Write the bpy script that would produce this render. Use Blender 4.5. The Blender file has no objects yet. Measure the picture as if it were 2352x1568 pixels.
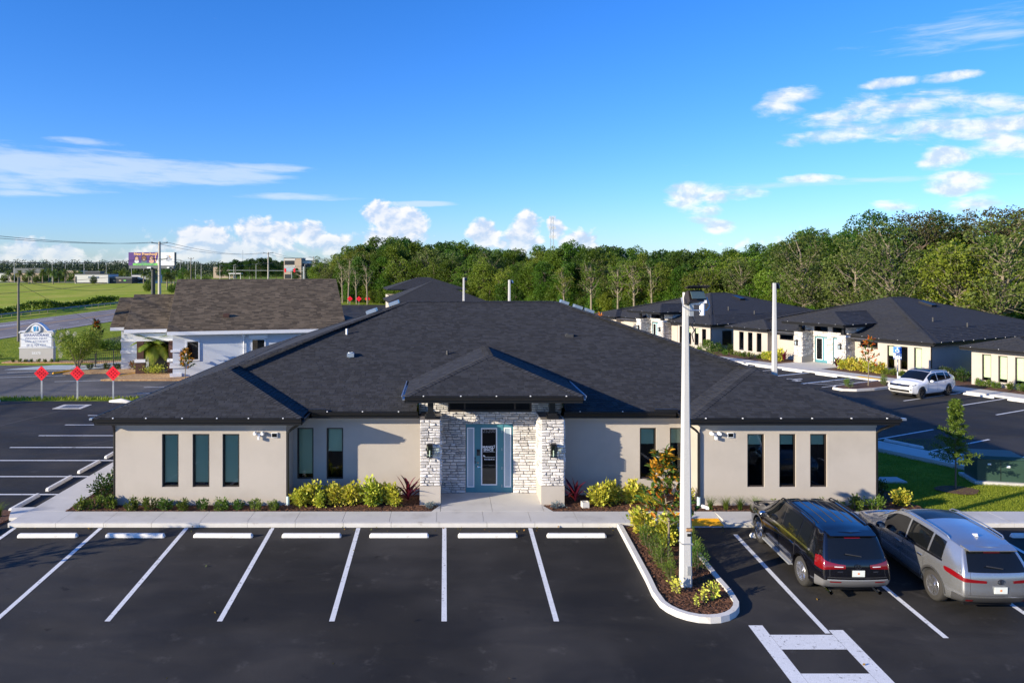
import bpy, math, random
import numpy as np
from mathutils import Vector, Matrix
R = math.radians
rnd = random.Random(7)
nrg = np.random.default_rng(11)
S = bpy.context.scene
COL = S.collection

# ------------------------------------------------------------------ camera
CAMZ = 8.23
cd = bpy.data.cameras.new('camera'); cam = bpy.data.objects.new('camera', cd); COL.objects.link(cam)
cam.location = (0, 0, CAMZ); cam.rotation_euler = (R(90), 0, 0)
cd.sensor_width = 36; cd.lens = 36*1750/2352
cd.shift_x = (1176-1022)/2352; cd.shift_y = -(784-618)/2352
cd.clip_start = .1; cd.clip_end = 20000
S.camera = cam

# ------------------------------------------------------------------ light
SUN_EL = 15.7; SUN_DIR = (2.5, 1.32)            # where the light travels
sl = bpy.data.lights.new('sun', 'SUN'); sun = bpy.data.objects.new('sun', sl); COL.objects.link(sun)
sl.energy = 5.0; sl.angle = R(.5); sl.color = (1, .87, .66)
hl = math.hypot(*SUN_DIR); ce = math.cos(R(SUN_EL))
ld = Vector((SUN_DIR[0]/hl*ce, SUN_DIR[1]/hl*ce, -math.sin(R(SUN_EL))))
sun.rotation_euler = ld.to_track_quat('-Z', 'Y').to_euler()
W = bpy.data.worlds.new('World'); S.world = W; W.use_nodes = True
VS = S.view_settings
VS.view_transform = 'Standard'; VS.look = 'None'; VS.gamma = 1; VS.exposure = .75; VS.use_curve_mapping = False
S.cycles.max_bounces = 6; S.cycles.transparent_max_bounces = 12
S.cycles.use_denoising = True
SKY_STRENGTH = .084

class NG:
    """tiny expression helper over a node tree"""
    def __init__(s, nt): s.nt = nt
    def node(s, t, **k):
        n = s.nt.nodes.new(t)
        for a, b in k.items(): setattr(n, a, b)
        return n
    def put(s, sock, v):
        if isinstance(v, bpy.types.NodeSocket): s.nt.links.new(v, sock)
        else: sock.default_value = v
    def m(s, op, a, b=0., c=None, clamp=False):
        n = s.node('ShaderNodeMath', operation=op, use_clamp=clamp)
        s.put(n.inputs[0], a); s.put(n.inputs[1], b)
        if c is not None: s.put(n.inputs[2], c)
        return n.outputs[0]
    def mix(s, f, a, b, mode='MIX'):
        n = s.node('ShaderNodeMix', data_type='RGBA', blend_type=mode)
        s.put(n.inputs[0], f); s.put(n.inputs[6], a); s.put(n.inputs[7], b)
        return n.outputs[2]
    def ss(s, x, a, b, lo=0., hi=1.):
        n = s.node('ShaderNodeMapRange', interpolation_type='SMOOTHSTEP')
        s.put(n.inputs[0], x); s.put(n.inputs[1], a); s.put(n.inputs[2], b); s.put(n.inputs[3], lo); s.put(n.inputs[4], hi)
        return n.outputs[0]
    def comb(s, x, y, z=0.):
        n = s.node('ShaderNodeCombineXYZ'); s.put(n.inputs[0], x); s.put(n.inputs[1], y); s.put(n.inputs[2], z); return n.outputs[0]
    def noise(s, v, scale, detail=4., rough=.5, dist=0., lac=2.):
        n = s.node('ShaderNodeTexNoise'); s.put(n.inputs['Vector'], v); n.inputs['Scale'].default_value = scale
        n.inputs['Detail'].default_value = detail; n.inputs['Roughness'].default_value = rough; n.inputs['Distortion'].default_value = dist
        n.inputs['Lacunarity'].default_value = lac
        return n.outputs[0]

def sky():
    nt = W.node_tree; nt.nodes.clear(); g = NG(nt)
    st = g.node('ShaderNodeTexSky', sky_type='NISHITA'); st.sun_disc = False
    st.sun_elevation = R(SUN_EL)
    st.sun_rotation = math.atan2(-SUN_DIR[0], -SUN_DIR[1])
    st.altitude = 0; st.air_density = 1.0; st.dust_density = .25; st.ozone_density = 3.0
    hs = g.node('ShaderNodeHueSaturation'); hs.inputs['Saturation'].default_value = 1.12; hs.inputs['Value'].default_value = 1.0
    nt.links.new(g.mix(1., st.outputs[0], (.90, 1.14, 1.78, 1), 'MULTIPLY'), hs.inputs['Color'])
    base = hs.outputs[0]
    tc = g.node('ShaderNodeTexCoord'); sx = g.node('ShaderNodeSeparateXYZ'); nt.links.new(tc.outputs['Generated'], sx.inputs[0])
    az = g.m('ARCTAN2', sx.outputs[0], sx.outputs[1]); el = g.m('ARCSINE', sx.outputs[2])
    v = g.comb(az, g.m('MULTIPLY', el, 1.35))
    nz = g.noise(v, 34., 9., .58, .25)
    nz2 = g.noise(g.comb(g.m('ADD', az, -.006), g.m('MULTIPLY', g.m('ADD', el, .0065), 1.35)), 34., 9., .58, .25)
    big = g.noise(g.comb(az, 3.1), 9., 3., .5)
    def blob(px, py, rx, ry, w=1.):
        a = math.atan((px-1022)/1750); h = math.hypot(px-1022, 1750); e = math.atan((618-py)/h)
        ra = rx/1750*math.cos(a)**2; re = ry/h
        dx = g.m('MULTIPLY', g.m('SUBTRACT', az, a), 1/ra); dy = g.m('MULTIPLY', g.m('SUBTRACT', el, e), 1/re)
        q = g.m('MULTIPLY_ADD', dx, dx, g.m('MULTIPLY', dy, dy))
        return g.m('MULTIPLY', g.m('SUBTRACT', 1., q), w)
    def union(bl):
        o = bl[0]
        for b in bl[1:]: o = g.m('MAXIMUM', o, b)
        return g.m('MAXIMUM', o, -1.)
    nzm = g.noise(g.comb(g.m('MULTIPLY_ADD', el, .9, az), g.m('MULTIPLY', el, 3.0)), 17., 9., .62, .35)
    # heaped clouds along the whole horizon, higher where the slow noise is high
    band = g.m('MULTIPLY', g.m('SUBTRACT', g.m('MULTIPLY_ADD', big, .17, -.063), el), 26.)
    cum = union([band] + [blob(*b) for b in (
        (480,545,70,42),(445,545,60,40),(590,535,60,45),(650,535,55,32),(715,535,45,34),(760,560,60,30),(520,575,190,40),
        (870,490,42,38),(900,510,52,45),(940,515,50,42),(905,548,90,34),(1110,540,48,38),(1210,520,40,44),(1195,555,60,34),(1330,560,60,30),
        (60,575,70,36),(140,585,60,30),(1278,525,26,32,.8))])
    d1 = g.ss(g.m('MULTIPLY_ADD', g.m('SUBTRACT', nz, .5), 2.9, cum), -.02, .62)
    mid = union([blob(*b) for b in (
        (1590,440,66,30),(1640,445,44,26),(1575,462,46,28),(1620,490,44,24),(1650,520,36,18),(1700,445,60,16,.7),(1860,410,70,10,.7),
        (1820,222,66,24),(1790,250,60,26,.8),(2045,190,62,12,.8),(2180,176,60,12,.8),
        (2250,290,190,34),(2120,295,170,26,.9),(1930,312,130,18,.8),(2060,245,190,28,.75),(2280,245,140,32,.8),(1960,270,130,22,.6),(2330,330,120,36,.9),
        (2175,362,62,26),(2140,378,38,16),(2200,415,90,26),(2180,435,60,20),(2060,470,50,14,.6),(2240,470,60,20,.6),
        (2600,300,220,70,.9),(2750,160,160,40,.8),(-500,240,260,40,.7))])
    d2 = g.ss(g.m('MULTIPLY_ADD', g.m('SUBTRACT', nzm, .5), 4.0, mid), -.25, 1.15)
    # thin streaks
    vs = g.comb(g.m('MULTIPLY_ADD', el, 1.2, az), g.m('MULTIPLY', el, 7.))
    nzs = g.noise(vs, 15., 7., .6, .3)
    cir = union([blob(*b) for b in (
        (180,385,420,46,1.),(460,398,230,30,1.),(-250,375,420,70,1.),(30,420,120,16,.7),(200,325,90,10,.6),(180,437,110,10,.6),(680,452,140,9,.6),
        (620,385,110,12,.6),(40,445,110,9,.6),(960,468,90,8,1.2),(1900,420,330,8,.5),(2250,70,240,40,.35),(-900,250,500,80,.8),(3400,300,600,90,.8))])
    d3 = g.m('MULTIPLY', g.ss(g.m('MULTIPLY_ADD', g.m('SUBTRACT', nzs, .5), 2.4, cir), -.15, 1.0), .55)
    light = g.ss(g.m('SUBTRACT', nz, nz2), -.13, .11)
    light1 = g.m('MULTIPLY', light, g.ss(cum, 1.6, .35, .25, 1.))
    k = 1/SKY_STRENGTH*.62
    def c(r, gg, b): return (r*k, gg*k, b*k, 1)
    hz = g.ss(el, .0, .09)
    low = g.mix(hz, c(.52,.66,.86), c(.56,.69,.92))
    colA = g.mix(light1, low, c(1.02,1.0,1.0))
    colB = g.mix(light, c(.62,.74,.95), c(1.04,1.03,1.02))
    o = g.mix(d3, base, c(.80,.88,1.0))
    o = g.mix(g.m('MULTIPLY', d2, .88), o, colB)
    o = g.mix(g.m('MULTIPLY', d1, g.ss(el, -.004, .05, .50, .95)), o, colA)
    bg = g.node('ShaderNodeBackground'); bg.inputs[1].default_value = SKY_STRENGTH; nt.links.new(o, bg.inputs[0])
    out = g.node('ShaderNodeOutputWorld'); nt.links.new(bg.outputs[0], out.inputs[0])
sky()

# ------------------------------------------------------------------ materials
def mat(name, col, rough=.7, metal=0., var=0., vs=3., bump=0., bs=40., island=0., spec=.5, coat=0., col2=None, c2s=1., c2=(.4,.6), speck=0., sps=300., detail=5.):
    m = bpy.data.materials.new(name); m.use_nodes = True; nt = m.node_tree; g = NG(nt)
    b = nt.nodes['Principled BSDF']
    b.inputs['Roughness'].default_value = rough; b.inputs['Metallic'].default_value = metal
    b.inputs['Specular IOR Level'].default_value = spec; b.inputs['Coat Weight'].default_value = coat; b.inputs['Coat Roughness'].default_value = .03
    c = (*col, 1)
    tc = g.node('ShaderNodeTexCoord').outputs['Object'] if (var or bump or col2 or speck) else None
    if col2: c = g.mix(g.ss(g.noise(tc, c2s, detail, .6), *c2), c, (*col2, 1))
    f = None
    if var: f = g.m('MULTIPLY_ADD', g.m('SUBTRACT', g.noise(tc, vs, 5., .6), .5), 4*var, 1.)
    if speck:
        q = g.m('MULTIPLY_ADD', g.m('SUBTRACT', g.noise(tc, sps, 2., .6), .5), 4*speck, 1.); f = q if f is None else g.m('MULTIPLY', f, q)
    if island:
        ge = g.node('ShaderNodeNewGeometry').outputs['Random Per Island']; oi = g.node('ShaderNodeObjectInfo').outputs['Random']
        q = g.m('MULTIPLY_ADD', g.m('FRACT', g.m('ADD', ge, oi)), 2*island, 1-island); f = q if f is None else g.m('MULTIPLY', f, q)
    if f is not None:
        vn = g.node('ShaderNodeVectorMath', operation='SCALE'); g.put(vn.inputs[0], c if isinstance(c, bpy.types.NodeSocket) else c[:3]); g.put(vn.inputs['Scale'], f); c = vn.outputs[0]
    g.put(b.inputs['Base Color'], c)
    if bump:
        bn = g.node('ShaderNodeBump'); bn.inputs['Strength'].default_value = bump; bn.inputs['Distance'].default_value = .02
        g.put(bn.inputs['Height'], g.noise(tc, bs, 5., .65)); nt.links.new(bn.outputs[0], b.inputs['Normal'])
    return m
def leafmat(name, c1, c2, tr=.35, rough=.5, tip=None, obj=.25):
    m = bpy.data.materials.new(name); m.use_nodes = True; nt = m.node_tree; g = NG(nt)
    b = nt.nodes['Principled BSDF']; out = nt.nodes['Material Output']
    ge = g.node('ShaderNodeNewGeometry').outputs['Random Per Island']; oi = g.node('ShaderNodeObjectInfo').outputs['Random']
    c = g.mix(g.m('FRACT', g.m('MULTIPLY_ADD', oi, 3.7, ge)), (*c1, 1), (*c2, 1))
    if obj:
        h = g.node('ShaderNodeHueSaturation'); g.put(h.inputs['Value'], g.m('MULTIPLY_ADD', oi, 2*obj, 1-obj)); g.put(h.inputs['Hue'], g.m('MULTIPLY_ADD', g.m('FRACT', g.m('MULTIPLY', oi, 7.3)), .05, .475)); g.put(h.inputs['Color'], c); c = h.outputs[0]
    g.put(b.inputs['Base Color'], c); b.inputs['Roughness'].default_value = rough; b.inputs['Specular IOR Level'].default_value = .3
    t = g.node('ShaderNodeBsdfTranslucent'); g.put(t.inputs[0], c)
    mx = g.node('ShaderNodeMixShader'); mx.inputs[0].default_value = tr
    nt.links.new(b.outputs[0], mx.inputs[1]); nt.links.new(t.outputs[0], mx.inputs[2]); nt.links.new(mx.outputs[0], out.inputs[0])
    return m
def glassmat(name, tint, refl=.0, rough=.0, dens=.5):
    """thin pane: fresnel mirror over a tinted see-through sheet"""
    m = bpy.data.materials.new(name); m.use_nodes = True; nt = m.node_tree; g = NG(nt)
    out = nt.nodes['Material Output']; nt.nodes.remove(nt.nodes['Principled BSDF'])
    t = g.node('ShaderNodeBsdfTransparent'); t.inputs[0].default_value = (*tint, 1)
    gl = g.node('ShaderNodeBsdfGlossy'); gl.inputs['Roughness'].default_value = rough; gl.inputs[0].default_value = (.9, .95, 1, 1)
    fr = g.node('ShaderNodeFresnel'); fr.inputs[0].default_value = 1.52
    mx = g.node('ShaderNodeMixShader'); g.put(mx.inputs[0], g.m('MULTIPLY_ADD', fr.outputs[0], 1.1, refl, clamp=True))
    nt.links.new(t.outputs[0], mx.inputs[1]); nt.links.new(gl.outputs[0], mx.inputs[2]); nt.links.new(mx.outputs[0], out.inputs[0])
    return m
M = {}
def asphalt(name, base, light, stain=True):
    """broad paver mottling, pale scuffs and fine stone speckle"""
    m = bpy.data.materials.new(name); m.use_nodes = True; nt = m.node_tree; g = NG(nt); b = nt.nodes['Principled BSDF']
    tc = g.node('ShaderNodeTexCoord').outputs['Object']; mp = g.node('ShaderNodeMapping'); nt.links.new(tc, mp.inputs[0]); mp.inputs['Scale'].default_value = (.35, 1., 1.); mv = mp.outputs[0]
    n1 = g.noise(tc, .16, 4., .55); n2 = g.noise(mv, .9, 5., .6, .6); n3 = g.noise(tc, 110., 2., .7); n4 = g.noise(tc, 1.7, 8., .72); n5 = g.noise(tc, 38., 3., .7)
    c = g.mix(g.ss(n1, .40, .62), (*base, 1), (*light, 1))
    c = g.mix(g.ss(n4, .56, .80, 0., .55), c, tuple(min(1,3.6*v) for v in light)+(1,))
    c = g.mix(g.ss(n5, .66, .80, 0., .5), c, tuple(min(1,4.*v) for v in light)+(1,))
    n6 = g.noise(tc, 2.6, 3., .5); n7 = g.noise(tc, .55, 2., .5)
    c = g.mix(g.m('MULTIPLY', g.ss(n6, .68, .74), g.ss(n7, .48, .6, 0., .75)), c, tuple(.35*v for v in base)+(1,))
    f = g.m('MULTIPLY', g.m('MULTIPLY_ADD', g.m('SUBTRACT', n2, .5), 1.5, 1.), g.m('MULTIPLY_ADD', g.m('SUBTRACT', n3, .5), 1.8, 1.))
    vn = g.node('ShaderNodeVectorMath', operation='SCALE'); g.put(vn.inputs[0], c); g.put(vn.inputs['Scale'], f); g.put(b.inputs['Base Color'], vn.outputs[0])
    g.put(b.inputs['Roughness'], g.ss(n2, .3, .7, .72, .9)); b.inputs['Specular IOR Level'].default_value = .35
    bn = g.node('ShaderNodeBump'); bn.inputs['Strength'].default_value = .5; bn.inputs['Distance'].default_value = .01; g.put(bn.inputs['Height'], n3); nt.links.new(bn.outputs[0], b.inputs['Normal'])
    return m
M['asphalt'] = asphalt('fresh asphalt', (.0145,.0132,.0120), (.037,.034,.031))
M['asphalt_old'] = asphalt('weathered asphalt', (.085,.080,.075), (.125,.117,.108))
M['road'] = asphalt('highway asphalt', (.20,.175,.165), (.24,.21,.20))
M['paint'] = mat('white road paint', (.70,.71,.72), .75, var=.06, vs=3., speck=.25, sps=70., col2=(.16,.155,.15), c2s=11., c2=(.57,.72), detail=10.)
M['paint_blue'] = mat('blue road paint', (.10,.28,.55), .7, var=.05, vs=6.)
M['paint_yellow'] = mat('yellow road paint', (.70,.36,.02), .7, var=.06, vs=6.)
M['conc'] = mat('pale concrete', (.56,.545,.515), .85, col2=(.44,.42,.39), c2s=.9, c2=(.50,.78), var=.06, vs=1.3, speck=.06, sps=70., bump=.1, bs=120.)
M['curb'] = mat('white curb concrete', (.62,.60,.56), .85, col2=(.36,.32,.28), c2s=3.2, c2=(.60,.82), var=.08, vs=2.5, speck=.08, sps=60., bump=.15, bs=60.)
M['stop'] = mat('wheel stop concrete', (.72,.71,.68), .85, var=.09, vs=2.5, speck=.14, col2=(.36,.33,.30), c2s=5., c2=(.62,.80), sps=50., bump=.15, bs=60.)
M['yellow'] = mat('yellow paint', (.88,.44,.006), .6, var=.08, vs=5., bump=.1, bs=30.)
M['stucco'] = mat('beige stucco', (.45,.41,.362), .9, col2=(.40,.362,.318), c2s=.55, c2=(.42,.75), var=.035, vs=.9, speck=.06, sps=120., bump=.35, bs=90.)
M['stucco_trim'] = mat('beige trim', (.50,.455,.41), .85, var=.03, vs=1.)
M['stucco_grey'] = mat('pale blue grey stucco', (.56,.60,.66), .9, var=.03, vs=.8, bump=.2, bs=40.)
M['white'] = mat('white trim paint', (.76,.77,.79), .6, var=.03, vs=2.)
M['shingle'] = mat('charcoal shingle', (.029,.030,.034), .84, var=.06, vs=.7, island=.36, speck=.3, sps=130., spec=.4)
M['shingle_far'] = mat('charcoal shingle far', (.034,.035,.039), .85, var=.12, vs=.6, speck=.35, sps=7., spec=.3)
M['shingle_brown'] = mat('brown shingle', (.112,.086,.058), .85, island=.42, var=.08, vs=.4, speck=.2, sps=40., spec=.3)
M['black'] = mat('black metal', (.010,.010,.011), .35, spec=.5)
M['bronze'] = mat('dark bronze frame', (.030,.022,.017), .45)
M['roofglass'] = mat('panoramic roof glass', (.006,.007,.010), .25, spec=.25)
M['lampglass'] = mat('floodlight glass', (.10,.15,.15), .12)
M['rail'] = mat('dull guard rail zinc', (.20,.23,.26), .6, metal=.3)
M['galv'] = mat('galvanised flashing', (.55,.60,.66), .35, metal=.85)
M['soffit'] = mat('grey soffit', (.28,.27,.26), .8)
M['stone'] = mat('white ledge stone', (.66,.64,.62), .85, island=.24, col2=(.30,.27,.25), c2s=8., c2=(.52,.74), bump=.9, bs=22., detail=6.)
M['mortar'] = mat('dark stone joint', (.17,.155,.15), .95)
M['teal'] = mat('teal door paint', (.070,.235,.285), .45)
M['doorwhite'] = mat('white bead', (.80,.82,.84), .5)
M['frost'] = mat('frosted pane', (.36,.45,.52), .18)
M['blind'] = mat('roller blind', (.68,.72,.58), .9)
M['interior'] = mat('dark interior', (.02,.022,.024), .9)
M['pane'] = glassmat('window pane', (.78,.86,.78), .01)
M['doorpane'] = glassmat('door pane', (.35,.32,.32), .02)
M['pole'] = mat('pole concrete', (.50,.50,.49), .85, var=.05, vs=1.5, speck=.1, sps=40., bump=.15, bs=50.)
M['poleold'] = mat('utility concrete', (.42,.39,.34), .9, var=.06, vs=.8)
M['wood'] = mat('weathered wood', (.17,.15,.12), .9, var=.1, vs=1.)
M['mulch'] = mat('brown mulch', (.085,.036,.020), .95, col2=(.17,.078,.042), c2s=16., c2=(.45,.65), bump=1., bs=35.)
M['mulchchip'] = mat('bark chip', (.15,.066,.034), .95, island=.6)
M['strawbed'] = mat('pale mulch', (.34,.19,.09), .95, col2=(.50,.34,.17), c2s=9., c2=(.45,.6), bump=.8, bs=20.)
M['grass'] = mat('grass ground', (.14,.205,.014), .95, col2=(.27,.315,.028), c2s=.9, c2=(.38,.66), var=.12, vs=.05, speck=.25, sps=6., spec=.1)
M['field'] = mat('field grass', (.28,.35,.022), .95, col2=(.42,.41,.06), c2s=.045, c2=(.4,.65), var=.18, vs=.25, speck=.2, sps=2., spec=.1)
M['blade'] = leafmat('grass blade', (.17,.235,.016), (.30,.33,.035), .35, .6, obj=0)
M['chrome'] = mat('chrome', (.75,.75,.76), .12, metal=1.)
M['alloy'] = mat('alloy rim', (.55,.55,.57), .25, metal=.9)
M['rubber'] = mat('tyre rubber', (.030,.028,.026), .85)
M['carblack'] = mat('black car paint', (.004,.004,.006), .12, coat=1.)
M['carsilver'] = mat('silver car paint', (.48,.49,.50), .26, metal=.8, coat=.6)
M['carwhite'] = mat('white car paint', (.80,.80,.80), .25, coat=.8)
M['carglass'] = mat('tinted car glass', (.006,.007,.008), .03, spec=.55)
M['plastic'] = mat('dark plastic trim', (.045,.045,.047), .6)
M['greyplastic'] = mat('grey bumper trim', (.14,.14,.145), .45)
M['tail'] = mat('red tail lamp', (.17,.003,.006), .1, coat=1.)
M['lens'] = mat('clear lamp lens', (.75,.75,.78), .1, coat=1.)
M['plate'] = mat('licence plate', (.72,.76,.72), .5)
M['red'] = mat('red reflective sign', (.72,.012,.025), .35)
M['reddot'] = mat('red button reflector', (.26,.0,.008), .25)
M['signblue'] = mat('blue sign', (.02,.16,.55), .5)
M['steel'] = mat('steel post', (.50,.52,.54), .45, metal=.6)
M['xfmr'] = mat('green utility paint', (.030,.066,.046), .5, var=.05, vs=2.)
M['pedestal'] = mat('pale green plastic', (.16,.28,.22), .5)
M['signstone'] = mat('sign stucco', (.50,.48,.45), .9, var=.03, vs=2., bump=.2, bs=40.)
M['ink'] = mat('dark blue lettering', (.10,.12,.26), .6)
M['logoblue'] = mat('logo blue', (.03,.28,.55), .5)
M['logogrey'] = mat('logo grey', (.10,.14,.20), .5)
M['brick'] = mat('brown column paint', (.085,.040,.030), .85, var=.12, vs=6.)
M['purple'] = mat('billboard purple', (.085,.030,.20), .6)
M['peach'] = mat('billboard lettering', (.85,.50,.22), .6)
M['bgreen'] = mat('billboard green', (.16,.52,.10), .6)
M['skinA'] = mat('printed skin light', (.62,.36,.27), .7)
M['skinB'] = mat('printed skin dark', (.23,.10,.06), .7)
M['hairp'] = mat('printed hair', (.05,.025,.02), .7)
M['farwall'] = mat('far pale wall', (.55,.55,.54), .9, var=.03, vs=.2)
M['fartan'] = mat('far tan wall', (.42,.33,.25), .9)
M['farroof'] = mat('far grey roof', (.14,.15,.16), .8)
M['fardark'] = mat('far dark wall', (.02,.024,.028), .5)
M['bark'] = mat('brown bark', (.13,.10,.075), .95, var=.15, vs=3.)
M['barkpale'] = mat('pale bark', (.215,.18,.13), .95, var=.12, vs=2.)
M['wire'] = mat('power cable', (.03,.03,.035), .7)
M['lfA'] = leafmat('mid green leaf', (.045,.105,.008), (.115,.185,.016))
M['lfB'] = leafmat('light green leaf', (.085,.15,.012), (.19,.25,.028))
M['lfC'] = leafmat('deep green leaf', (.022,.066,.008), (.062,.12,.012))
M['lfD'] = leafmat('grey green leaf', (.075,.115,.020), (.145,.185,.038))
M['lfR'] = leafmat('rusty leaf', (.085,.065,.020), (.10,.115,.025))
M['lfFar'] = leafmat('far leaf', (.035,.058,.028), (.070,.095,.045), .2)
M['lfY'] = leafmat('yellow variegated leaf', (.62,.56,.05), (.22,.31,.03), .35, obj=.06)
M['lfYp'] = leafmat('yellow leaf', (.74,.68,.12), (.52,.54,.07), .35, obj=.06)
M['lfS'] = leafmat('small shrub leaf', (.06,.12,.012), (.14,.20,.03), .3)
M['lfDk'] = leafmat('glossy dark leaf', (.022,.050,.012), (.05,.085,.015), .2, .3)
M['lfMag'] = leafmat('magnolia leaf', (.05,.105,.016), (.10,.17,.03), .2, .35, obj=.15)
M['lfOr'] = leafmat('magnolia orange underside', (.48,.13,.012), (.60,.24,.025), .3, obj=.15)
M['lfTi'] = leafmat('dark red strap leaf', (.085,.008,.018), (.16,.02,.03), .3, .35, obj=.1)
M['lfPalm'] = leafmat('palm frond', (.14,.24,.02), (.30,.34,.05), .35, obj=.1)
M['lfBlue'] = leafmat('blue grey leaf', (.12,.16,.17), (.20,.25,.28), .2, obj=.0)
M['lfCr'] = leafmat('croton leaf', (.30,.11,.02), (.10,.14,.02), .3, obj=.1)
M['flower'] = leafmat('white blossom', (.70,.68,.60), (.62,.60,.45), .3, obj=0)

# ------------------------------------------------------------------ mesh builder
class MB:
    def __init__(s): s.v = []; s.f = []; s.sm = False
    def add(s, vs, fs):
        o = len(s.v); s.v += [tuple(p) for p in vs]; s.f += [tuple(i+o for i in f) for f in fs]; return s
    def box(s, x0, x1, y0, y1, z0, z1):
        return s.add([(x0,y0,z0),(x1,y0,z0),(x1,y1,z0),(x0,y1,z0),(x0,y0,z1),(x1,y0,z1),(x1,y1,z1),(x0,y1,z1)],
                     [(0,3,2,1),(4,5,6,7),(0,1,5,4),(1,2,6,5),(2,3,7,6),(3,0,4,7)])
    def obox(s, c, sx, sy, sz, mt=None, taper=1.):
        x, y, z = sx/2, sy/2, sz/2; t = taper
        vs = [(-x,-y,-z),(x,-y,-z),(x,y,-z),(-x,y,-z),(-x*t,-y*t,z),(x*t,-y*t,z),(x*t,y*t,z),(-x*t,y*t,z)]
        c = Vector(c); vs = [(mt @ Vector(v) if mt else Vector(v)) + c for v in vs]
        return s.add(vs, [(0,3,2,1),(4,5,6,7),(0,1,5,4),(1,2,6,5),(2,3,7,6),(3,0,4,7)])
    def quad(s, *p): return s.add(p, [tuple(range(len(p)))])
    def prism(s, poly, z0, z1):
        """vertical prism, polygon counter-clockwise"""
        n = len(poly)
        return s.add([(x,y,z0) for x,y in poly]+[(x,y,z1) for x,y in poly],
                     [tuple(range(n-1,-1,-1)), tuple(range(n,2*n))]+[(i,(i+1)%n,(i+1)%n+n,i+n) for i in range(n)])
    def extr(s, poly, y0, y1):
        """x,z polygon extruded along y"""
        n = len(poly)
        return s.add([(x,y0,z) for x,z in poly]+[(x,y1,z) for x,z in poly],
                     [tuple(range(n)), tuple(range(2*n-1,n-1,-1))]+[((i+1)%n,i,i+n,(i+1)%n+n) for i in range(n)])
    def tube(s, pts, r, n=6, cap=True):
        pts = [Vector(p) for p in pts]; rs = r if isinstance(r, (list, tuple)) else [r]*len(pts)
        o = len(s.v); up = None
        for i, p in enumerate(pts):
            d = (pts[min(i+1,len(pts)-1)]-pts[max(i-1,0)]).normalized()
            if up is None: up = d.orthogonal().normalized()
            up = (up-d*up.dot(d)).normalized(); w = d.cross(up)
            for k in range(n):
                a = 2*math.pi*k/n; s.v.append(tuple(p+(up*math.cos(a)+w*math.sin(a))*rs[i]))
        for i in range(len(pts)-1):
            for k in range(n):
                a = o+i*n+k; b = o+i*n+(k+1)%n; s.f.append((a,b,b+n,a+n))
        if cap: s.f.append(tuple(o+k for k in range(n-1,-1,-1))); s.f.append(tuple(o+(len(pts)-1)*n+k for k in range(n)))
        return s
    def lathe(s, prof, c=(0,0,0), n=24, axis='z'):
        o = len(s.v)
        for r, h in prof:
            for k in range(n):
                a = 2*math.pi*k/n; x, y = r*math.cos(a), r*math.sin(a)
                p = (x,y,h) if axis=='z' else (h,x,y) if axis=='x' else (y,h,x)
                s.v.append((p[0]+c[0],p[1]+c[1],p[2]+c[2]))
        for i in range(len(prof)-1):
            for k in range(n):
                a = o+i*n+k; b = o+i*n+(k+1)%n; s.f.append((a,b,b+n,a+n))
        return s
    def wall(s, x0, x1, z0, z1, y, ops, dep=.12):
        """stucco face at y looking to -y with reveals round its openings"""
        xs = sorted({x0,x1,*[v for o in ops for v in o[:2]]}); zs = sorted({z0,z1,*[v for o in ops for v in o[2:4]]})
        for a, b in zip(xs, xs[1:]):
            for c, d in zip(zs, zs[1:]):
                mx, mz = (a+b)/2, (c+d)/2
                if not any(o[0]<mx<o[1] and o[2]<mz<o[3] for o in ops): s.quad((a,y,c),(b,y,c),(b,y,d),(a,y,d))
        for a, b, c, d in ops:
            e = y+dep
            s.quad((a,y,c),(a,e,c),(b,e,c),(b,y,c)); s.quad((a,y,d),(b,y,d),(b,e,d),(a,e,d))
            s.quad((a,y,c),(a,y,d),(a,e,d),(a,e,c)); s.quad((b,y,c),(b,e,c),(b,e,d),(b,y,d))
        return s
    def mesh(s, name):
        me = bpy.data.meshes.new(name); me.from_pydata(s.v, [], s.f)
        if s.sm: me.polygons.foreach_set('use_smooth', [True]*len(me.polygons))
        me.update(); return me
def smooth(mb): mb.sm = True; return mb

def obj(name, g, m, parent=None, loc=None, rz=None, **kw):
    me = g if isinstance(g, bpy.types.Mesh) else g.mesh(name)
    if m is not None and not me.materials: me.materials.append(M[m] if isinstance(m, str) else m)
    o = bpy.data.objects.new(name, me); COL.objects.link(o)
    if parent is not None: o.parent = parent
    if loc is not None: o.location = loc
    if rz is not None: o.rotation_euler = (0, 0, rz)
    for k, v in kw.items(): o[k] = v
    return o
def thing(name, label, cat, loc=(0,0,0), rz=0., group=None):
    o = bpy.data.objects.new(name, None); COL.objects.link(o); o.location = loc; o.rotation_euler = (0,0,rz)
    o.empty_display_size = .3; o['label'] = label; o['category'] = cat
    if group: o['group'] = group
    return o
def tag(o, label, cat, group=None):
    o['label'] = label; o['category'] = cat
    if group: o['group'] = group
    return o
def struct(name, g, m, parent=None, **kw):
    o = obj(name, g, m, parent, **kw)
    if parent is None: o['kind'] = 'structure'
    return o
def copy_tree(o, loc, rz=None, label=None, sc=None):
    def cp(q, par):
        c = q.copy(); COL.objects.link(c); c.parent = par
        for ch in q.children: cp(ch, c)
        return c
    c = cp(o, None); c.location = loc
    if rz is not None: c.rotation_euler = (0,0,rz)
    if sc is not None: c.scale = sc if isinstance(sc, tuple) else (sc,)*3
    if label: c['label'] = label
    return c
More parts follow.
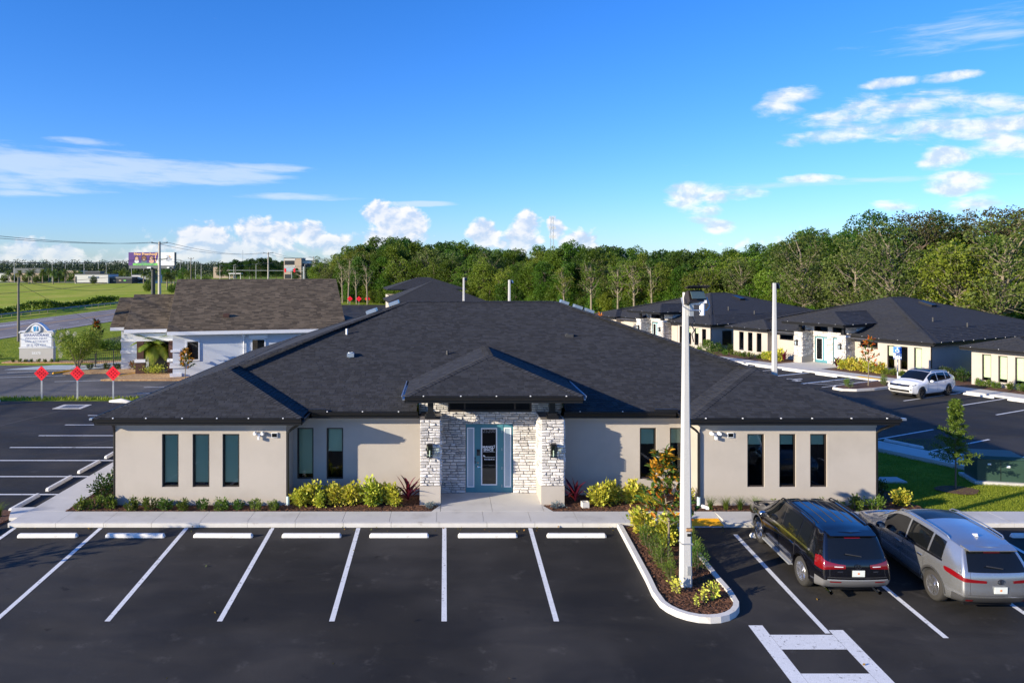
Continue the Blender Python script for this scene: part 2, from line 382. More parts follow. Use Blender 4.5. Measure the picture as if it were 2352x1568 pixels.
def text_mesh(body, size, depth=.004, off=0., sx=1., align='CENTER', sp=1.):
    cu = bpy.data.curves.new('lettering', 'FONT'); cu.body = body; cu.size = size; cu.extrude = depth; cu.offset = off
    cu.align_x = align; cu.align_y = 'CENTER'; cu.space_character = sp; cu.resolution_u = 3
    o = bpy.data.objects.new('lettering', cu); COL.objects.link(o)
    dg = bpy.context.evaluated_depsgraph_get(); me = bpy.data.meshes.new_from_object(o.evaluated_get(dg))
    bpy.data.objects.remove(o); bpy.data.curves.remove(cu)
    me.transform(Matrix.Rotation(R(90), 4, 'X') @ Matrix.Diagonal((sx,1,1,1)))   # reads from -y
    return me
def leaves(name, c, ln, wd, up=.3, dirs=None, seed=0):
    """rhombic leaves at centres c (n,3)"""
    g = np.random.default_rng(seed); n = len(c)
    d = g.normal(size=(n,3)) if dirs is None else dirs+g.normal(size=(n,3))*.35
    d[:,2] += up; d /= np.linalg.norm(d,axis=1)[:,None]+1e-9
    q = g.normal(size=(n,3)); s = np.cross(d,q); s /= np.linalg.norm(s,axis=1)[:,None]+1e-9
    k = g.uniform(.65,1.25,(n,1)); a = d*ln*k; b = s*wd*k*.5
    v = np.stack([c, c+a*.5+b, c+a, c+a*.5-b],1).reshape(-1,3)
    me = bpy.data.meshes.new(name); me.vertices.add(4*n); me.vertices.foreach_set('co', v.ravel())
    me.loops.add(4*n); me.loops.foreach_set('vertex_index', np.arange(4*n)); me.polygons.add(n)
    me.polygons.foreach_set('loop_start', np.arange(0,4*n,4)); me.update(calc_edges=True)
    return me
# ------------------------------------------------------------------ ground and paving
CURB = 24.3; SL = .0585
def zg(y): return 0. if y >= CURB else -SL*(CURB-max(y, 8.))
def sheet(x0, x1, ys, dz=0.):
    b = MB()
    for a, c in zip(ys, ys[1:]): b.quad((x0,a,zg(a)+dz),(x1,a,zg(a)+dz),(x1,c,zg(c)+dz),(x0,c,zg(c)+dz))
    return b
struct('ground', sheet(-6000, 6000, [-400, 8, CURB, 12000], -.05), 'grass')
fb = MB(); fb.quad((-2500,40,-.03),(-73,40,-.03),(-73,470,-.03),(-2500,470,-.03)); struct('field', fb, 'field')
lot = struct('front_parking_lot', sheet(-70, 70, [-60, 8, CURB]), 'asphalt')
side_lot = struct('side_parking_lot', MB().quad((-75,CURB,0),(-14.0,CURB,0),(-14.0,47.6,0),(-75,47.6,0)), 'asphalt')
law_lot = struct('neighbour_parking_lot', MB().quad((-50,48.9,-.004),(-15,48.9,-.004),(-15,65.2,-.004),(-46,65.2,-.004)), 'asphalt_old')
struct('back_parking_lot', MB().quad((-40,82,-.01),(14,82,-.01),(14,176,-.01),(-40,176,-.01)), 'asphalt')
struct('back_drive', MB().quad((-14,50.5,-.01),(17,50.5,-.01),(17,82,-.01),(-14,82,-.01)), 'asphalt')
hw = MB()
for a, b in zip(range(-100, 700, 40), range(-60, 740, 40)): hw.quad((-68,a,-.01),(-52.5,a,-.01),(-52.5,b,-.01),(-68,b,-.01))
highway = struct('highway', hw, 'road')
def stripe(par, name, p0, p1, w, m='paint', dz=.004, end=None):
    p0, p1 = Vector((*p0,0)), Vector((*p1,0)); d = (p1-p0).normalized(); s = Vector((-d.y,d.x,0))*w/2
    return obj(name, MB().quad(*[(q.x,q.y,zg(q.y)+dz) for q in (p0-s, p1-s, p1+s, p0+s)]), m, par)
# highway paint
for x, m in ((-67.6,'paint'),(-53.2,'paint'),(-60.5,'paint_yellow'),(-60.9,'paint_yellow')):
    stripe(highway, 'lane_line', (x,26), (x,660), .14, m, -.004)
for k in range(9): stripe(highway, 'lane_dash', (-57.2,110+k*6), (-57.2,113+k*6), .14, 'paint', -.004)
stripe(highway, 'lane_line', (-64.8,104), (-64.8,126), .3, 'paint', -.004); stripe(highway, 'lane_line', (-64.2,108), (-63.4,117), .3, 'paint', -.004)
# front stalls: nine foot stalls square to the kerb
SX = [-10.96+2.735*i for i in range(6)]
for x in SX: stripe(lot, 'stall_line', (x,CURB-.05), (x,18.55), .13)
for x, y0 in ((-13.7,18.55),(9.05,18.0),(11.71,17.8),(14.4,17.8),(17.05,17.8),(19.75,17.8)): stripe(lot, 'stall_line', (x,23.75 if x > 0 else CURB-.05), (x,y0), .13)
# painted ladder: two rails and rungs
for x, y1 in ((7.48,18.36),(9.31,18.15)): stripe(lot, 'crossing_rail', (x,y1), (x,13.2), .34, dz=.005)
for y in (17.63,16.08,14.5): stripe(lot, 'crossing_rung', (7.655,y), (9.135,y), .62, dz=.005)
# left stalls
LY = [27.86,30.26,32.8,35.2,37.7,40.3,42.9]
for i, y in enumerate(LY): stripe(side_lot, 'stall_line', (-14.15,y), (-20.1 if i > 2 else -21.5,y), .13)
stripe(side_lot, 'seam', (-21.8,46.5), (-24.6,35.), .07, M['asphalt_old']); stripe(side_lot, 'seam', (-14.4,38.9), (-17.6,34.6), .05, M['asphalt_old'])
for a, b in (((-34.8,60.6),(-31.,61.8)),((-34.5,57.7),(-29.4,59)),((-28.6,55.8),(-23.6,56.7)),((-21.,53.1),(-18.5,53.2)),((-20.4,50.5),(-18.,50.6))):
    stripe(law_lot, 'stall_line', a, b, .12, dz=0.)
struct('driveway_apron', MB().quad((-36.2,62.4,.0),(-29.5,62.4,.0),(-27.2,65.4,.0),(-33.6,65.4,.0)), mat('pale blue grey concrete',(.40,.45,.47),.8,var=.06,vs=.7))
# right lot, in the frame of the row of offices beyond it
RA = R(-61.5); U = Vector((math.cos(RA), math.sin(RA))); V2 = Vector((-U.y, U.x)); B0 = Vector((27.74, 73.24))
def rw(t, s): p = B0+U*t+V2*s; return (p.x, p.y)
rl = MB(); rl.add([(*rw(t,s),0.) for t,s in ((-30,-24.1),(62,-24.1),(62,-4.75),(-30,-4.75))], [(0,1,2,3)])
right_lot = struct('right_parking_lot', rl, 'asphalt')
def rstripe(t0, s0, t1, s1, w=.12, m='paint', dz=.004): return stripe(right_lot, 'stall_line', rw(t0,s0), rw(t1,s1), w, m, dz)
for t in (-6.4,-3.8,-1.2,1.4,4.0,6.6): rstripe(t,-11.2,t,-5)
rstripe(9.2,-11.2,9.2,-5); rstripe(11.75,-11.3,11.75,-5.,.14); 
rstripe(11.6,-11.3,11.6,-5.,.08,'paint_blue',.006)
rstripe(15.3,-10.6,15.3,-5.,.12); rstripe(15.15,-10.6,15.15,-5,.08,'paint_blue',.006); rstripe(17.0,-10.9,17.0,-5.,.1)
for k in range(4): rstripe(15.3,-10.2+k*1.5,17.0,-8.9+k*1.5,.1)
for t in (22.95,25.55,28.15,30.75,33.35,35.95): rstripe(t,-11.4,t,-5)
for t in (2.,4.6,7.2,9.8,12.4,15.,17.6,20.2,23.5,26.1,28.7,31.3,33.9,36.5): rstripe(t,-24.,t,-18.6)
rstripe(-20,-15.7,50,-15.2,.07,M['asphalt_old'],.003)
# wheelchair mark on the accessible stall
ic = MB(); ic.sm = False
def ring(b, cx, cy, r, w, a0, a1, n=14):
    for i in range(n):
        a, c = a0+(a1-a0)*i/n, a0+(a1-a0)*(i+1)/n
        b.quad(*[(cx+q*math.cos(e), cy+q*math.sin(e), 0) for q, e in ((r,a),(r,c),(r+w,c),(r+w,a))])
ring(ic, 0, 0, .42, .12, R(120), R(400)); ring(ic, .02, 1.0, .0, .15, 0, R(360)); ic.quad((-.1,.1,0),(.06,.1,0),(.06,.85,0),(-.1,.85,0)); ic.quad((.06,.15,0),(.55,.15,0),(.55,.3,0),(.06,.3,0)); ic.quad((.55,-.4,0),(.7,-.4,0),(.7,.3,0),(.55,.3,0))
p = rw(13.6,-9.6); q = obj('wheelchair_symbol', ic, 'paint', right_lot, (p[0],p[1],.006), RA)

# ---- sidewalks: separate slabs with open joints, kerb face in front
def slabs(name, x0, x1, y0, y1, step, z0, z1, m='conc', gap=.012, along='x', xf=None):
    par = struct(name, MB().box(x0+.02,x1-.02,y0+.02,y1-.02,z0-.1,z1-.03), m)
    a = x0 if along == 'x' else y0; e = x1 if along == 'x' else y1
    while a < e-.05:
        b = min(a+step, e)
        if along == 'x': q = MB().box(a+gap/2,b-gap/2,y0,y1,z0-.1,z1)
        else: q = MB().box(x0,x1,a+gap/2,b-gap/2,z0-.1,z1)
        obj('slab', q, m, par); a = b
    return par
SW = slabs('front_sidewalk', -13.95, 7.45, CURB+.16, 25.5, 1.52, 0., .13)
for i in range(14): obj('kerb', MB().box(-13.95+i*1.529+.005,-13.95+(i+1)*1.529-.005,CURB,CURB+.155,-.15,.135), 'curb', SW)
slabs('side_sidewalk', -13.95, -12.72, 25.51, 50.0, 1.52, 0., .13, along='y')
SW2 = slabs('right_sidewalk', 9.0, 34., CURB+.16, 25.5, 1.52, 0., .13)
for i in range(16): obj('kerb', MB().box(9.0+i*1.529+.005,9.0+(i+1)*1.529-.005,CURB,CURB+.155,-.15,.135), 'curb', SW2)
rp = MB(); rp.add([(7.46,CURB,.006),(8.99,CURB,.006),(8.99,25.5,.13),(7.46,25.5,.13)], [(0,1,2,3)]); rp.quad((7.46,CURB+.1,-.2),(8.99,CURB+.1,-.2),(8.99,25.5,.0),(7.46,25.5,.0))
ramp = struct('kerb_ramp', rp, 'conc')
pad = MB(); zt = lambda y: .012+(y-CURB)*.103
pad.add([(7.5,CURB+.06,zt(CURB)+.014),(8.93,CURB+.06,zt(CURB)+.014),(8.93,CURB+.62,zt(CURB+.6)+.014),(7.5,CURB+.62,zt(CURB+.6)+.014)], [(0,1,2,3)])
for i in range(24):
    for j in range(9):
        x, y = 7.53+i*.06, CURB+.09+j*.062; pad.obox((x,y,zt(y)+.016),.03,.03,.012,None,.6)
obj('tactile_pad', pad, 'yellow', ramp)
ent = slabs('entrance_walk', -.15, 3.32, 25.51, 27.62, 1.74, 0., .132)
en = MB(); en.prism([(-.45,25.51),(-.16,25.51),(-.16,26.2)], -.1, .131); en.prism([(3.33,25.51),(3.62,25.51),(3.33,26.2)], -.1, .131); obj('slab', en, 'conc', ent)
# sidewalks of the right lot
def rbox(t0, t1, s0, s1, z0, z1): return [rw(t0,s0), rw(t1,s0), rw(t1,s1), rw(t0,s1)], z0, z1
def rslabs(name, t0, t1, s0, s1, step, z):
    par = struct(name, MB().prism(*rbox(t0+.02,t1-.02,s0+.02,s1-.02,-.1,z-.03)), 'conc')
    n = int((t1-t0)/step)
    for i in range(n): obj('slab', MB().prism(*rbox(t0+i*step+.006,t0+(i+1)*step-.006,s0,s1,-.1,z)), 'conc', par)
rslabs('office_row_sidewalk', -26, 50, -4.75, -2.95, 2., .13)
rslabs('lawn_edge_sidewalk', -2, 48, -25.6, -24.12, 2., .13)
rslabs('office_entrance_walk', 7.3, 11.3, -2.94, .95, 2., .128); rslabs('far_office_entrance_walk', -14.2, -9.6, -2.94, .95, 2.3, .128)
struct('grass_strip', MB().quad((-60,47.6,.0),(-13.9,47.6,.0),(-13.9,48.9,.0),(-60,48.9,.0)), 'grass')

# ---- planting beds (mulch sheets with loose chips) on the ground
def bed(name, poly, z, m='mulch', chips=0, chipm='mulchchip'):
    par = struct(name, MB().prism(poly, z-.18, z), m)
    if chips:
        xs, ys = [p[0] for p in poly], [p[1] for p in poly]; b = MB(); n = 0
        while n < chips:
            x, y = rnd.uniform(min(xs),max(xs)), rnd.uniform(min(ys),max(ys)); ok = False; k = len(poly); j = k-1
            for i in range(k):
                if (poly[i][1] > y) != (poly[j][1] > y) and x < (poly[j][0]-poly[i][0])*(y-poly[i][1])/(poly[j][1]-poly[i][1])+poly[i][0]: ok = not ok
                j = i
            if not ok: continue
            n += 1; a = rnd.uniform(0, 6.28); l, w = rnd.uniform(.025,.07), rnd.uniform(.008,.02); h = rnd.uniform(.0,.03)
            ca, sa = math.cos(a), math.sin(a); zz = z+.004+h
            b.quad((x-ca*l-sa*w,y-sa*l+ca*w,zz+rnd.uniform(-.01,.015)),(x-ca*l+sa*w,y-sa*l-ca*w,zz),(x+ca*l+sa*w,y+sa*l-ca*w,zz+rnd.uniform(-.01,.015)),(x+ca*l-sa*w,y+sa*l+ca*w,zz))
        o = obj('bark_chips', b, chipm, par); o['kind'] = 'stuff'
    return par
bed('left_planting_bed', [(-12.71,25.52),(-.47,25.52),(-.2,26.18),(-.2,27.4),(-5.4,27.4),(-5.46,26.3),(-11.3,26.3),(-11.3,32),(-12.71,32)], .11, chips=5200)
bed('right_planting_bed', [(3.64,25.52),(16.2,25.52),(16.2,30),(14.84,30),(14.84,26.3),(8.77,26.3),(8.77,27.4),(4.1,27.4),(3.36,26.2)], .11, chips=4000)
isl = [(5.46,CURB-.02),(5.40,20.6),(5.36,19.8)]
for i in range(1, 12):
    a = math.pi+math.pi*i/12; isl.append((6.43+1.06*math.cos(a), 19.5+1.08*math.sin(a)))
isl += [(7.5,19.8),(7.46,20.6),(7.42,CURB-.02)]
def inset(poly, d):
    out = []; n = len(poly)
    for i in range(n):
        a, b, c = Vector(poly[i-1]), Vector(poly[i]), Vector(poly[(i+1)%n])
        n1 = Vector((-(b-a).y,(b-a).x)).normalized(); n2 = Vector((-(c-b).y,(c-b).x)).normalized(); q = (n1+n2).normalized()
        out.append(tuple(b+q*d/max(.5,q.dot(n1))))
    return out
def kerbed(name, poly, w, h, z, closed=True):
    """kerb ring following poly, standing on the sloping lot"""
    inn = inset(poly, w); b = MB(); n = len(poly)
    for i in range(n if closed else n-1):
        j = (i+1)%n; P = [poly[i],poly[j],inn[j],inn[i]]
        lo = [(x,y,zg(y)-.2) for x,y in P]; hi = [(x,y,zg(y)+h) for x,y in P]
        hi[0] = ((hi[0][0]*4+hi[3][0])/5,(hi[0][1]*4+hi[3][1])/5,hi[0][2]); hi[1] = ((hi[1][0]*4+hi[2][0])/5,(hi[1][1]*4+hi[2][1])/5,hi[1][2])
        b.add(lo+hi, [(0,1,5,4),(4,5,6,7),(2,3,7,6)])
    k = struct(name, b, 'curb'); return k, inn
kb, inn = kerbed('island_kerb', isl, .17, .15, 0, closed=False)
ib = MB(); ib.add([(x,y,zg(y)+.09) for x,y in inn], [tuple(range(len(inn)))]); ibd = struct('island_bed', ib, 'mulch')
cb = MB()
for _ in range(5200):
    x, y = rnd.uniform(5.55,7.35), rnd.uniform(18.6,CURB-.1)
    if y < 19.5 and math.hypot(x-6.43,y-19.5) > .86: continue
    a = rnd.uniform(0,6.28); l, w = rnd.uniform(.025,.065), rnd.uniform(.008,.018); z = zg(y)+.093+rnd.uniform(0,.03); ca, sa = math.cos(a), math.sin(a)
    cb.quad((x-ca*l-sa*w,y-sa*l+ca*w,z+rnd.uniform(-.01,.015)),(x-ca*l+sa*w,y-sa*l-ca*w,z),(x+ca*l+sa*w,y+sa*l-ca*w,z+rnd.uniform(-.01,.015)),(x+ca*l-sa*w,y+sa*l+ca*w,z))
o = obj('bark_chips', cb, 'mulchchip', ibd); o['kind'] = 'stuff'
# corner island at the far left of the front row
lk = [(-20,CURB-.1),(-20,22.4),(-15.2,22.4),(-14.3,23.1),(-14.1,CURB-.1)]
kerbed('corner_island_kerb', lk, .16, .15, 0, closed=False)
bed('corner_island_bed', [(-19.9,CURB+1.6),(-19.9,22.6),(-15.3,22.6),(-14.5,23.2),(-14.3,24.9),(-14.6,25.9)], .05, chips=500)
struct('corner_kerb', MB().prism([(-14.75,25.95),(-14.25,24.9),(-13.97,24.9),(-13.97,26.0)], -.1, .12), 'curb')
# beds of the office row
def rbed(name, t0, t1, s0, s1): return struct(name, MB().prism(*rbox(t0,t1,s0,s1,-.1,.10)), 'mulch')
rbed('office_row_bed', -2.6,7.2,-2.93,1.0); rbed('office_row_bed.001', 11.4,50,-2.93,3.); rbed('office_row_bed.002', -9.5,-2.6,-2.93,3.); rbed('office_row_bed.003', -22,-14.3,-2.93,1.)
ip = [rw(t,s) for t,s in ((17.3,-5.),(17.4,-10.2),(17.9,-11.1),(18.7,-11.2),(19.3,-10.5),(19.6,-9.),(19.7,-5.))]
kerbed('right_island_kerb', ip, .17, .15, 0, closed=False); struct('right_island_bed', MB().prism(inset(ip,.17), -.1, .10), 'mulch')
struct('right_ramp_pad', MB().prism(*rbox(15.4,17.2,-4.74,-4.2,.05,.142)), 'yellow')
bed('neighbour_palm_bed', [(-25.4,56.2),(-18.3,56.2),(-17.5,59.5),(-24.,60.4)], .09, 'strawbed')
bed('neighbour_strip_bed', [(-29.9,59.6),(-24.2,60.5),(-24.4,63.),(-30.,61.6)], .08, 'strawbed')
sb = MB()
for x0,x1,y0,y1 in ((-39.,-28.,67.,68.4),): sb.box(x0,x1,y0,y1,-.05,.05)
struct('sign_bed', sb, 'strawbed')

# ------------------------------------------------------------------ shingled roof planes
def clip(poly, conv):
    """Sutherland-Hodgman in 2D, conv counter-clockwise"""
    out = poly
    for i in range(len(conv)):
        a, b = conv[i], conv[(i+1)%len(conv)]; inp = out; out = []
        if not inp: return []
        ins = lambda p: (b[0]-a[0])*(p[1]-a[1])-(b[1]-a[1])*(p[0]-a[0]) >= -1e-9
        for k in range(len(inp)):
            p, q = inp[k-1], inp[k]; ip_, iq = ins(p), ins(q)
            if ip_ != iq:
                d1 = (b[0]-a[0])*(p[1]-a[1])-(b[1]-a[1])*(p[0]-a[0]); d2 = (b[0]-a[0])*(q[1]-a[1])-(b[1]-a[1])*(q[0]-a[0]); t = d1/(d1-d2)
                out.append((p[0]+(q[0]-p[0])*t, p[1]+(q[1]-p[1])*t))
            if iq: out.append(q)
    return out
TABW = (.13,.17,.22,.28)
def shingle_plane(mb, base, pts, eave_dir, pieces=2, exp=.148, loose=None, loose_rows=0, tabs=TABW, th=.015, seed=1):
    """pts: 3D corners of a planar roof face, counter-clockwise from above; eave_dir: unit vector along the eave.
    Lays overlapping courses of tabs clipped to the face; the first loose_rows full tabs go to loose as (corner, axes, width)."""
    g = random.Random(seed); P = [Vector(p) for p in pts]; O = P[0]; ex = Vector(eave_dir).normalized()
    nrm = (P[1]-P[0]).cross(P[2]-P[0]).normalized(); nrm = nrm if nrm.z > 0 else -nrm
    ey = nrm.cross(ex).normalized()
    if ey.z < 0: ey = -ey; ex = -ex
    fl = [((p-O).dot(ex),(p-O).dot(ey)) for p in P]
    ar = sum(fl[i-1][0]*fl[i][1]-fl[i][0]*fl[i-1][1] for i in range(len(fl)))
    if ar < 0: fl = fl[::-1]
    base.add([tuple(O+ex*a+ey*b) for a,b in fl], [tuple(range(len(fl)))])
    y0, y1 = min(p[1] for p in fl), max(p[1] for p in fl); x0, x1 = min(p[0] for p in fl), max(p[0] for p in fl)
    r = 0; y = y0
    while y < y1:
        x = x0-g.uniform(0,.3)
        while x < x1:
            w = g.choice(tabs); q = [(x,y),(x+w-.006,y),(x+w-.006,y+exp),(x,y+exp)]; t = th*g.choice((.55,1.,1.25))
            c = clip(q, fl)
            if len(c) >= 3:
                full = len(c) == 4 and all(min(abs(c[i][0]-e[0])+abs(c[i][1]-e[1]) for e in q) < 1e-6 for i in range(4))
                if full and loose is not None and r < loose_rows: loose.append((O+ex*x+ey*y, ex, ey, nrm, w, t))
                else:
                    n = len(c); hgt = lambda p: .003+t*(1-(p[1]-y)/exp)
                    top = [tuple(O+ex*a+ey*b+nrm*hgt((a,b))) for a,b in c]; bot = [tuple(O+ex*a+ey*b+nrm*.001) for a,b in c]
                    o = len(mb.v); mb.v += top+bot; mb.f.append(tuple(range(o,o+n)))
                    for i in range(n):
                        j = (i+1)%n
                        if c[i][1] < y+exp-1e-6 or c[j][1] < y+exp-1e-6: mb.f.append((o+i+n,o+j+n,o+j,o+i))
            x += w
        y += exp; r += 1
def caps(mb, a, b, w=.16, step=.16, par=None, m='shingle', conv=lambda q: q):
    if par is not None: mb = MB()
    """overlapping hip and ridge caps from a up to b"""
    a, b = Vector(a), Vector(b); d = (b-a); L = d.length; d /= L; s = d.cross(Vector((0,0,1))).normalized(); n = s.cross(d); k = int(L/step)
    for i in range(k):
        p = a+d*(i*step); q = p+d*(step+.03); h0, h1 = .034, .02
        dn = n*-.045
        mb.add([tuple(p+s*w+dn+n*h0),tuple(p+n*h0),tuple(p-s*w+dn+n*h0),tuple(q+s*w+dn+n*h1),tuple(q+n*h1),tuple(q-s*w+dn+n*h1),
                tuple(p+s*w+dn),tuple(p),tuple(p-s*w+dn)], [(0,1,4,3),(1,2,5,4),(6,7,1,0),(7,8,2,1)])
    if par is not None: o = obj('ridge_cap', conv(mb), m, par); o['kind'] = 'stuff'
tabmesh = {}
def tab(w, t):
    k = (round(w,2), round(t,4))
    if k not in tabmesh:
        e = .148; W_ = w-.006
        tabmesh[k] = MB().add([(0,0,.003+t),(W_,0,.003+t),(W_,e,.003),(0,e,.003),(0,0,.001),(W_,0,.001),(W_,e,.001),(0,e,.001)], [(0,1,2,3),(4,5,1,0),(5,6,2,1),(7,4,0,3)]).mesh('shingle')
    return tabmesh[k]
# ------------------------------------------------------------------ the main office
OX, OY = 1.77, 26.2
off = thing('office_building', 'long single storey beige office with white stone entrance and teal door in front', 'building', (OX, OY, 0))
def sh(mb, dx=-OX, dy=-OY): mb.v = [(x+dx,y+dy,z) for x,y,z in mb.v]; return mb
def part(name, mb, m, par=off, **k): return obj(name, sh(mb), m, par, **k)
EZ = 3.21; PS = .345
yW, yM, yB = 25.7, 26.9, 46.9; xL, xR = -11.83, 15.36
def main_window(par, x0, x1, z0, z1, y, blind, fw=.045, conv=lambda mb: sh(mb), inter=True, mull=()):
    f = MB(); e = .004; d0, d1 = y+.05, y+.11
    f.box(x0+e,x0+fw,d0,d1,z0+e,z1-e); f.box(x1-fw,x1-e,d0,d1,z0+e,z1-e); f.box(x0+fw,x1-fw,d0,d1,z0+e,z0+fw); f.box(x0+fw,x1-fw,d0,d1,z1-fw,z1-e)
    for q in mull: f.box(q-fw/2,q+fw/2,d0+.005,d1-.005,z0+fw,z1-fw)
    w = obj('window', conv(f), 'bronze', par)
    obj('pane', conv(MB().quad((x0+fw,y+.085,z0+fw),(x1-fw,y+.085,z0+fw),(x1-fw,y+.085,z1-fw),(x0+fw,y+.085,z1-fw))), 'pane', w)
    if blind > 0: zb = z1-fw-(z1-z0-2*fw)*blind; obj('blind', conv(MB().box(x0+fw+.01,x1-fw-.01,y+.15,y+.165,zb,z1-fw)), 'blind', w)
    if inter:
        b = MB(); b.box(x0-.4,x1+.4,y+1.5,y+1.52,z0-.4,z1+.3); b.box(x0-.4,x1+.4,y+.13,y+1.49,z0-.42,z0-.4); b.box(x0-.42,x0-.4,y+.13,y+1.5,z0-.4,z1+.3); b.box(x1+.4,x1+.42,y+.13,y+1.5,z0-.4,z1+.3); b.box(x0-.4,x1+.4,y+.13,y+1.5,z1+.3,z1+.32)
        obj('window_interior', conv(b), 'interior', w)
    return w
lw = [(-9.73,-9.16,.745,2.57),(-8.68,-8.10,.745,2.57),(-7.65,-7.07,.745,2.57)]
rwn = [(10.40,10.99,.745,2.57),(11.50,12.07,.745,2.57),(12.56,13.14,.745,2.57)]
il = [(-5.32,-4.73,.69,2.53),(-4.26,-3.66,.69,2.53)]; ir = [(7.01,7.60,.69,2.53),(8.09,8.67,.69,2.53)]
w = MB()
w.wall(-11.33,-5.46,0,2.97,26.2,lw); w.wall(8.77,14.82,0,2.97,26.2,rwn); w.wall(-5.46,-.6,0,2.97,27.4,il); w.wall(4.0,8.77,0,2.97,27.4,ir)
w.quad((-5.46,26.2,0),(-5.46,27.4,0),(-5.46,27.4,2.97),(-5.46,26.2,2.97)); w.quad((8.77,27.4,0),(8.77,26.2,0),(8.77,26.2,2.97),(8.77,27.4,2.97))
w.quad((14.82,26.2,0),(14.82,46.4,0),(14.82,46.4,2.97),(14.82,26.2,2.97)); w.quad((-11.33,46.4,0),(-11.33,26.2,0),(-11.33,26.2,2.97),(-11.33,46.4,2.97)); w.quad((14.82,46.4,0),(-11.33,46.4,0),(-11.33,46.4,2.97),(14.82,46.4,2.97))
part('wall', w, 'stucco')
for a,b,y in ((-11.35,-5.44,26.2),(8.75,14.84,26.2),(-5.43,-.86,27.4),(4.1,8.74,27.4)): part('wall_trim', MB().box(a,b,y-.02,y-.001,2.80,2.96), 'stucco_trim')
for o in lw: main_window(off, *o, 26.2, .95)
for o, bl in zip(rwn, (.2,.2,.2)): main_window(off, *o, 26.2, bl)
for o, bl in zip(il, (.93,.47)): main_window(off, *o, 27.4, bl)
for o, bl in zip(ir, (.32,.3)): main_window(off, *o, 27.4, bl)
sf = MB()
for a,b,c,d in ((xL+.02,-4.85,yW+.02,27.4),(8.29,xR-.02,yW+.02,27.4),(-4.85,-.9,yM+.02,27.4),(4.15,8.29,yM+.02,27.4),(xL+.02,-11.2,27.4,yB),(14.7,xR-.02,27.4,yB),(-11.2,14.7,46.2,yB)): sf.quad((a,c,2.965),(a,d,2.965),(b,d,2.965),(b,c,2.965))
part('soffit', sf, 'soffit')
# roof
base, tabs, capl = MB(), MB(), []; loose = []
A = (-8.33,29.2,EZ+3.5*PS); Ar = (-8.33,30.4,EZ+3.5*PS); hwR = (xR-8.27)/2; Bp = (xR-hwR,yW+hwR,EZ+hwR*PS); Br = (xR-hwR,yM+hwR,EZ+hwR*PS)
RL = (-1.83,36.9,EZ+10*PS); RR = (xR-10,36.9,EZ+10*PS); X = (1,0,0); Y = (0,1,0)
def mz(y): return EZ+(y-yM)*PS
shingle_plane(tabs, base, [(xL,yW,EZ),(-4.83,yW,EZ),A], X, loose=loose, loose_rows=5, seed=2)
shingle_plane(tabs, base, [(8.27,yW,EZ),(xR,yW,EZ),Bp], X, loose=loose, loose_rows=5, seed=3)
shingle_plane(tabs, base, [(-4.83,yW,EZ),(-4.83,yM,EZ),Ar,A], Y, seed=4)
shingle_plane(tabs, base, [(8.27,yM,EZ),(8.27,yW,EZ),Bp,Br], Y, seed=5)
# the front plane, notched round the entrance: left, right and upper pieces
n0, n1, ny = -1.0, 4.25, 29.1
shingle_plane(tabs, base, [(-4.83,yM,EZ),(n0,yM,EZ),(n0,ny,mz(ny)),(-4.83-(ny-yM),ny,mz(ny))], X, seed=6)
shingle_plane(tabs, base, [(n1,yM,EZ),(8.27,yM,EZ),(8.27+(ny-yM),ny,mz(ny)),(n1,ny,mz(ny))], X, seed=7)
shingle_plane(tabs, base, [(-4.83-(ny-yM),ny,mz(ny)),(8.27+(ny-yM),ny,mz(ny)),Br,RR,RL,Ar], X, seed=8)
shingle_plane(tabs, base, [(xL,yB,EZ),(xL,yW,EZ),A,Ar,RL], Y, seed=9)
shingle_plane(tabs, base, [(xR,yW,EZ),(xR,yB,EZ),RR,Br,Bp], Y, seed=10, tabs=(.34,.5))
shingle_plane(tabs, base, [(xR,yB,EZ),(xL,yB,EZ),RL,RR], X, seed=11, tabs=(.5,.7), exp=.3)
PZ = 3.97; PA = (1.65,28.6,PZ+3*PS); pbz = PA[2]; PB = (1.65,yM+(pbz-EZ)/PS,pbz); pe = yM+(PZ-EZ)/PS
shingle_plane(tabs, base, [(-1.35,25.6,PZ),(4.65,25.6,PZ),PA], X, loose=loose, loose_rows=4, seed=12)
shingle_plane(tabs, base, [(-1.35,pe,PZ),(-1.35,25.6,PZ),PA,PB], Y, seed=13)
shingle_plane(tabs, base, [(4.65,25.6,PZ),(4.65,pe,PZ),PB,PA], Y, seed=14)
for a, b in (((xL,yW,EZ),RL),((xR,yW,EZ),RR),((-4.83,yW,EZ),A),((8.27,yW,EZ),Bp),(A,Ar),(Bp,Br),(RL,RR),((-1.35,25.6,PZ),PA),((4.65,25.6,PZ),PA),(PA,PB),((xL,yB,EZ),RL),((xR,yB,EZ),RR)): capl.append((a,b))
roof = part('roof', base, 'shingle')
for a, b in capl: caps(None, a, b, par=roof, conv=sh)
o = part('shingles', tabs, 'shingle', roof); o['kind'] = 'stuff'
rnd.shuffle(loose); extra = MB()
loose.sort(key=lambda q: q[0].y)
for i, (c, ex, ey, n, wd, th) in enumerate(loose):
    mt = Matrix((ex, ey, n)).transposed().to_4x4(); mt.translation = c-Vector((OX,OY,0))
    me = tab(wd, th)
    if i < 300:
        q = obj('shingle', me, 'shingle', roof); q.matrix_basis = mt
    else: extra.add([tuple(mt @ v.co) for v in me.vertices], [tuple(p.vertices) for p in me.polygons])
if extra.v: o = obj('shingles', extra, 'shingle', roof); o['kind'] = 'stuff'
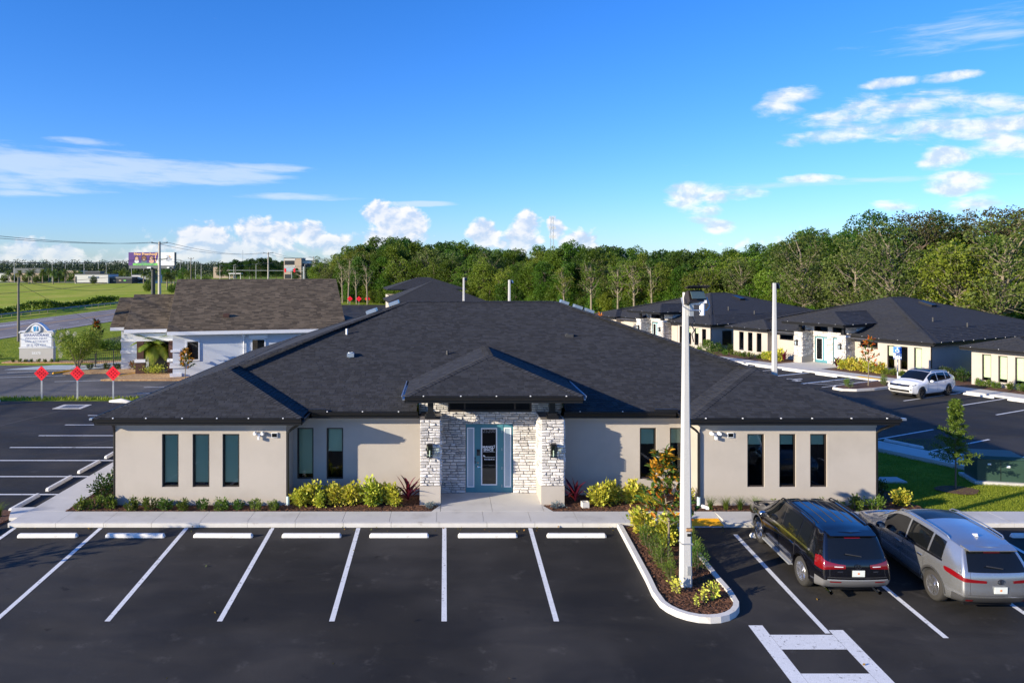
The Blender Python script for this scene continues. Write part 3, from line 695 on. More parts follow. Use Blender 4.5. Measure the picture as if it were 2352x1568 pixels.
# roof fittings
def pipe(x, y, z, h, r, m='galv'): return part('vent_pipe', MB().lathe([(r,z-.15),(r,z+h),(r*.7,z+h),(r*.7,z+h-.05)], (x,y,0), 10), m, roof)
def rx(px, py):     # a spot on the front roof plane
    return px, py, mz(py)
pipe(-3.85,31.1,mz(31.1),.18,.11,'galv'); part('vent_hood', MB().box(-3.98,-3.7,30.95,31.25,mz(31.1),mz(31.1)+.16), 'galv', roof)
pipe(-4.28,33.2,mz(33.2)-.2,.45,.045,'doorwhite'); pipe(.1,31.3,mz(31.3),.16,.05,'plastic'); pipe(5.3,33.,mz(33.),.12,.06,'plastic')
part('vent_hood', MB().box(5.22,5.55,32.9,33.15,mz(33)-.05,mz(33)+.1), 'plastic', roof)
sk = MB()
for (x,y) in ((-2.55,38.1),(-3.6,37.5)):
    z = EZ+(x-xL)*PS; sk.obox((x,y,z+.12), .5,.9,.16, Matrix.Rotation(-math.atan(PS),3,'Y'))
for (x,y) in ((5.9,37.7),(6.5,37.3),(7.0,37.0)):
    z = EZ+(xR-x)*PS; sk.obox((x,y,z+.12), .4,.6,.14, Matrix.Rotation(math.atan(PS),3,'Y'))
part('roof_vent', sk, 'galv', roof)
# gutters with hangers coloured white to imitate their sun glint, mitred corners as simple boxes butted end to end
def gutter(x0, y0, x1, y1, zt, par=off, conv=sh, hang=1.05, m='black'):
    a, b = Vector((x0,y0,0)), Vector((x1,y1,0)); d = (b-a).normalized(); out = Vector((d.y,-d.x,0)); g = MB(); L = (b-a).length
    prof = [(0,-.14),(.07,-.14),(.095,-.10),(.10,-.03),(.12,-.02),(.12,.0),(.085,.0),(.085,-.11),(0,-.11)]
    n = len(prof); vs = []
    for s in (0, L):
        for r, z in prof: p = a+d*s+out*r; vs.append((p.x,p.y,zt+z))
    g.add(vs, [tuple(range(n-1,-1,-1)), tuple(range(n,2*n))]+[(i,(i+1)%n,(i+1)%n+n,i+n) for i in range(n)])
    # fascia behind
    f0, f1 = a-out*.0, b-out*.0
    g.add([(q.x,q.y,z) for q in (f0,f1,f1-out*.02,f0-out*.02) for z in (zt-.24,zt-.01)], [(0,2,3,1),(2,4,5,3),(4,6,7,5),(6,0,1,7),(1,3,5,7),(0,6,4,2)])
    o = obj('gutter', conv(g), m, par)
    if hang:
        k = max(1,int(L/hang)); h = MB()
        for i in range(k):
            p = a+d*((i+.5)*L/k+rnd.uniform(-.12,.12))+out*.095
            h = MB().obox((p.x,p.y,zt+.012), .04,.04,.03); obj('gutter_hanger', conv(h), 'white', o)
    return o
for s in ((xL,yW,-4.83,yW,EZ),(8.27,yW,xR,yW,EZ),(-4.7,yM,-.95,yM,EZ),(4.2,yM,8.14,yM,EZ),(-1.35,25.6,4.65,25.6,PZ)): gutter(*s)
for s in ((xR,yW,xR,yB,EZ),(xL,yB,xL,yW,EZ),(-4.83,yW,-4.83,26.77,EZ),(8.27,26.77,8.27,yW,EZ)): gutter(*s, hang=0)
for s in ((4.65,25.6,4.65,pe,PZ),(-1.35,pe,-1.35,25.6,PZ)): gutter(*s, hang=0, m='galv')
part('end_cap', MB().box(xL-.12,xL-.02,yW-.12,yW,EZ-.05,EZ+.012), 'galv'); part('end_cap', MB().box(xR+.0,xR+.14,yW-.12,yW,EZ-.06,EZ+.012), 'galv')
part('gutter_elbow', MB().box(-4.80,-4.2,26.78,26.9,3.21,3.30), 'black'); part('gutter_elbow', MB().box(7.4,8.2,26.78,26.9,3.21,3.30), 'black')
# downspouts
def spout(x, y, sx=1, boot=True):
    d = part('downspout', MB().tube([(x+.5*sx,y-.35,3.05),(x+.4*sx,y-.3,2.92),(x+.12*sx,y-.08,2.72),(x,y-.055,2.6),(x,y-.055,.42)], .045, 6), 'black')
    if boot: obj('downspout_boot', sh(MB().tube([(x,y-.055,.42),(x,y-.055,.05)], .062, 8)), mat('white drain pipe', (.62,.78,.80), .5), d)
    return d
spout(-5.41,26.3,1); spout(8.71,26.2,-1)
part('downspout', MB().tube([(-11.36,26.0,3.0),(-11.37,26.15,2.8),(-11.38,26.24,2.6),(-11.38,26.24,.3)], .045, 6), 'black'); part('downspout', MB().tube([(15.2,25.75,2.98),(14.95,26.1,2.75),(14.87,26.24,2.6),(14.87,26.24,.3)], .045, 6), 'black')
part('downspout_boot', MB().tube([(-11.38,26.22,.35),(-11.38,26.22,.05)], .06, 8), 'doorwhite'); part('downspout_boot', MB().tube([(14.87,26.22,.4),(14.87,26.22,.05)], .06, 8), 'doorwhite')
part('drain_elbow', MB().tube([(8.75,25.95,.16),(8.95,25.75,.13)], .07, 8), 'doorwhite')
# twin floodlights with solar panel boxes
for x in (-6.38, 9.28):
    f = part('floodlight', MB().box(x-.04,x+.04,26.12,26.199,2.50,2.60).lathe([(.0,0),(.05,.0),(.075,.13),(.0,.13)], (x-.13,26.02,2.60), 10, 'y').lathe([(.0,0),(.05,.0),(.075,.13),(.0,.13)], (x+.13,26.02,2.60), 10, 'y').tube([(x-.13,26.1,2.6),(x,26.14,2.56),(x+.13,26.1,2.6)], .025, 6).obox((x,26.08,2.45),.07,.09,.1), 'white')
    b = part('solar_box', MB().box(x+.42,x+.63,26.15,26.199,2.45,2.62), 'white'); obj('panel', sh(MB().box(x+.44,x+.61,26.143,26.149,2.47,2.60)), 'carglass', b)
# ---- stone entrance
def stone_face(x0, x1, z0, z1, ops=(), seed=1, hmin=.075, hmax=.125, lmin=.16, lmax=.40):
    """irregular ledge stones as rectangles covering the face"""
    g = random.Random(seed); out = []; z = z0
    while z < z1-.02:
        h = min(g.uniform(hmin,hmax), z1-z)
        if z1-(z+h) < .05: h = z1-z
        segs = [(x0,x1)]
        for o in ops:
            if o[2] < z+h-.02 and o[3] > z+.02:
                segs = [q for s in segs for q in ((s[0],min(s[1],o[0])),(max(s[0],o[1]),s[1])) if q[1]-q[0] > .04]
        for a, b in segs:
            x = a
            while x < b-.01:
                l = g.uniform(lmin,lmax)
                if b-(x+l) < .14: l = b-x
                if h > .12 and g.random() < .3: out += [(x,x+l,z,z+h*.5),(x,x+l,z+h*.5,z+h)]
                else: out.append((x,x+l,z,z+h))
                x += l
        z += h
    return out
door_op = (.75,2.47,.13,2.645); clr = (.12,3.14,3.07,3.64)
stones = []     # (plane origin fn, rect)
mk = lambda y: (lambda x, z, d: (x, y-d, z))
for s in stone_face(-.95,4.22,2.99,3.93,[clr,(-.86,-.16,0,3.05),(3.32,4.1,0,3.05)],1): stones.append((mk(27.6), s))
for s in stone_face(-.17,3.33,.13,2.99,[door_op],2): stones.append((mk(27.6), s))
for a, b, sd in ((-.86,-.16,3),(3.32,4.10,4)):
    for s in stone_face(a,b,.78,3.05,(),sd,lmin=.15,lmax=.34): stones.append((mk(26.25), s))
for s in stone_face(26.25,27.58,.78,3.05,(),5): stones.append(((lambda x, z, d: (3.32-d, x, z)), s))
for s in stone_face(26.25,27.58,.78,3.05,(),6,lmin=.4,lmax=.8,hmin=.14,hmax=.2): stones.append(((lambda x, z, d: (-.16+d, x, z)), s))
for s in stone_face(26.25,27.38,.78,3.05,(),7,lmin=.4,lmax=.8,hmin=.14,hmax=.2): stones.append(((lambda x, z, d: (4.10+d, x, z)), s))
for s in stone_face(27.6,28.4,3.2,3.9,(),8,lmin=.4,lmax=.8,hmin=.14,hmax=.2): stones.append(((lambda x, z, d: (4.22+d, x, z)), s))
bk = MB(); bk.wall(-.95,4.22,.0,3.93,27.61,[door_op,clr],.1); bk.quad((4.22,27.61,3.0),(4.22,29.2,3.0),(4.22,29.2,3.93),(4.22,27.61,3.93)); bk.quad((-.95,29.2,3.0),(-.95,27.61,3.0),(-.95,27.61,3.93),(-.95,29.2,3.93))
for a, b in ((-.85,-.17),(3.33,4.09)): bk.box(a,b,26.26,27.6,.78,3.04)
ent_wall = part('stone_entrance', bk, 'mortar')
def stone_mb(f, r, g):
    a, b, c, d = r; j = .006; a += j; b -= j; c += j; d -= j; p = g.uniform(.025,.07); e = min(.014,(b-a)*.2,(d-c)*.25)
    q = [(a,c),(b,c),(b,d),(a,d)]; i = [(a+e*g.uniform(.4,1.6),c+e*g.uniform(.4,1.4)),(b-e*g.uniform(.4,1.6),c+e*g.uniform(.4,1.4)),(b-e*g.uniform(.4,1.6),d-e*g.uniform(.4,1.4)),(a+e*g.uniform(.4,1.6),d-e*g.uniform(.4,1.4))]
    m = ((a+b)/2+g.uniform(-.3,.3)*(b-a), (c+d)/2)
    vs = [f(x,z,-.005) for x,z in q]+[f(x,z,p*g.uniform(.75,1.1)) for x,z in i]+[f(m[0],m[1],p*g.uniform(.9,1.35))]
    return MB().add(vs, [(0,1,5,4),(1,2,6,5),(2,3,7,6),(3,0,4,7),(4,5,8),(5,6,8),(6,7,8),(7,4,8)])
g = random.Random(5); rest = MB(); order = sorted(range(len(stones)), key=lambda i: -(stones[i][1][1]-stones[i][1][0])*(stones[i][1][3]-stones[i][1][2]) + (9 if i > len(stones)-1 else 0))
vis = [i for i in order if stones[i][0](0,0,0)[1] in (27.6,26.25)]; first = set(vis[:300])
for i, (f, r) in enumerate(stones):
    b = stone_mb(f, r, g)
    if i in first: obj('stone', sh(b), 'stone', ent_wall)
    else: rest.add(b.v, b.f)
o = obj('stones', sh(rest), 'stone', ent_wall); o['kind'] = 'stuff'
for a, b in ((-.85,-.17),(3.33,4.09)): part('pillar_base', MB().box(a-.02,b+.02,26.2,27.59,-.05,.775), 'stucco')
for x in (-.50, 3.73):
    part('post', MB().box(x-.20,x+.20,26.34,26.74,3.06,3.14).box(x-.15,x+.15,26.39,26.69,3.141,3.24).box(x-.10,x+.10,26.44,26.64,3.241,3.90), 'black')
ps = MB().quad((-1.33,25.62,3.90),(-1.33,29,3.90),(4.63,29,3.90),(4.63,25.62,3.90)); part('porch_soffit', ps, 'soffit')
part('porch_beam', MB().box(-1.2,4.5,26.36,26.72,3.76,3.898), 'black')
main_window(off, *clr, 27.58, 0, .06, mull=(.72,2.54))
# wall lanterns
for x in (-.52, 3.72):
    l = part('wall_lamp', MB().box(x-.07,x+.07,26.17,26.2,1.85,2.25).box(x-.1,x+.1,25.98,26.17,2.20,2.235).box(x-.08,x+.08,26.0,26.15,2.236,2.262).box(x-.1,x+.1,25.98,26.17,1.80,1.83).box(x-.1,x-.085,25.98,25.995,1.83,2.2).box(x+.085,x+.1,25.98,25.995,1.83,2.2).box(x-.1,x-.085,26.155,26.17,1.83,2.2).box(x+.085,x+.1,26.155,26.17,1.83,2.2), 'black')
    obj('lamp_glass', sh(MB().box(x-.084,x+.084,26.0,26.15,1.835,2.195)), 'pane', l); obj('lamp_candle', sh(MB().lathe([(.02,1.84),(.02,2.02),(.0,2.04)], (x,26.075,0), 8)), 'doorwhite', l)
# door set: sidelights, frame, leaf
yD = 27.66
def frame_of(x0, x1, z0, z1, w, y0, y1, mb=None):
    mb = mb or MB(); mb.box(x0,x0+w,y0,y1,z0,z1); mb.box(x1-w,x1,y0,y1,z0,z1); mb.box(x0+w,x1-w,y0,y1,z0,z0+w); mb.box(x0+w,x1-w,y0,y1,z1-w,z1); return mb
df = MB(); df.box(.756,1.10,yD,yD+.06,.135,2.64); df.box(2.10,2.464,yD,yD+.06,.135,2.64); df.box(1.10,2.10,yD+.001,yD+.059,2.60,2.64); df.box(1.088,1.13,yD-.015,yD,.135,2.64); df.box(2.07,2.112,yD-.015,yD,.135,2.64)
dfo = part('door_frame', df, 'teal')
for a, b in ((.80,1.066),(2.137,2.40)):
    s = obj('sidelight', sh(frame_of(a,b,.325,2.49,.04,yD-.02,yD-.0005)), 'doorwhite', dfo); obj('sidelight_pane', sh(MB().quad((a+.04,yD-.006,.365),(b-.04,yD-.006,.365),(b-.04,yD-.006,2.45),(a+.04,yD-.006,2.45))), 'frost', dfo)
dl = MB(); gx0, gx1, gz0, gz1 = 1.31,1.895,.40,2.475
dl.wall(1.133,2.067,.14,2.595,yD-.012,[(gx0,gx1,gz0,gz1)],.05)
door = part('door', dl, 'teal')
obj('glass_bead', sh(frame_of(gx0,gx1,gz0,gz1,.042,yD-.026,yD-.0125)), 'doorwhite', door)
obj('pane', sh(MB().quad((gx0+.04,yD,gz0+.04),(gx1-.04,yD,gz0+.04),(gx1-.04,yD,gz1-.04),(gx0+.04,yD,gz1-.04))), 'doorpane', door)
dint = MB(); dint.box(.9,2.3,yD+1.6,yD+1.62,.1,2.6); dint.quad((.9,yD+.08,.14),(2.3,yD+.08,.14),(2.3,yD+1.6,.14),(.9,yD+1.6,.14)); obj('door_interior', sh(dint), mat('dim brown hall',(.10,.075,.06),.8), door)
obj('door_reader', sh(MB().box(1.155,1.27,yD-.04,yD-.0125,1.60,1.70)), 'black', door); obj('door_keypad', sh(MB().box(1.155,1.27,yD-.03,yD-.0125,1.47,1.59)), 'plastic', door)
obj('door_handle', sh(MB().lathe([(.04,-.03),(.04,0),(.0,0)], (1.20,yD-.02,1.08), 12, 'y').tube([(1.2,yD-.05,1.08),(1.2,yD-.075,1.08),(1.3,yD-.075,1.07)], .014, 6).lathe([(0,-.02),(.035,-.02),(.035,.01)], (1.195,yD-.02,1.22), 12, 'y')), 'chrome', door)
obj('door_pull', sh(MB().box(1.075,1.105,yD-.05,yD-.016,1.33,1.43).box(1.075,1.105,yD-.05,yD-.016,1.20,1.30)), 'black', door)
for z in (2.35,1.70,1.02,.38): obj('hinge', sh(MB().box(2.055,2.075,yD-.024,yD-.0155,z-.05,z+.05)), 'steel', door)
def put_text(body, size, x, z, m, par, sx=1., off_=0., y=yD-.006, sp=1.):
    me = text_mesh(body, size, .002, off_, sx, sp=sp); return obj('lettering', me, m, par, (x-OX, y-OY, z))
xc = (gx0+gx1)/2
grey_ink = mat('grey number film', (.22,.22,.23), .6)
put_text('25200', .19, xc, 2.36, grey_ink, door, .98)
put_text('MANG', .125, xc-.055, 1.775, 'doorwhite', door, 1.0, .004); put_text('SPACE', .125, xc-.025, 1.672, 'doorwhite', door, 1.0, .004)
mg = MB(); ring(mg, 0, 0, .036, .016, 0, R(360), 18); mg.v = [(x*.9+y*.2, 0, y*1.1) for x,y,_ in mg.v]; mg.add([(.02,-.001,.035),(.055,-.001,.05),(.04,-.001,.075),(.022,-.001,.06)], [(0,1,2,3)])
obj('mango_mark', mg, 'doorwhite', door, (xc+.165-OX, yD-.007-OY, 1.78))
ln = MB(); ln.box(gx0+.07,gx1-.07,yD-.008,yD-.003,1.600,1.608); ln.box(gx0+.11,gx1-.07,yD-.008,yD-.003,1.408,1.418)
ln.add([(gx0+.075,yD-.006,1.47),(gx0+.10,yD-.006,1.43),(gx0+.13,yD-.006,1.44),(gx0+.145,yD-.006,1.425),(gx0+.15,yD-.006,1.45),(gx0+.11,yD-.006,1.485),(gx0+.085,yD-.006,1.49)], [tuple(range(7))])
obj('logo_lines', sh(ln), 'doorwhite', door)
put_text('813-722-8116', .068, xc+.01, 1.335, 'doorwhite', door, .95, .002)
part('doorstep', MB().box(.70,2.5,27.55,27.70,.12,.137), 'conc')
# ------------------------------------------------------------------ the row of offices at right
same = lambda mb: mb
def wing_roof(par, xL, xR, yW, yM, yB, ez, ps, wl, wr, porch=None, seed=1):
    base, tabs, capl = MB(), MB(), []; TB = (.45,.6,.8); EX = .29
    h = (xR-xL)/2; hl, hr = (wl-xL)/2, (xR-wr)/2; X, Y = (1,0,0), (0,1,0)
    a1 = (xL+h,yM+h,ez+h*ps); a2 = (xL+h,max(yB-h,yM+h+.5),ez+h*ps)
    A = (xL+hl,yW+hl,ez+hl*ps); Ar = (xL+hl,yM+hl,ez+hl*ps); B = (xR-hr,yW+hr,ez+hr*ps); Br = (xR-hr,yM+hr,ez+hr*ps)
    def sp(pts, d): shingle_plane(tabs, base, pts, d, exp=EX, tabs=TB, th=.02, seed=seed+len(tabs.v))
    sp([(xL,yW,ez),(wl,yW,ez),A], X); sp([(wr,yW,ez),(xR,yW,ez),B], X); sp([(wl,yW,ez),(wl,yM,ez),Ar,A], Y); sp([(wr,yM,ez),(wr,yW,ez),B,Br], Y)
    mzz = lambda y: ez+(y-yM)*ps
    if porch:
        p0, p1, py, pz, pp = porch; k = (p1-p0)/2; ye = yM+(pz-ez)/ps; n0, n1 = p0+.45, p1-.45; ny = min(yM+2.2, ye)
        sp([(wl,yM,ez),(n0,yM,ez),(n0,ny,mzz(ny)),(wl-(ny-yM) if wl-(ny-yM) > Ar[0] else Ar[0],ny,mzz(ny))], X)
        sp([(n1,yM,ez),(wr,yM,ez),(wr+(ny-yM),ny,mzz(ny)),(n1,ny,mzz(ny))], X)
        sp([(wl-(ny-yM),ny,mzz(ny)),(wr+(ny-yM),ny,mzz(ny)),Br,a1,Ar], X)
        pa = ((p0+p1)/2,py+k,pz+k*pp); yb = min(yM+(pa[2]-ez)/ps, a1[1]); pb = (pa[0],yb,pa[2])
        sp([(p0,py,pz),(p1,py,pz),pa], X); sp([(p0,min(ye,yb),pz),(p0,py,pz),pa,pb], Y); sp([(p1,py,pz),(p1,min(ye,yb),pz),pb,pa], Y)
        for a, b in (((p0,py,pz),pa),((p1,py,pz),pa),(pa,pb)): capl.append((a,b))
    else: sp([(wl,yM,ez),(wr,yM,ez),Br,a1,Ar], X)
    sp([(xL,yB,ez),(xL,yW,ez),A,Ar,a1,a2], Y); sp([(xR,yW,ez),(xR,yB,ez),a2,a1,Br,B], Y); sp([(xR,yB,ez),(xL,yB,ez),a2], X)
    for a, b in (((xL,yW,ez),a1),((xR,yW,ez),a1),((wl,yW,ez),A),((wr,yW,ez),B),(a1,a2),((xL,yB,ez),a2),((xR,yB,ez),a2)): capl.append((a,b))
    roof = obj('roof', base, 'shingle_far', par); o = obj('shingles', tabs, 'shingle_far', roof); o['kind'] = 'stuff'
    for a, b in capl: caps(None, a, b, .18, .3, roof, 'shingle_far')
    return roof
def row_office(label, t0, L, W0, W1, P, wins, clrs, doors, lamps, side_win=None, ridge=22, bl=None, ps=.178):
    """L length; wings 0..W0 and W1..L; P=(pillar left a,b, pillar right a,b)"""
    x, y = rw(t0, 0); b = thing('office_building', label, 'building', (x,y,0), RA, 'single storey offices in the row at right')
    WT = 2.58; rec = .7
    w = MB(); wl_ = [o for o in wins if o[1] <= W0]; wr_ = [o for o in wins if o[0] >= W1]; rl_ = [o for o in wins if W0 < o[0] and o[1] < P[0]]; rr_ = [o for o in wins if o[0] > P[3] and o[1] < W1]
    w.wall(0,W0,0,WT,0,wl_); w.wall(W1,L,0,WT,0,wr_); w.wall(W0,P[0]+.1,0,WT,rec,rl_); w.wall(P[3]-.1,W1,0,WT,rec,rr_)
    w.quad((W0,0,0),(W0,rec,0),(W0,rec,WT),(W0,0,WT)); w.quad((W1,rec,0),(W1,0,0),(W1,0,WT),(W1,rec,WT))
    w.quad((L,0,0),(L,20,0),(L,20,WT),(L,0,WT)); w.quad((0,20,0),(0,0,0),(0,0,WT),(0,20,WT)); w.quad((L,20,0),(0,20,0),(0,20,WT),(L,20,WT))
    obj('wall', w, 'stucco', b)
    for i, o in enumerate(wins): main_window(b, *o, rec if o in rl_ or o in rr_ else 0, (bl or {}).get(i, .0), .05, same)
    if side_win:
        f = MB(); f.box(L+.002,L+.05,side_win[0],side_win[1],side_win[2],side_win[3]); q = obj('window', f, 'bronze', b); obj('pane', MB().box(L+.051,L+.06,side_win[0]+.06,side_win[1]-.06,side_win[2]+.06,side_win[3]-.06), 'carglass', q)
    ys = 1.0
    st = MB(); st.wall(P[0],P[3],0,3.55,ys,doors+clrs,.12); st.quad((P[3],ys,2.4),(P[3],4,2.4),(P[3],4,3.55),(P[3],ys,3.55)); st.quad((P[0],4,2.4),(P[0],ys,2.4),(P[0],ys,3.55),(P[0],4,3.55))
    se = obj('stone_entrance', st, 'mortar', b); g = random.Random(int(t0*10)+3); rest = MB()
    for s in stone_face(P[1],P[2],.1,3.5,doors+clrs,3,.12,.2,.3,.7)+stone_face(P[0],P[3],2.75,3.5,clrs+[(P[0],P[1],0,2.8),(P[2],P[3],0,2.8)],4,.12,.2,.3,.7):
        q = stone_mb(lambda x,z,d: (x,ys-d,z), s, g); rest.add(q.v, q.f)
    for a, c in ((P[0],P[1]),(P[2],P[3])):
        for s in stone_face(a,c,.65,2.78,(),int(a*7),.12,.2,.25,.5): q = stone_mb(lambda x,z,d: (x,-.5-d,z), s, g); rest.add(q.v, q.f)
        for s in stone_face(-.5,.95,.65,2.78,(),int(a*9),.12,.2,.25,.5): q = stone_mb(lambda x,z,d: (c+d,x,z), s, g); rest.add(q.v, q.f)
        obj('pillar', MB().box(a,c,-.49,.95,.65,2.78), 'mortar', b); obj('pillar_base', MB().box(a-.03,c+.03,-.54,.94,-.05,.648), 'stucco', b)
        m = (a+c)/2; obj('post', MB().box(m-.16,m+.16,-.35,-.03,2.78,2.95).box(m-.1,m+.1,-.29,-.09,2.951,3.5), 'black', b)
    for s in stone_face(ys,3.2,2.5,3.5,(),9,.12,.2,.3,.7): q = stone_mb(lambda x,z,d: (P[3]+d,x,z), s, g); rest.add(q.v, q.f)
    o = obj('stones', rest, 'stone', se); o['kind'] = 'stuff'
    for d in doors:
        fr = MB().box(d[0],d[1],ys+.05,ys+.1,d[2],d[3]); do = obj('door', fr, 'teal', b); n = 2 if d[1]-d[0] > .8 else 1; wd = (d[1]-d[0])
        for k in range(n):
            a = d[0]+.08+k*wd*.66; c = d[0]+wd*.60 if (k == 0 and n == 2) else d[1]-.06
            obj('glass_bead', frame_of(a,c,d[2]+.25,d[3]-.12,.045,ys+.03,ys+.0495), 'doorwhite', do)
            obj('pane', MB().box(a+.045,c-.045,ys+.035,ys+.049,d[2]+.295,d[3]-.165), 'carglass' if (n == 2 and k == 0) else 'frost', do)
    for c in clrs: main_window(b, *c, ys-.03, 0, .05, same)
    for x in lamps:
        l = obj('wall_lamp', frame_of(x-.1,x+.1,1.62,1.98,.03,-.78,-.60).box(x-.11,x+.11,-.79,-.56,1.981,2.02).box(x-.05,x+.05,-.60,-.55,1.7,2.1), 'black', b); obj('lamp_glass', MB().box(x-.065,x+.065,-.74,-.62,1.655,1.945), 'frost', l)
    p0, p1 = P[0]-.65, P[3]+.42
    roof = wing_roof(b, -.5, L+.5, -.55, rec-.45, ridge, 2.76, ps, W0+.45, W1-.45, (p0,p1,-1.25,3.68,.30), seed=int(t0)+40)
    for s in ((-.5,-.55,W0+.45,-.55,2.76),(W1-.45,-.55,L+.5,-.55,2.76),(W0+.55,.25,P[0]-.02,.25,2.76),(P[3]+.02,.25,W1-.55,.25,2.76),(p0,-1.25,p1,-1.25,3.68)): gutter(*s, par=b, conv=same, hang=1.3)
    for s in ((L+.5,-.55,L+.5,ridge,2.76),(p1,-1.25,p1,2.5,3.68)): gutter(*s, par=b, conv=same, hang=1.5)
    sfx = MB(); sfx.quad((-.48,-.53,2.55),(-.48,20,2.55),(L+.48,20,2.55),(L+.48,-.53,2.55)); sfx2 = MB()
    for a, c in ((-.48,P[0]),(P[3],L+.48)): sfx2.quad((a,-.53,2.575),(a,1.2,2.575),(c,1.2,2.575),(c,-.53,2.575))
    sfx2.quad((L+.0,1.2,2.575),(L,20,2.575),(L+.48,20,2.575),(L+.48,1.2,2.575)); sfx2.quad((p0+.02,-1.23,3.58),(p0+.02,2,3.58),(p1-.02,2,3.58),(p1-.02,-1.23,3.58)); obj('soffit', sfx2, 'soffit', b)
    obj('downspout', MB().tube([(L+.04,-.06,2.5),(L+.04,-.06,.1)], .05, 6), 'black', b)
    for (x,y,z) in ((L*.82,6.2,2.76+.3*(L*.18+.5)),(L*.9,8.5,2.76+.3*(L*.1+.5))): obj('vent_pipe', MB().lathe([(.07,z-.6),(.07,z+.35),(.0,z+.35)], (x,y,0), 8), 'plastic', roof)
    obj('roof_vent', MB().obox((L*.62,12.,2.76+ps*(L*.38+.5)+.1),1.2,.8,.2,Matrix.Rotation(math.atan(ps),3,'Y')), 'black', roof)
    return b
bB = row_office('beige office with white stone porch and two teal doors, behind the white car', 0., 18.31, 3.85, 14.2, (7.0,7.75,11.1,11.75),
    [(.66,1.19,.54,2.3),(1.67,2.19,.54,2.3),(2.65,3.19,.54,2.3),(4.6,6.03,1.82,2.3),(12.28,13.88,1.82,2.29),(14.97,15.54,.46,2.24),(15.99,16.56,.46,2.24),(17.04,17.62,.46,2.24)],
    [(7.9,9.18,2.84,3.36),(9.62,10.7,2.84,3.36)], [(7.96,9.12,.1,2.36),(9.67,10.08,.1,2.36)], (7.32,11.39), bl={5:.45,7:.9}, ps=.30)
A0 = -20.8
bA = row_office('farther beige office with one teal door, partly hidden by the big dark roof', A0, 18.03, 4.1, 13.6, (8.0,8.6,11.3,11.95),
    [(1.08,1.6,.54,2.34),(2.04,2.55,.54,2.34),(3.0,3.55,.54,2.34),(13.86,14.3,.54,2.34),(15.0,15.45,.52,2.27),(15.9,16.44,.52,2.25),(16.88,17.41,.5,2.23)],
    [(8.7,10.4,2.84,3.36)], [(8.85,9.75,.1,2.36)], (8.4,11.6), side_win=(1.6,2.9,.6,2.05), bl={4:.3,5:.3}, ps=.285)
bC = row_office('office at the right edge of the picture with three tall windows in a beige wall', 21.5, 18.3, 4.0, 14.2, (7.0,7.75,11.1,11.75),
    [(.68,1.25,.46,2.29),(1.7,2.26,.46,2.28),(2.72,3.28,.46,2.28)], [(7.9,9.18,2.84,3.36)], [(7.96,9.12,.1,2.36)], (7.4,11.4), bl={0:.9,1:.9,2:.9}, ps=.30)
bC.location = (*rw(21.5,-.8), 0)
# electric meter box on the side wall of the middle office
mx, my = rw(20.9,1.2); m_ = thing('utility_box', 'white electric box on a thin post beside the shaded side wall of an office', 'utility box', (mx,my,0), RA)
obj('cabinet', MB().box(-.25,.25,-.1,.1,1.15,1.6), 'white', m_); obj('post', MB().box(-.04,.04,-.04,.04,-.1,1.149), 'steel', m_)

def hip_block(name, label, x, y, rz, w, d, wh, ez, ps, oh=.5, wallm='stucco', roofm='shingle_far', cat='building', group=None):
    b = thing(name, label, cat, (x,y,0), rz, group)
    obj('wall', MB().wall(0,w,0,wh,0,[]).quad((w,0,0),(w,d,0),(w,d,wh),(w,0,wh)).quad((0,d,0),(0,0,0),(0,0,wh),(0,d,wh)).quad((w,d,0),(0,d,0),(0,d,wh),(w,d,wh)), wallm, b)
    x0,x1,y0,y1 = -oh,w+oh,-oh,d+oh; W_, D_ = x1-x0, y1-y0; k = min(W_,D_)/2; base, tabs, capl = MB(), MB(), []
    if W_ >= D_: r0, r1 = (x0+k,y0+k,ez+k*ps), (x1-k+.01,y0+k,ez+k*ps)
    else: r0, r1 = (x0+k,y0+k,ez+k*ps), (x0+k,y1-k+.01,ez+k*ps)
    fs = ([(x0,y0,ez),(x1,y0,ez),r1,r0],[(x1,y0,ez),(x1,y1,ez),r1],[(x1,y1,ez),(x0,y1,ez),r0,r1],[(x0,y1,ez),(x0,y0,ez),r0]) if W_ >= D_ else ([(x0,y0,ez),(x1,y0,ez),r0],[(x1,y0,ez),(x1,y1,ez),r1,r0],[(x1,y1,ez),(x0,y1,ez),r1],[(x0,y1,ez),(x0,y0,ez),r0,r1])
    for i, f in enumerate(fs): shingle_plane(tabs, base, f, (1,0,0) if i%2 == 0 else (0,1,0), exp=.3, tabs=(.6,.9), th=.02, seed=i)
    for c in ((x0,y0),(x1,y0),(x1,y1),(x0,y1)):
        t = r0 if (c[0] < w/2 if W_ >= D_ else c[1] < d/2) else r1; capl.append(((*c,ez), t))
    r = obj('roof', base, roofm, b); o = obj('shingles', tabs, roofm, r); o['kind'] = 'stuff'
    for a, b_ in capl: caps(None, a, b_, .18, .35, r, roofm)
    obj('fascia', MB().box(x0,x1,y0-.02,y0+.01,ez-.2,ez-.005).box(x1-.01,x1+.02,y0+.011,y1,ez-.2,ez-.005).box(x0-.02,x0+.01,y0+.011,y1,ez-.2,ez-.005), 'black', b)
    obj('soffit', MB().quad((x0+.02,y0+.02,ez-.2),(x0+.02,y1,ez-.2),(x1-.02,y1,ez-.2),(x1-.02,y0+.02,ez-.2)), 'soffit', b)
    return b
hip_block('office_building', 'far office whose dark hipped roof rises behind the middle of the big roof ridge', -8.6, 123, R(8), 15.2, 15.2, 2.7, 2.95, .40)
hip_block('office_building', 'low dark roofed office far behind, left of the far hipped roof', -10.3, 142, R(8), 14, 12, 3.2, 4.5, .33)
hip_block('office_building', 'small dark hipped roof between the brown shingle roof and the big dark roof', -15.5, 62., R(5), 9.6, 9, 2.8, 3.0, .33)

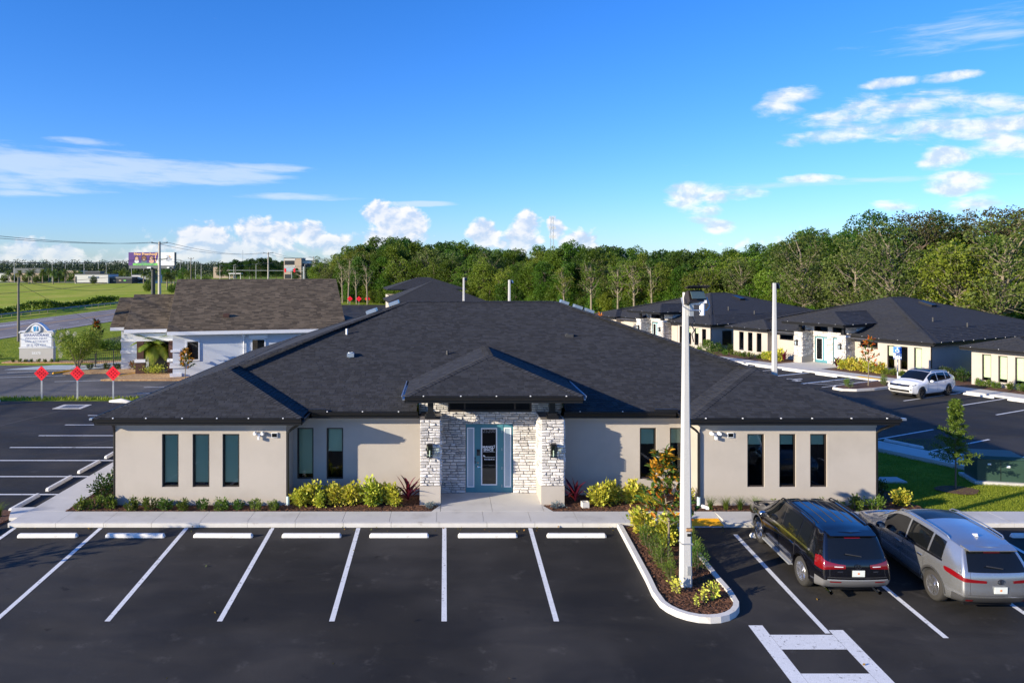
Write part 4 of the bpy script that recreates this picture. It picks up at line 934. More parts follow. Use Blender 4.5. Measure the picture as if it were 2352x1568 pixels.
# ------------------------------------------------------------------ neighbouring law office with brown shingle roof
LX, LY0, LR = -20.8, 57.0, R(14)
lo = thing('law_office', 'pale blue grey office with a brown shingle gable roof stepping down to the left', 'building', (LX,LY0,0), LR)
def lwin(x0,x1,z0,z1,y,head=False):
    w = obj('window', frame_of(x0-.1,x1+.1,z0-.1,z1+.1,.1,y-.06,y-.001), 'white', lo); obj('pane', MB().quad((x0,y+.03,z0),(x1,y+.03,z0),(x1,y+.03,z1),(x0,y+.03,z1)), 'carglass', w)
    if head: obj('window_hood', MB().box(x0-.25,x1+.25,y-.18,y-.002,z1+.12,z1+.38), 'white', lo)
lw1, lw2 = (1.4,2.2,1.35,2.72), (6.2,7.1,.9,2.75)
lb = MB(); lb.wall(.35,13,0,3.42,.6,[lw1,lw2],.1); lb.quad((.35,15,0),(.35,.6,0),(.35,.6,3.42),(.35,15,3.42)); lb.quad((13,.6,0),(13,15,0),(13,15,3.42),(13,.6,3.42))
lb.add([(.35,.6,3.42),(.35,15.4,3.42),(.35,8.,7.1)], [(0,1,2)]); lb.add([(13,.6,3.42),(13,15.4,3.42),(13,8.,7.1)], [(0,2,1)])
lb.quad((-4.2,6.4,0),(-2.6,6.4,0),(-2.6,6.4,3.3),(-4.2,6.4,3.3)); lb.quad((-4.2,12,0),(-4.2,6.4,0),(-4.2,6.4,3.3),(-4.2,12,3.3)); lb.quad((-2.6,5.,0),(.35,5.,0),(.35,5.,3.3),(-2.6,5.,3.3)); lb.quad((-2.6,6.4,0),(-2.6,5.,0),(-2.6,5.,3.3),(-2.6,6.4,3.3))
obj('wall', lb, 'stucco_grey', lo)
for a in (lw1,): lwin(*a, .6)
lwin(*lw2, .6, True)
obj('wall_band', MB().box(-4.25,-2.65,6.32,6.395,1.35,1.6).box(-4.25,-2.65,6.32,6.395,2.3,2.5), 'white', lo)
obj('quoin', MB().box(.15,1.1,.5,.598,.95,1.15).box(.2,.9,.5,.598,1.95,2.12).box(.15,1.0,.45,.598,.02,.35).box(.12,1.2,.52,.598,.75,.94), 'white', lo)
obj('downspout', MB().tube([(5.55,.5,3.3),(5.55,.5,.1)], .05, 6).box(5.42,5.68,.4,.6,3.0,3.2), 'white', lo)
base, tabs = MB(), MB(); LS = .475
def lz(y): return 3.54+y*LS
def gable(x0, x1, ye, yr, zr=None):
    z0 = 3.54; z1 = 3.54+(yr-ye)*LS
    shingle_plane(tabs, base, [(x0,ye,z0),(x1,ye,z0),(x1,yr,z1),(x0,yr,z1)], (1,0,0), exp=.2, tabs=(.3,.4,.55), th=.016, seed=int(x0*3+50))
    base.quad((x1,2*yr-ye,z0),(x0,2*yr-ye,z0),(x0,yr,z1),(x1,yr,z1))
    obj('fascia', MB().box(x0,x1,ye-.06,ye-.001,z0-.26,z0-.0), 'white', lo); obj('rake_board', MB().add([(x0-.03,ye,z0-.24),(x0-.03,ye,z0-.01),(x0-.03,yr,z1-.01),(x0-.03,yr,z1-.24),(x0+.02,ye,z0-.24),(x0+.02,ye,z0-.01),(x0+.02,yr,z1-.01),(x0+.02,yr,z1-.24)], [(0,1,2,3),(7,6,5,4),(0,4,5,1),(1,5,6,2)]), 'shingle_brown', lo)
    obj('soffit', MB().quad((x0,ye,z0-.2),(x0,ye+1.5,z0-.2),(x1,ye+1.5,z0-.2),(x1,ye,z0-.2)), 'white', lo)
gable(0,13.42,0,8.05); gable(-3.45,-.03,2.9,8.3); gable(-4.9,-3.49,5.6,10.3)
r = obj('roof', base, 'shingle_brown', lo); o = obj('shingles', tabs, 'shingle_brown', r); o['kind'] = 'stuff'
obj('roof_vent', MB().obox((4.2,2.,4.6),.45,.35,.28), 'brick', r)
for x in (-2.3, .05):
    obj('porch_column', MB().box(x-.25,x+.25,3.1,3.6,.1,2.6), 'brick', lo); obj('column_base', MB().box(x-.34,x+.34,3.0,3.68,-.05,.95).box(x-.4,x+.4,2.94,3.74,.951,1.12), 'brick' , lo)
obj('porch_beam', MB().box(-2.8,.34,3.1,3.6,2.602,3.2), 'white', lo); obj('column_band', MB().box(-2.7,-1.9,2.93,3.75,.96,1.2).box(-.3,.4,2.93,3.75,.96,1.2), 'white', lo)
obj('entrance_door', MB().box(-1.9,-.4,4.9,4.995,.1,2.3), 'fardark', lo)
# ramp with black railing, up to the porch
rmp = MB(); rmp.add([(-31.,63.2,0),(-25.,65.4,0),(-25.4,66.6,0),(-31.4,64.4,0),(-31.,63.2,.05),(-25.,65.4,.45),(-25.4,66.6,.45),(-31.4,64.4,.05)], [(4,5,6,7),(0,1,5,4),(1,2,6,5),(3,0,4,7)]); rmp.add([(-25.,65.4,0),(-20.9,62.2,0),(-20.7,63.2,0),(-24.6,66.4,0),(-25.,65.4,.45),(-20.9,62.2,.45),(-20.7,63.2,.45),(-24.6,66.4,.45)], [(4,5,6,7),(0,1,5,4)])
struct('access_ramp', rmp, 'conc')
def railing(name, label, p0, p1, n, h=1.0):
    t = thing(name, label, 'railing', p0); d = Vector(p1)-Vector(p0)
    obj('handrail', MB().tube([(0,0,h),tuple(d+Vector((0,0,h)))], .03, 6).tube([(0,0,h-.15),tuple(d+Vector((0,0,h-.15)))], .018, 6).tube([(0,0,.12),tuple(d+Vector((0,0,.12)))], .018, 6), 'black', t)
    me = MB().tube([(0,0,.1),(0,0,h-.1)], .011, 4).mesh('baluster'); post = MB().box(-.03,.03,-.03,.03,-.1,h+.02).mesh('post')
    for i in range(n+1):
        f = i/n; q = d*f
        obj('post' if i % 9 == 0 or i == n else 'baluster', post if i % 9 == 0 or i == n else me, 'black', t, tuple(q))
railing('ramp_railing', 'black metal railing in front of the access ramp, left of the palm', (-30.6,63.3,.05), (-25.3,65.25,.42), 36)
railing('ramp_railing', 'black metal railing behind the feathery palm, leading to the porch', (-24.9,65.2,.45), (-21.1,62.4,.45), 27)
railing('ramp_railing', 'black metal railing on the far side of the access ramp', (-31.,64.5,.1), (-26.,66.5,.42), 36)

# ------------------------------------------------------------------ monument sign
sg = thing('monument_sign', 'cream monument sign with curved white top, blue logo and law firm lettering', 'sign', (-36.3,67.9,0), R(7))
obj('pedestal', MB().box(-1.42,1.42,-.3,.3,-.05,1.22), 'signstone', sg); obj('ledge', MB().box(-1.46,1.46,-.33,.33,1.221,1.30), 'white', sg); obj('panel_block', MB().box(-1.4,1.4,-.26,.26,1.301,2.62), 'signstone', sg)
def arch(o_):
    pts = []
    for i in range(25):
        f = -1+i/12; a = abs(f); z = 2.62+(.72*math.cos(math.pi/2*min(a/.62,1))**.8 if a < .62 else 0)+(.10 if a < .97 else 0); pts.append((f*(1.44+o_), z+o_))
    return pts
ap = arch(0); obj('arched_head', MB().extr([(1.38,2.60)]+[(x*.965,z-.06) for x,z in ap[::-1]]+[(-1.38,2.60)], -.25, .25), 'signstone', sg)
tr = MB(); oo = arch(.03)
for i in range(24): (a,b),(c,d) = ap[i],ap[i+1]; (e,f),(g_,h_) = oo[i],oo[i+1]; tr.add([(x,y,z) for y in (-.34,.34) for x,z in ((a,b-.07),(c,d-.07),(g_,h_),(e,f))], [(0,1,2,3),(7,6,5,4),(3,2,6,7),(1,0,4,5)])
obj('arch_trim', tr, 'white', sg)
obj('face_panel', MB().box(-1.28,1.28,-.285,-.2605,1.34,2.56), 'doorwhite', sg)
def sgt(body, size, z, m='ink', sx=1., x=0, y=-.288, off_=0., sp=1.): obj('lettering', text_mesh(body, size, .003, off_, sx, sp=sp), m, sg, (x,y,z))
sgt('SERRANOLAW', .33, 2.37, sx=.98, off_=.004); sgt('PERSONAL INJURY', .20, 2.08, sx=1.12); sgt('TRIAL ATTORNEYS', .20, 1.80, sx=1.15); sgt('(813) 929-4231', .26, 1.48, sx=1.02); sgt('25275', .26, .78, 'doorwhite', 1.15, y=-.303, off_=.008)
obj('panel_rule', MB().box(-1.25,1.25,-.29,-.286,1.935,1.95).box(-1.25,1.25,-.29,-.286,1.635,1.65), 'steel', sg)
obj('logo_disc', MB().lathe([(.0,-.35),(.36,-.35),(.40,-.28),(.40,-.24)], (0,0,2.92), 24, 'y'), 'doorwhite', sg)
obj('logo_mark', MB().add([(-.23,-.356,3.14),(.02,-.356,3.14),(-.05,-.356,2.72),(-.2,-.356,2.72)], [(0,1,2,3)]).add([(.08,-.356,3.14),(.21,-.356,3.14),(.12,-.356,2.86),(.0,-.356,2.72)], [(0,1,2,3)]), 'logoblue', sg); obj('logo_mark', MB().add([(.22,-.356,3.05),(.22,-.356,2.72),(.05,-.356,2.72),(.14,-.356,2.87)], [(0,1,2,3)]), 'logogrey', sg)

# ------------------------------------------------------------------ red end-of-road markers
def marker(x, y, label, s=.66, top=1.69, grp='red diamond markers'):
    t = thing('road_end_marker', label, 'sign', (x,y,0), 0, grp)
    obj('post', MB().box(-.045,-.012,-.02,.02,-.2,top-.3).box(.012,.045,-.02,.02,-.2,top-.3).box(-.012,.012,.0,.02,-.2,top-.3), 'steel', t)
    k = s*.7071; obj('diamond', MB().extr([(0,top-k),(k,top),(0,top+k),(-k,top)], -.04, -.022), 'red', t)
    dot = MB().lathe([(.0,-.014),(.035,-.012),(.045,0)], (0,0,0), 8, 'y').mesh('reflector')
    for i in (-1,0,1):
        for j in (-1,0,1): obj('reflector', dot, 'reddot', t, ((i-j)*.115,-.041,top+(i+j)*.115))
for x, lb in ((-25.35,'red diamond road end marker leftmost of the near three, below the law sign'),(-23.1,'red diamond road end marker in the middle of the near three'),(-20.85,'red diamond road end marker nearest the brown roofed office')): marker(x, 47.9, lb)
for x, lb in ((-22.2,'far red diamond marker on the left before the wood'),(-20.1,'far red diamond marker in the middle before the wood'),(-18.1,'far red diamond marker on the right before the wood')): marker(x, 178, lb, .9, 1.3, 'far red diamond markers')

# ------------------------------------------------------------------ wheel stops
def stop_mesh(L=1.83):
    b = MB(); pr = [(-.08,0),(.08,0),(.07,.07),(.045,.115),(-.045,.115),(-.07,.07)]
    for s in (1,):
        vs = []
        for x, k in ((-L/2,.0),(-L/2+.05,1.),(L/2-.05,1.),(L/2,.0)):
            for y, z in pr: vs.append((x, y*(.75+.25*k), z*(.55+.45*k)))
        n = 6; fs = [tuple(range(n-1,-1,-1)), tuple(range(3*n,4*n))]
        for r_ in range(3): fs += [(r_*n+i,r_*n+(i+1)%n,(r_+1)*n+(i+1)%n,(r_+1)*n+i) for i in range(n)]
        b.add(vs, fs)
    return b.mesh('wheel_stop')
WS = stop_mesh()
def wstop(x, y, label, rz=0., m='stop', group='white concrete wheel stops', z=None, me=None):
    o = obj('wheel_stop', me or WS, m, None, (x,y,(zg(y) if z is None else z)+.002), rz+rnd.uniform(-.012,.012)); tag(o, label, 'wheel stop', group); return o
fy = 23.55
for px, lb in zip((110,311,513,716,917,1120,1324), ('white wheel stop at the left end of the front row, dappled by tree shade','white half shaded wheel stop, second from the left end of the front row','white wheel stop below the row of small green shrubs, third from the left in front','white wheel stop below the left downspout and yellow shrubs, fourth from the left in front','white wheel stop below the yellow shrubs left of the entrance','white wheel stop straight in front of the teal door','white wheel stop just left of the kerbed island')):
    wstop((px-1022)*fy/1750, fy, lb)
wstop(10.35,fy,'white wheel stop half hidden under the front of the black car'); wstop(13.15,fy,'white wheel stop under the front of the silver car'); wstop(18.4,fy,'white wheel stop right of the silver car')
for y, lb in ((26.75,'nearest wheel stop along the left sidewalk'),(29.15,'second nearest wheel stop along the left sidewalk'),(31.6,'third wheel stop along the left sidewalk, near the corner of the wall'),(34.0,'wheel stop along the left sidewalk, just showing beside the wall corner')): wstop(-14.75, y, 'white '+lb, R(90))
for (x,y,lb) in ((-30.4,61.,'yellow wheel stop by the white flowering tree'),(-24.5,59.1,'yellow wheel stop at the edge of the pale mulch bed')): wstop(x,y,lb,R(70),'yellow','yellow wheel stops',me=stop_mesh(2.4))
nm = ('first','second','third','fourth','fifth','sixth')
for i, t in enumerate((2.7,5.3,7.9,10.5,13.5)): wstop(*rw(t,-5.4), ('white wheel stop in the office row, behind the second pole','white wheel stop left of the second pole in the office row','white wheel stop in front of the far porch pillar in the office row','white wheel stop in front of the teal doors of the middle office','white wheel stop in the accessible stall by the wheelchair symbol')[i], RA, group='wheel stops of the office row')
for i, t in enumerate((24.25,26.85,29.45)): wstop(*rw(t,-5.4), ('white wheel stop right of the white car','white wheel stop at the right picture edge beside the office sidewalk','white wheel stop beyond the right picture edge')[i], RA, group='wheel stops of the office row')
wstop(*rw(21.5,-5.5), 'white wheel stop behind the rear tyre of the white car', RA, group='wheel stops of the office row')
for i, t in enumerate((24.8,27.4,30.0,32.6,35.2)): wstop(*rw(t,-23.4), ('shaded wheel stop by the lawn, beside the right corner of the big roof','shaded wheel stop by the lawn, a little right of the roof corner','shaded wheel stop behind the young conical tree','shaded wheel stop behind the green transformer box','shaded wheel stop at the right picture edge by the lawn')[i], RA, group='wheel stops in the shade by the lawn')
# ------------------------------------------------------------------ vehicles
def smoothfn(pts, L, sig=.09):
    ys = np.linspace(-1, L+1, 600); v = np.interp(ys, [p[0] for p in pts], [p[1] for p in pts]); k = np.exp(-.5*(np.arange(-60,61)*(ys[1]-ys[0])/sig)**2); k /= k.sum()
    s = np.convolve(np.pad(v, 60, mode='edge'), k, 'valid'); return lambda y: float(np.interp(y, ys, s))
def car(label, cat, loc, rz, paint, P, group=None):
    t = thing('parked_car', label, cat, loc, rz, group); L, w0, Rw = P['L'], P['w'], P['Rw']; ya, yb = P['ax']; Ra = Rw+.07
    fw = smoothfn([(0,.86*w0),(.3,.945*w0),(.75,w0),(L-1.1,w0),(L-.45,.95*w0),(L,.80*w0)], L); fr = smoothfn(P['roof'], L, P.get('rs',.11)); fb = smoothfn(P['belt'], L)
    fx = smoothfn(P['rw'], L, .14); Yr, Yf = P['rear'], P['front']
    def zbot(y):
        for q in (ya, yb):
            d = abs(y-q)
            if d < Ra: return max(.27, Rw+math.sqrt(Ra*Ra-d*d))
        return .27+.10*max(0,1-y/.5)+.06*max(0,1-(L-y)/.5)
    def ring(y, bulge=None, sx=1.):
        w = fw(y); zb = zbot(y); zr = fr(y); be = min(fb(y), zr-.02); wr = fx(y); arch = zb > .40
        pts = [(0,zb),(.8*w,zb),(w*.965 if not arch else w*.985,zb+(.07 if not arch else .012)),(w*1.0,max(min(.60,be-.2),zb+.03)),(w*.995,max(min(.84,be-.10),zb+.07)),(w*.95,max(be,zb+.12)),(wr,zr-.075),(wr*.84,zr-.012),(0,zr+.03)]
        out = []
        for i, (x, z) in enumerate(pts):
            yy = y
            if y < 1.0: yy = y+Yr[i]*(1-y/1.0)
            if y > L-.8: yy = y-Yf[i]*(1-(L-y)/.8)
            if bulge is not None: yy += bulge*(1. if i < 6 else .6)
            out.append((x*sx, yy-L/2, z))
        return out
    st = []
    for k, (sx, bu) in enumerate(((0,-.075),(.3,-.07),(.6,-.055),(.82,-.032),(.95,-.010))): st.append(ring(0., bu, sx))
    NC = len(st); Y0 = np.unique(np.round(np.concatenate([np.linspace(0,L,60), [q+s*Ra*f for q in (ya,yb) for s in (-1,1) for f in (1.0,.985,.95,.88,.75,.55,.3,.0)]]),4))
    for y in Y0: st.append(ring(float(y)))
    for sx, bu in ((.95,.01),(.82,.035),(.6,.06),(.3,.08),(0,.085)): st.append(ring(L, bu, sx))
    C = np.array(st); nu = len(C); SUB = 5
    def cr(p0,p1,p2,p3,f): return .5*((2*p1)+(-p0+p2)*f+(2*p0-5*p1+4*p2-p3)*f*f+(-p0+3*p1-3*p2+p3)*f**3)
    rows = []
    for i in range(8):
        p0, p1, p2, p3 = C[:,max(i-1,0)], C[:,i], C[:,i+1], C[:,min(i+2,8)]
        if i == 7: p3 = p1*np.array([-1,1,1])
        for k in range(SUB): rows.append(cr(p0,p1,p2,p3,k/SUB))
    rows.append(C[:,8]); G = np.stack(rows, 1); nv = G.shape[1]
    full = np.concatenate([G*np.array([-1,1,1]), G[:,::-1][:,1:]], 1); nf = full.shape[1]
    mb = MB(); mb.v = [tuple(p) for p in full.reshape(-1,3)]
    mb.f = [(i*nf+j,(i+1)*nf+j,(i+1)*nf+j+1,i*nf+j+1) for i in range(nu-1) for j in range(nf-1)]; mb.sm = True
    obj('body', mb, paint, t)
    def uy(y): return NC+float(np.interp(y, Y0, np.arange(len(Y0))))
    def Sf(u, v, sd):
        u = min(max(u,0),nu-1.001); q = min(max(v*SUB,0),nv-1.001); i, j = int(u), int(q); a, b = u-i, q-j
        p = (G[i,j]*(1-a)+G[i+1,j]*a)*(1-b)+(G[i,j+1]*(1-a)+G[i+1,j+1]*a)*b
        return Vector((p[0]*sd, p[1], p[2]))
    def pt(u, v, sd, e):
        h = .12
        du = Sf(u+h,v,sd)-Sf(u-h,v,sd); dv = Sf(u,v+.05,sd)-Sf(u,v-.05,sd); n = du.cross(dv)
        if n.length < 1e-9: n = Vector((0,-1,0)) if u < NC else Vector((0,1,0))
        n.normalize(); p = Sf(u,v,sd)
        if n.dot(p-Vector((0,max(-L/2+1.2,min(L/2-1.2,p.y)),.75))) < 0: n = -n
        return p+n*e
    def patch(name, u0, u1, v0, v1, m, sd=1, e=.004, nu_=14, nv_=8, par=None, sm=True, cut=None):
        b = MB(); b.sm = sm
        for i in range(nu_+1):
            for j in range(nv_+1):
                f, gq = i/nu_, j/nv_; a0, a1 = (v0(f), v1(f)) if callable(v0) else (v0, v1)
                b.v.append(tuple(pt(u0+(u1-u0)*f, a0+(a1-a0)*gq, sd, e)))
        k = nv_+1; b.f = [(i*k+j,(i+1)*k+j,(i+1)*k+j+1,i*k+j+1) for i in range(nu_) for j in range(nv_)]
        return obj(name, b, m, par or t)
    def both(name, *a, **k): return [patch(name, *a, sd=s, **k) for s in (-1,1)]
    def band(name, u0, u1, v0, v1, m, e=.004, par=None, n=10):
        """patch across the car's middle at the rear/front caps or roof"""
        b = MB(); b.sm = True; k = 0; cols = []
        for i in range(n+1):
            f = i/n; cols.append([tuple(pt(u0+(u1-u0)*f, v0+(v1-v0)*j/8, -1, e)) for j in range(9)])
        for i in range(n-1,-1,-1): f = i/n; cols.append([tuple(pt(u0+(u1-u0)*f, v0+(v1-v0)*j/8, 1, e)) for j in range(9)])
        for c in cols: b.v += c
        b.f = [(i*9+j,(i+1)*9+j,(i+1)*9+j+1,i*9+j+1) for i in range(len(cols)-1) for j in range(8)]
        return obj(name, b, m, par or t)
    # glass
    for s in (-1,1):
        ds = P['doors']
        for a, c in zip(ds[:-1], ds[1:]):
            patch('side_window', uy(a+.035), uy(c-.035), 5.10, 5.93, 'carglass', s, .004)
    rg = MB(); rg.sm = True
    band('rear_window', 3.55, 0.02, *P.get('rgv',(5.06,6.0)), 'carglass')
    w1, w0_ = P['ws']
    b = MB(); b.sm = True; n = 10; nw = 24
    for i in range(n+1):
        u = uy(w0_+(w1-w0_)*i/n)
        for j in range(nw+1):
            f = -1+2*j/nw; b.v.append(tuple(pt(u, 8-1.75*abs(f), 1 if f >= 0 else -1, .004)))
    b.f = [(i*(nw+1)+j,(i+1)*(nw+1)+j,(i+1)*(nw+1)+j+1,i*(nw+1)+j+1) for i in range(n) for j in range(nw)]; obj('windscreen', b, 'carglass', t)
    if P.get('sunroof'):
        a, c, vv = P['sunroof']; b = MB(); b.sm = True
        for i in range(9):
            for j in range(13): f = -1+j/6; b.v.append(tuple(pt(uy(a+(c-a)*i/8), 8-(8-vv)*abs(f), 1 if f >= 0 else -1, .004)))
        b.f = [(i*13+j,(i+1)*13+j,(i+1)*13+j+1,i*13+j+1) for i in range(8) for j in range(12)]; obj('sunroof', b, 'roofglass', t)
    # shut lines, handles, sills, lamps
    for s in (-1,1):
        for y in P['seams']: patch('door_seam', uy(y), uy(y+.012), 2.2, 5.05, 'plastic', s, .002, 1, 14)
        for y in P['handles']:
            q = Sf(uy(y), 4.55, s); h = MB().box(-.016,.016,-.10,.10,-.017,.017); obj('door_handle', h, P.get('hm','chrome'), t, (q.x+s*.022, q.y, q.z))
        patch('window_trim', uy(ds[0]), uy(ds[-1]), 4.99, 5.09, P.get('trim','chrome'), s, .010, 20, 1)
        patch('sill', uy(ya+Ra+.03), uy(yb-Ra-.03), 1.1, 2.35, P['lower'], s, .006, 12, 5)
        for q in (ya, yb):
            b = MB()
            for i in range(17):
                a = math.pi*i/16; 
                for r_ in (Ra-.005, Ra+.045): b.v.append((s*(fw(q-math.cos(a)*r_)*1.0+.008), q-math.cos(a)*r_-L/2, Rw+math.sin(a)*r_*.995))
            b.f = [(i*2,i*2+1,i*2+3,i*2+2) for i in range(16)]; obj('wheel_arch', b, P['archm'], t)
        tl = P['tail']; patch('tail_lamp', NC-1-tl[0], uy(tl[1]), tl[2], tl[3], 'tail', s, .012, 12, 6)
        if P.get('tail2'): q = P['tail2']; patch('tail_lamp_lens', NC-1-q[0], NC-1-q[1], q[2], q[3], 'lens', s, .016, 6, 3)
        rf = P['refl']; patch('reflector', NC-1-rf[0], NC-1-rf[1], rf[2], rf[3], 'tail', s, .014, 6, 2)
        # mirror
        y = P['mirror']; q = Sf(uy(y), 5.05, s); m = MB(); m.sm = True
        m.lathe([(0,-.11),(.075,-.10),(.10,-.05),(.105,.0),(.08,.07),(.0,.12)], (0,0,0), 12, 'y'); m.v = [(x*1.15,yy,z*.85) for x,yy,z in m.v]
        mo = obj('mirror', m, P.get('mirm',paint), t, (q.x+s*.16, q.y, q.z+.07)); obj('mirror_glass', MB().box(-.085,.085,-.117,-.112,-.06,.06), 'chrome', mo); obj('mirror_arm', MB().box(-.09 if s > 0 else -.02,.02 if s > 0 else .09,-.03,.03,-.08,-.03), 'plastic', mo)
    if P.get('rails'):
        a, c = P['rails']
        for s in (-1,1):
            pp = [pt(uy(a),6.55,s,.005)]+[pt(uy(a+.12+(c-a-.24)*i/8),6.55,s,.05) for i in range(9)]+[pt(uy(c),6.55,s,.005)]; obj('roof_rail', MB().tube(pp,.018,6), P.get('railm','black'), t)
    if P.get('ribs'):
        a, c = P['ribs']
        for f in (-.62,-.37,-.12,.12,.37,.62): obj('roof_rib', MB().tube([pt(uy(a+(c-a)*i/6), 8-1.4*abs(f), 1 if f > 0 else -1, .004) for i in range(7)], .011, 4), 'plastic', t)
    band('rear_bumper', NC+4., 0.02, 1.05, P['bumpv'], P['lower'], .010, n=14)
    band('tailgate_seam', NC-1.4, .02, P['bumpv']+.28, P['bumpv']+.33, 'plastic', .004, n=10)
    for s in (-1,1): patch('tailgate_seam', NC-1-.92, NC-1-.86, P['bumpv']+.3, 5.9, 'plastic', s, .003, 1, 14)
    if P.get('bhighlight'): band('bumper_highlight', NC-1.3, .02, P['bumpv']-.02, P['bumpv']+.10, P['bhighlight'], .014, n=10)  # pale metal band put in for the highlight along the bumper
    q = Sf(0.02, P['platev'], 1); pl = obj('licence_plate', MB().box(-.155,.155,-.012,0,-.08,.08), 'plate', t, (0,q.y-.012,q.z)); obj('plate_print', MB().obox((0,-.0125,0),.05,.002,.045), mat('orange plate print',(.75,.25,.08),.6), pl)
    q = Sf(0.02, P['embv'], 1); e = MB()
    for i in range(16):
        a, c = 2*math.pi*i/16, 2*math.pi*(i+1)/16; e.add([(math.cos(k)*r_*1.25,d,math.sin(k)*r_) for k in (a,c) for r_ in (.05,.064) for d in (-.02,0)], [(0,4,6,2),(0,2,3,1),(4,5,7,6)])
    if P['emb'] == 'bars': e.add([(-.035,-.018,-.05),(-.02,-.018,-.05),(.006,-.018,.06),(-.006,-.018,.06)],[(0,1,2,3)]).add([(.035,-.018,-.05),(.02,-.018,-.05),(-.006,-.018,.06),(.006,-.018,.06)],[(3,2,1,0)]).box(-.02,.02,-.018,-.012,-.015,.0)
    elif P['emb'] == 'ovals': e.add([(math.cos(2*math.pi*i/12)*.025,-.019,math.sin(2*math.pi*i/12)*.055) for i in range(12)], [tuple(range(12))]).box(-.06,.06,-.018,-.012,.015,.028)
    obj('emblem', e, 'chrome', t, (0,q.y-.01,q.z))
    if P.get('badges'):
        for sx, vv, wd in P['badges']: q = Sf(NC-1-2.2, vv, sx); obj('badge', MB().box(-wd,wd,-.006,0,-.016,.016), 'chrome', t, (q.x,q.y-.006,q.z))
    q = Sf(.1, P.get('wipv',5.2), 1); obj('wiper', MB().tube([(.12,q.y-.03,q.z+.0),(-.28,q.y-.03,q.z+.07)], .012, 5), 'plastic', t)
    band('brake_lamp', NC-4.0, .02, 5.91, 5.97, 'tail', .010, n=5)
    ub = MB().box(-.6,.6,.35-L/2,L/2-.35,.2,.7); obj('underbody', ub, 'black', t)
    if P.get('board'):
        for s in (-1,1): obj('running_board', MB().box(s*.97-.07,s*.97+.07,ya+Ra+.05-L/2,yb-Ra-.05-L/2,.32,.36), 'steel', t)
    q = Sf(.02, 7.0, 1); r_ = fx(.2)*.93
    obj('spoiler', MB().add([(-r_,q.y+.14,q.z+.005),(r_,q.y+.14,q.z+.005),(r_*.93,q.y-.13,q.z-.03),(-r_*.93,q.y-.13,q.z-.03),(-r_,q.y+.14,q.z+.04),(r_,q.y+.14,q.z+.04),(r_*.93,q.y-.13,q.z-.004),(-r_*.93,q.y-.13,q.z-.004)], [(3,2,1,0),(4,5,6,7),(0,1,5,4),(1,2,6,5),(2,3,7,6),(3,0,4,7)]), paint, t)
    # exhausts
    for x in P.get('exh', ()): obj('exhaust', MB().tube([(x,-L/2+.5,.27),(x,-L/2+.03,.26)], .05, 8, False), 'chrome', t)
    # wheels
    tyre = smooth(MB().lathe([(Rw*.66,-.11),(Rw*.9,-.125),(Rw*.975,-.10),(Rw,-.05),(Rw,.05),(Rw*.975,.10),(Rw*.9,.125),(Rw*.66,.11)], (0,0,0), 32, 'x')).mesh('wheel')
    rim = MB().lathe([(Rw*.70,.10),(Rw*.66,.115),(Rw*.60,.105),(Rw*.58,.02),(Rw*.58,-.1)], (0,0,0), 32, 'x').lathe([(.0,.09),(Rw*.15,.095),(Rw*.2,.06)], (0,0,0), 16, 'x')
    for k in range(5):
        for dd in P.get('spk',(-.16,.16)):
            a = 2*math.pi*k/5+.3+dd*.6; a2 = 2*math.pi*k/5+.3+dd; p, q = Vector((.085,math.cos(a)*Rw*.14,math.sin(a)*Rw*.14)), Vector((.10,math.cos(a2)*Rw*.62,math.sin(a2)*Rw*.62)); d = (q-p); n_ = Vector((0,-d.z,d.y)).normalized()*P.get('spw',.022)
            rim.add([tuple(p-n_*.8),tuple(p+n_*.8),tuple(q+n_*1.2),tuple(q-n_*1.2),tuple(p-n_*1.2-Vector((.05,0,0))),tuple(p+n_*1.2-Vector((.05,0,0))),tuple(q+n_*1.6-Vector((.05,0,0))),tuple(q-n_*1.6-Vector((.05,0,0)))], [(0,1,2,3),(0,3,7,4),(1,5,6,2)])
    rim = rim.mesh('rim'); disc = MB().lathe([(0,.03),(Rw*.57,.03)], (0,0,0), 24, 'x').mesh('brake_disc')
    for y in (ya, yb):
        for s in (-1,1):
            w = obj('wheel', tyre, 'rubber', t, (s*(w0-.135), y-L/2, Rw), 0 if s > 0 else math.pi)
            obj('rim', rim, P.get('rimm','alloy'), w); obj('brake_disc', disc, 'fardark', w)
    return t, Sf, patch, band, uy, NC, nu
rear0 = [.40,.22,.10,.0,.02,.09,.36,.40,.41]; front0 = [.4,.2,.1,.02,.05,.16,.40,.44,.46]
PB_ = dict(L=4.86, w=.965, Rw=.38, ax=(1.03,3.78), roof=[(0,1.68),(.5,1.72),(1.6,1.76),(2.6,1.735),(2.95,1.65),(3.75,1.13),(4.3,1.08),(4.86,.98)], belt=[(0,1.10),(1.2,1.08),(3.2,1.02),(3.7,1.0),(4.86,.92)],
  rw=[(0,.66),(.6,.72),(2.9,.72),(3.7,.80),(4.86,.70)], rear=rear0, front=front0, doors=(.62,1.35,2.32,3.28), ws=(3.70,2.93), seams=(1.42,2.36,3.36), handles=(1.55,2.55), lower='greyplastic', archm='carblack',
  tail=(2.75,.34,lambda f: 4.34-.26*min(1,f/.6)+.1*max(0,f-.75), lambda f: 4.72+.40*min(1,f/.6)-.3*max(0,f-.75)), tail2=(2.5,1.5,4.50,4.58), refl=(2.3,.9,2.86,3.02), mirror=3.22, rails=(.75,2.85), ribs=(.9,2.7), bumpv=3.15, bhighlight='steel', platev=3.9, embv=4.6, emb='bars', badges=((-1,4.02,.07),(1,4.02,.06)), exh=(-.62,.62), railm='black', board=1, hm='chrome', mirm='chrome', spk=(0,), spw=.05, wipv=5.22)
def gz(y): return zg(y)
th_ = -math.atan(SL)
ctr = 19.42+4.86/2
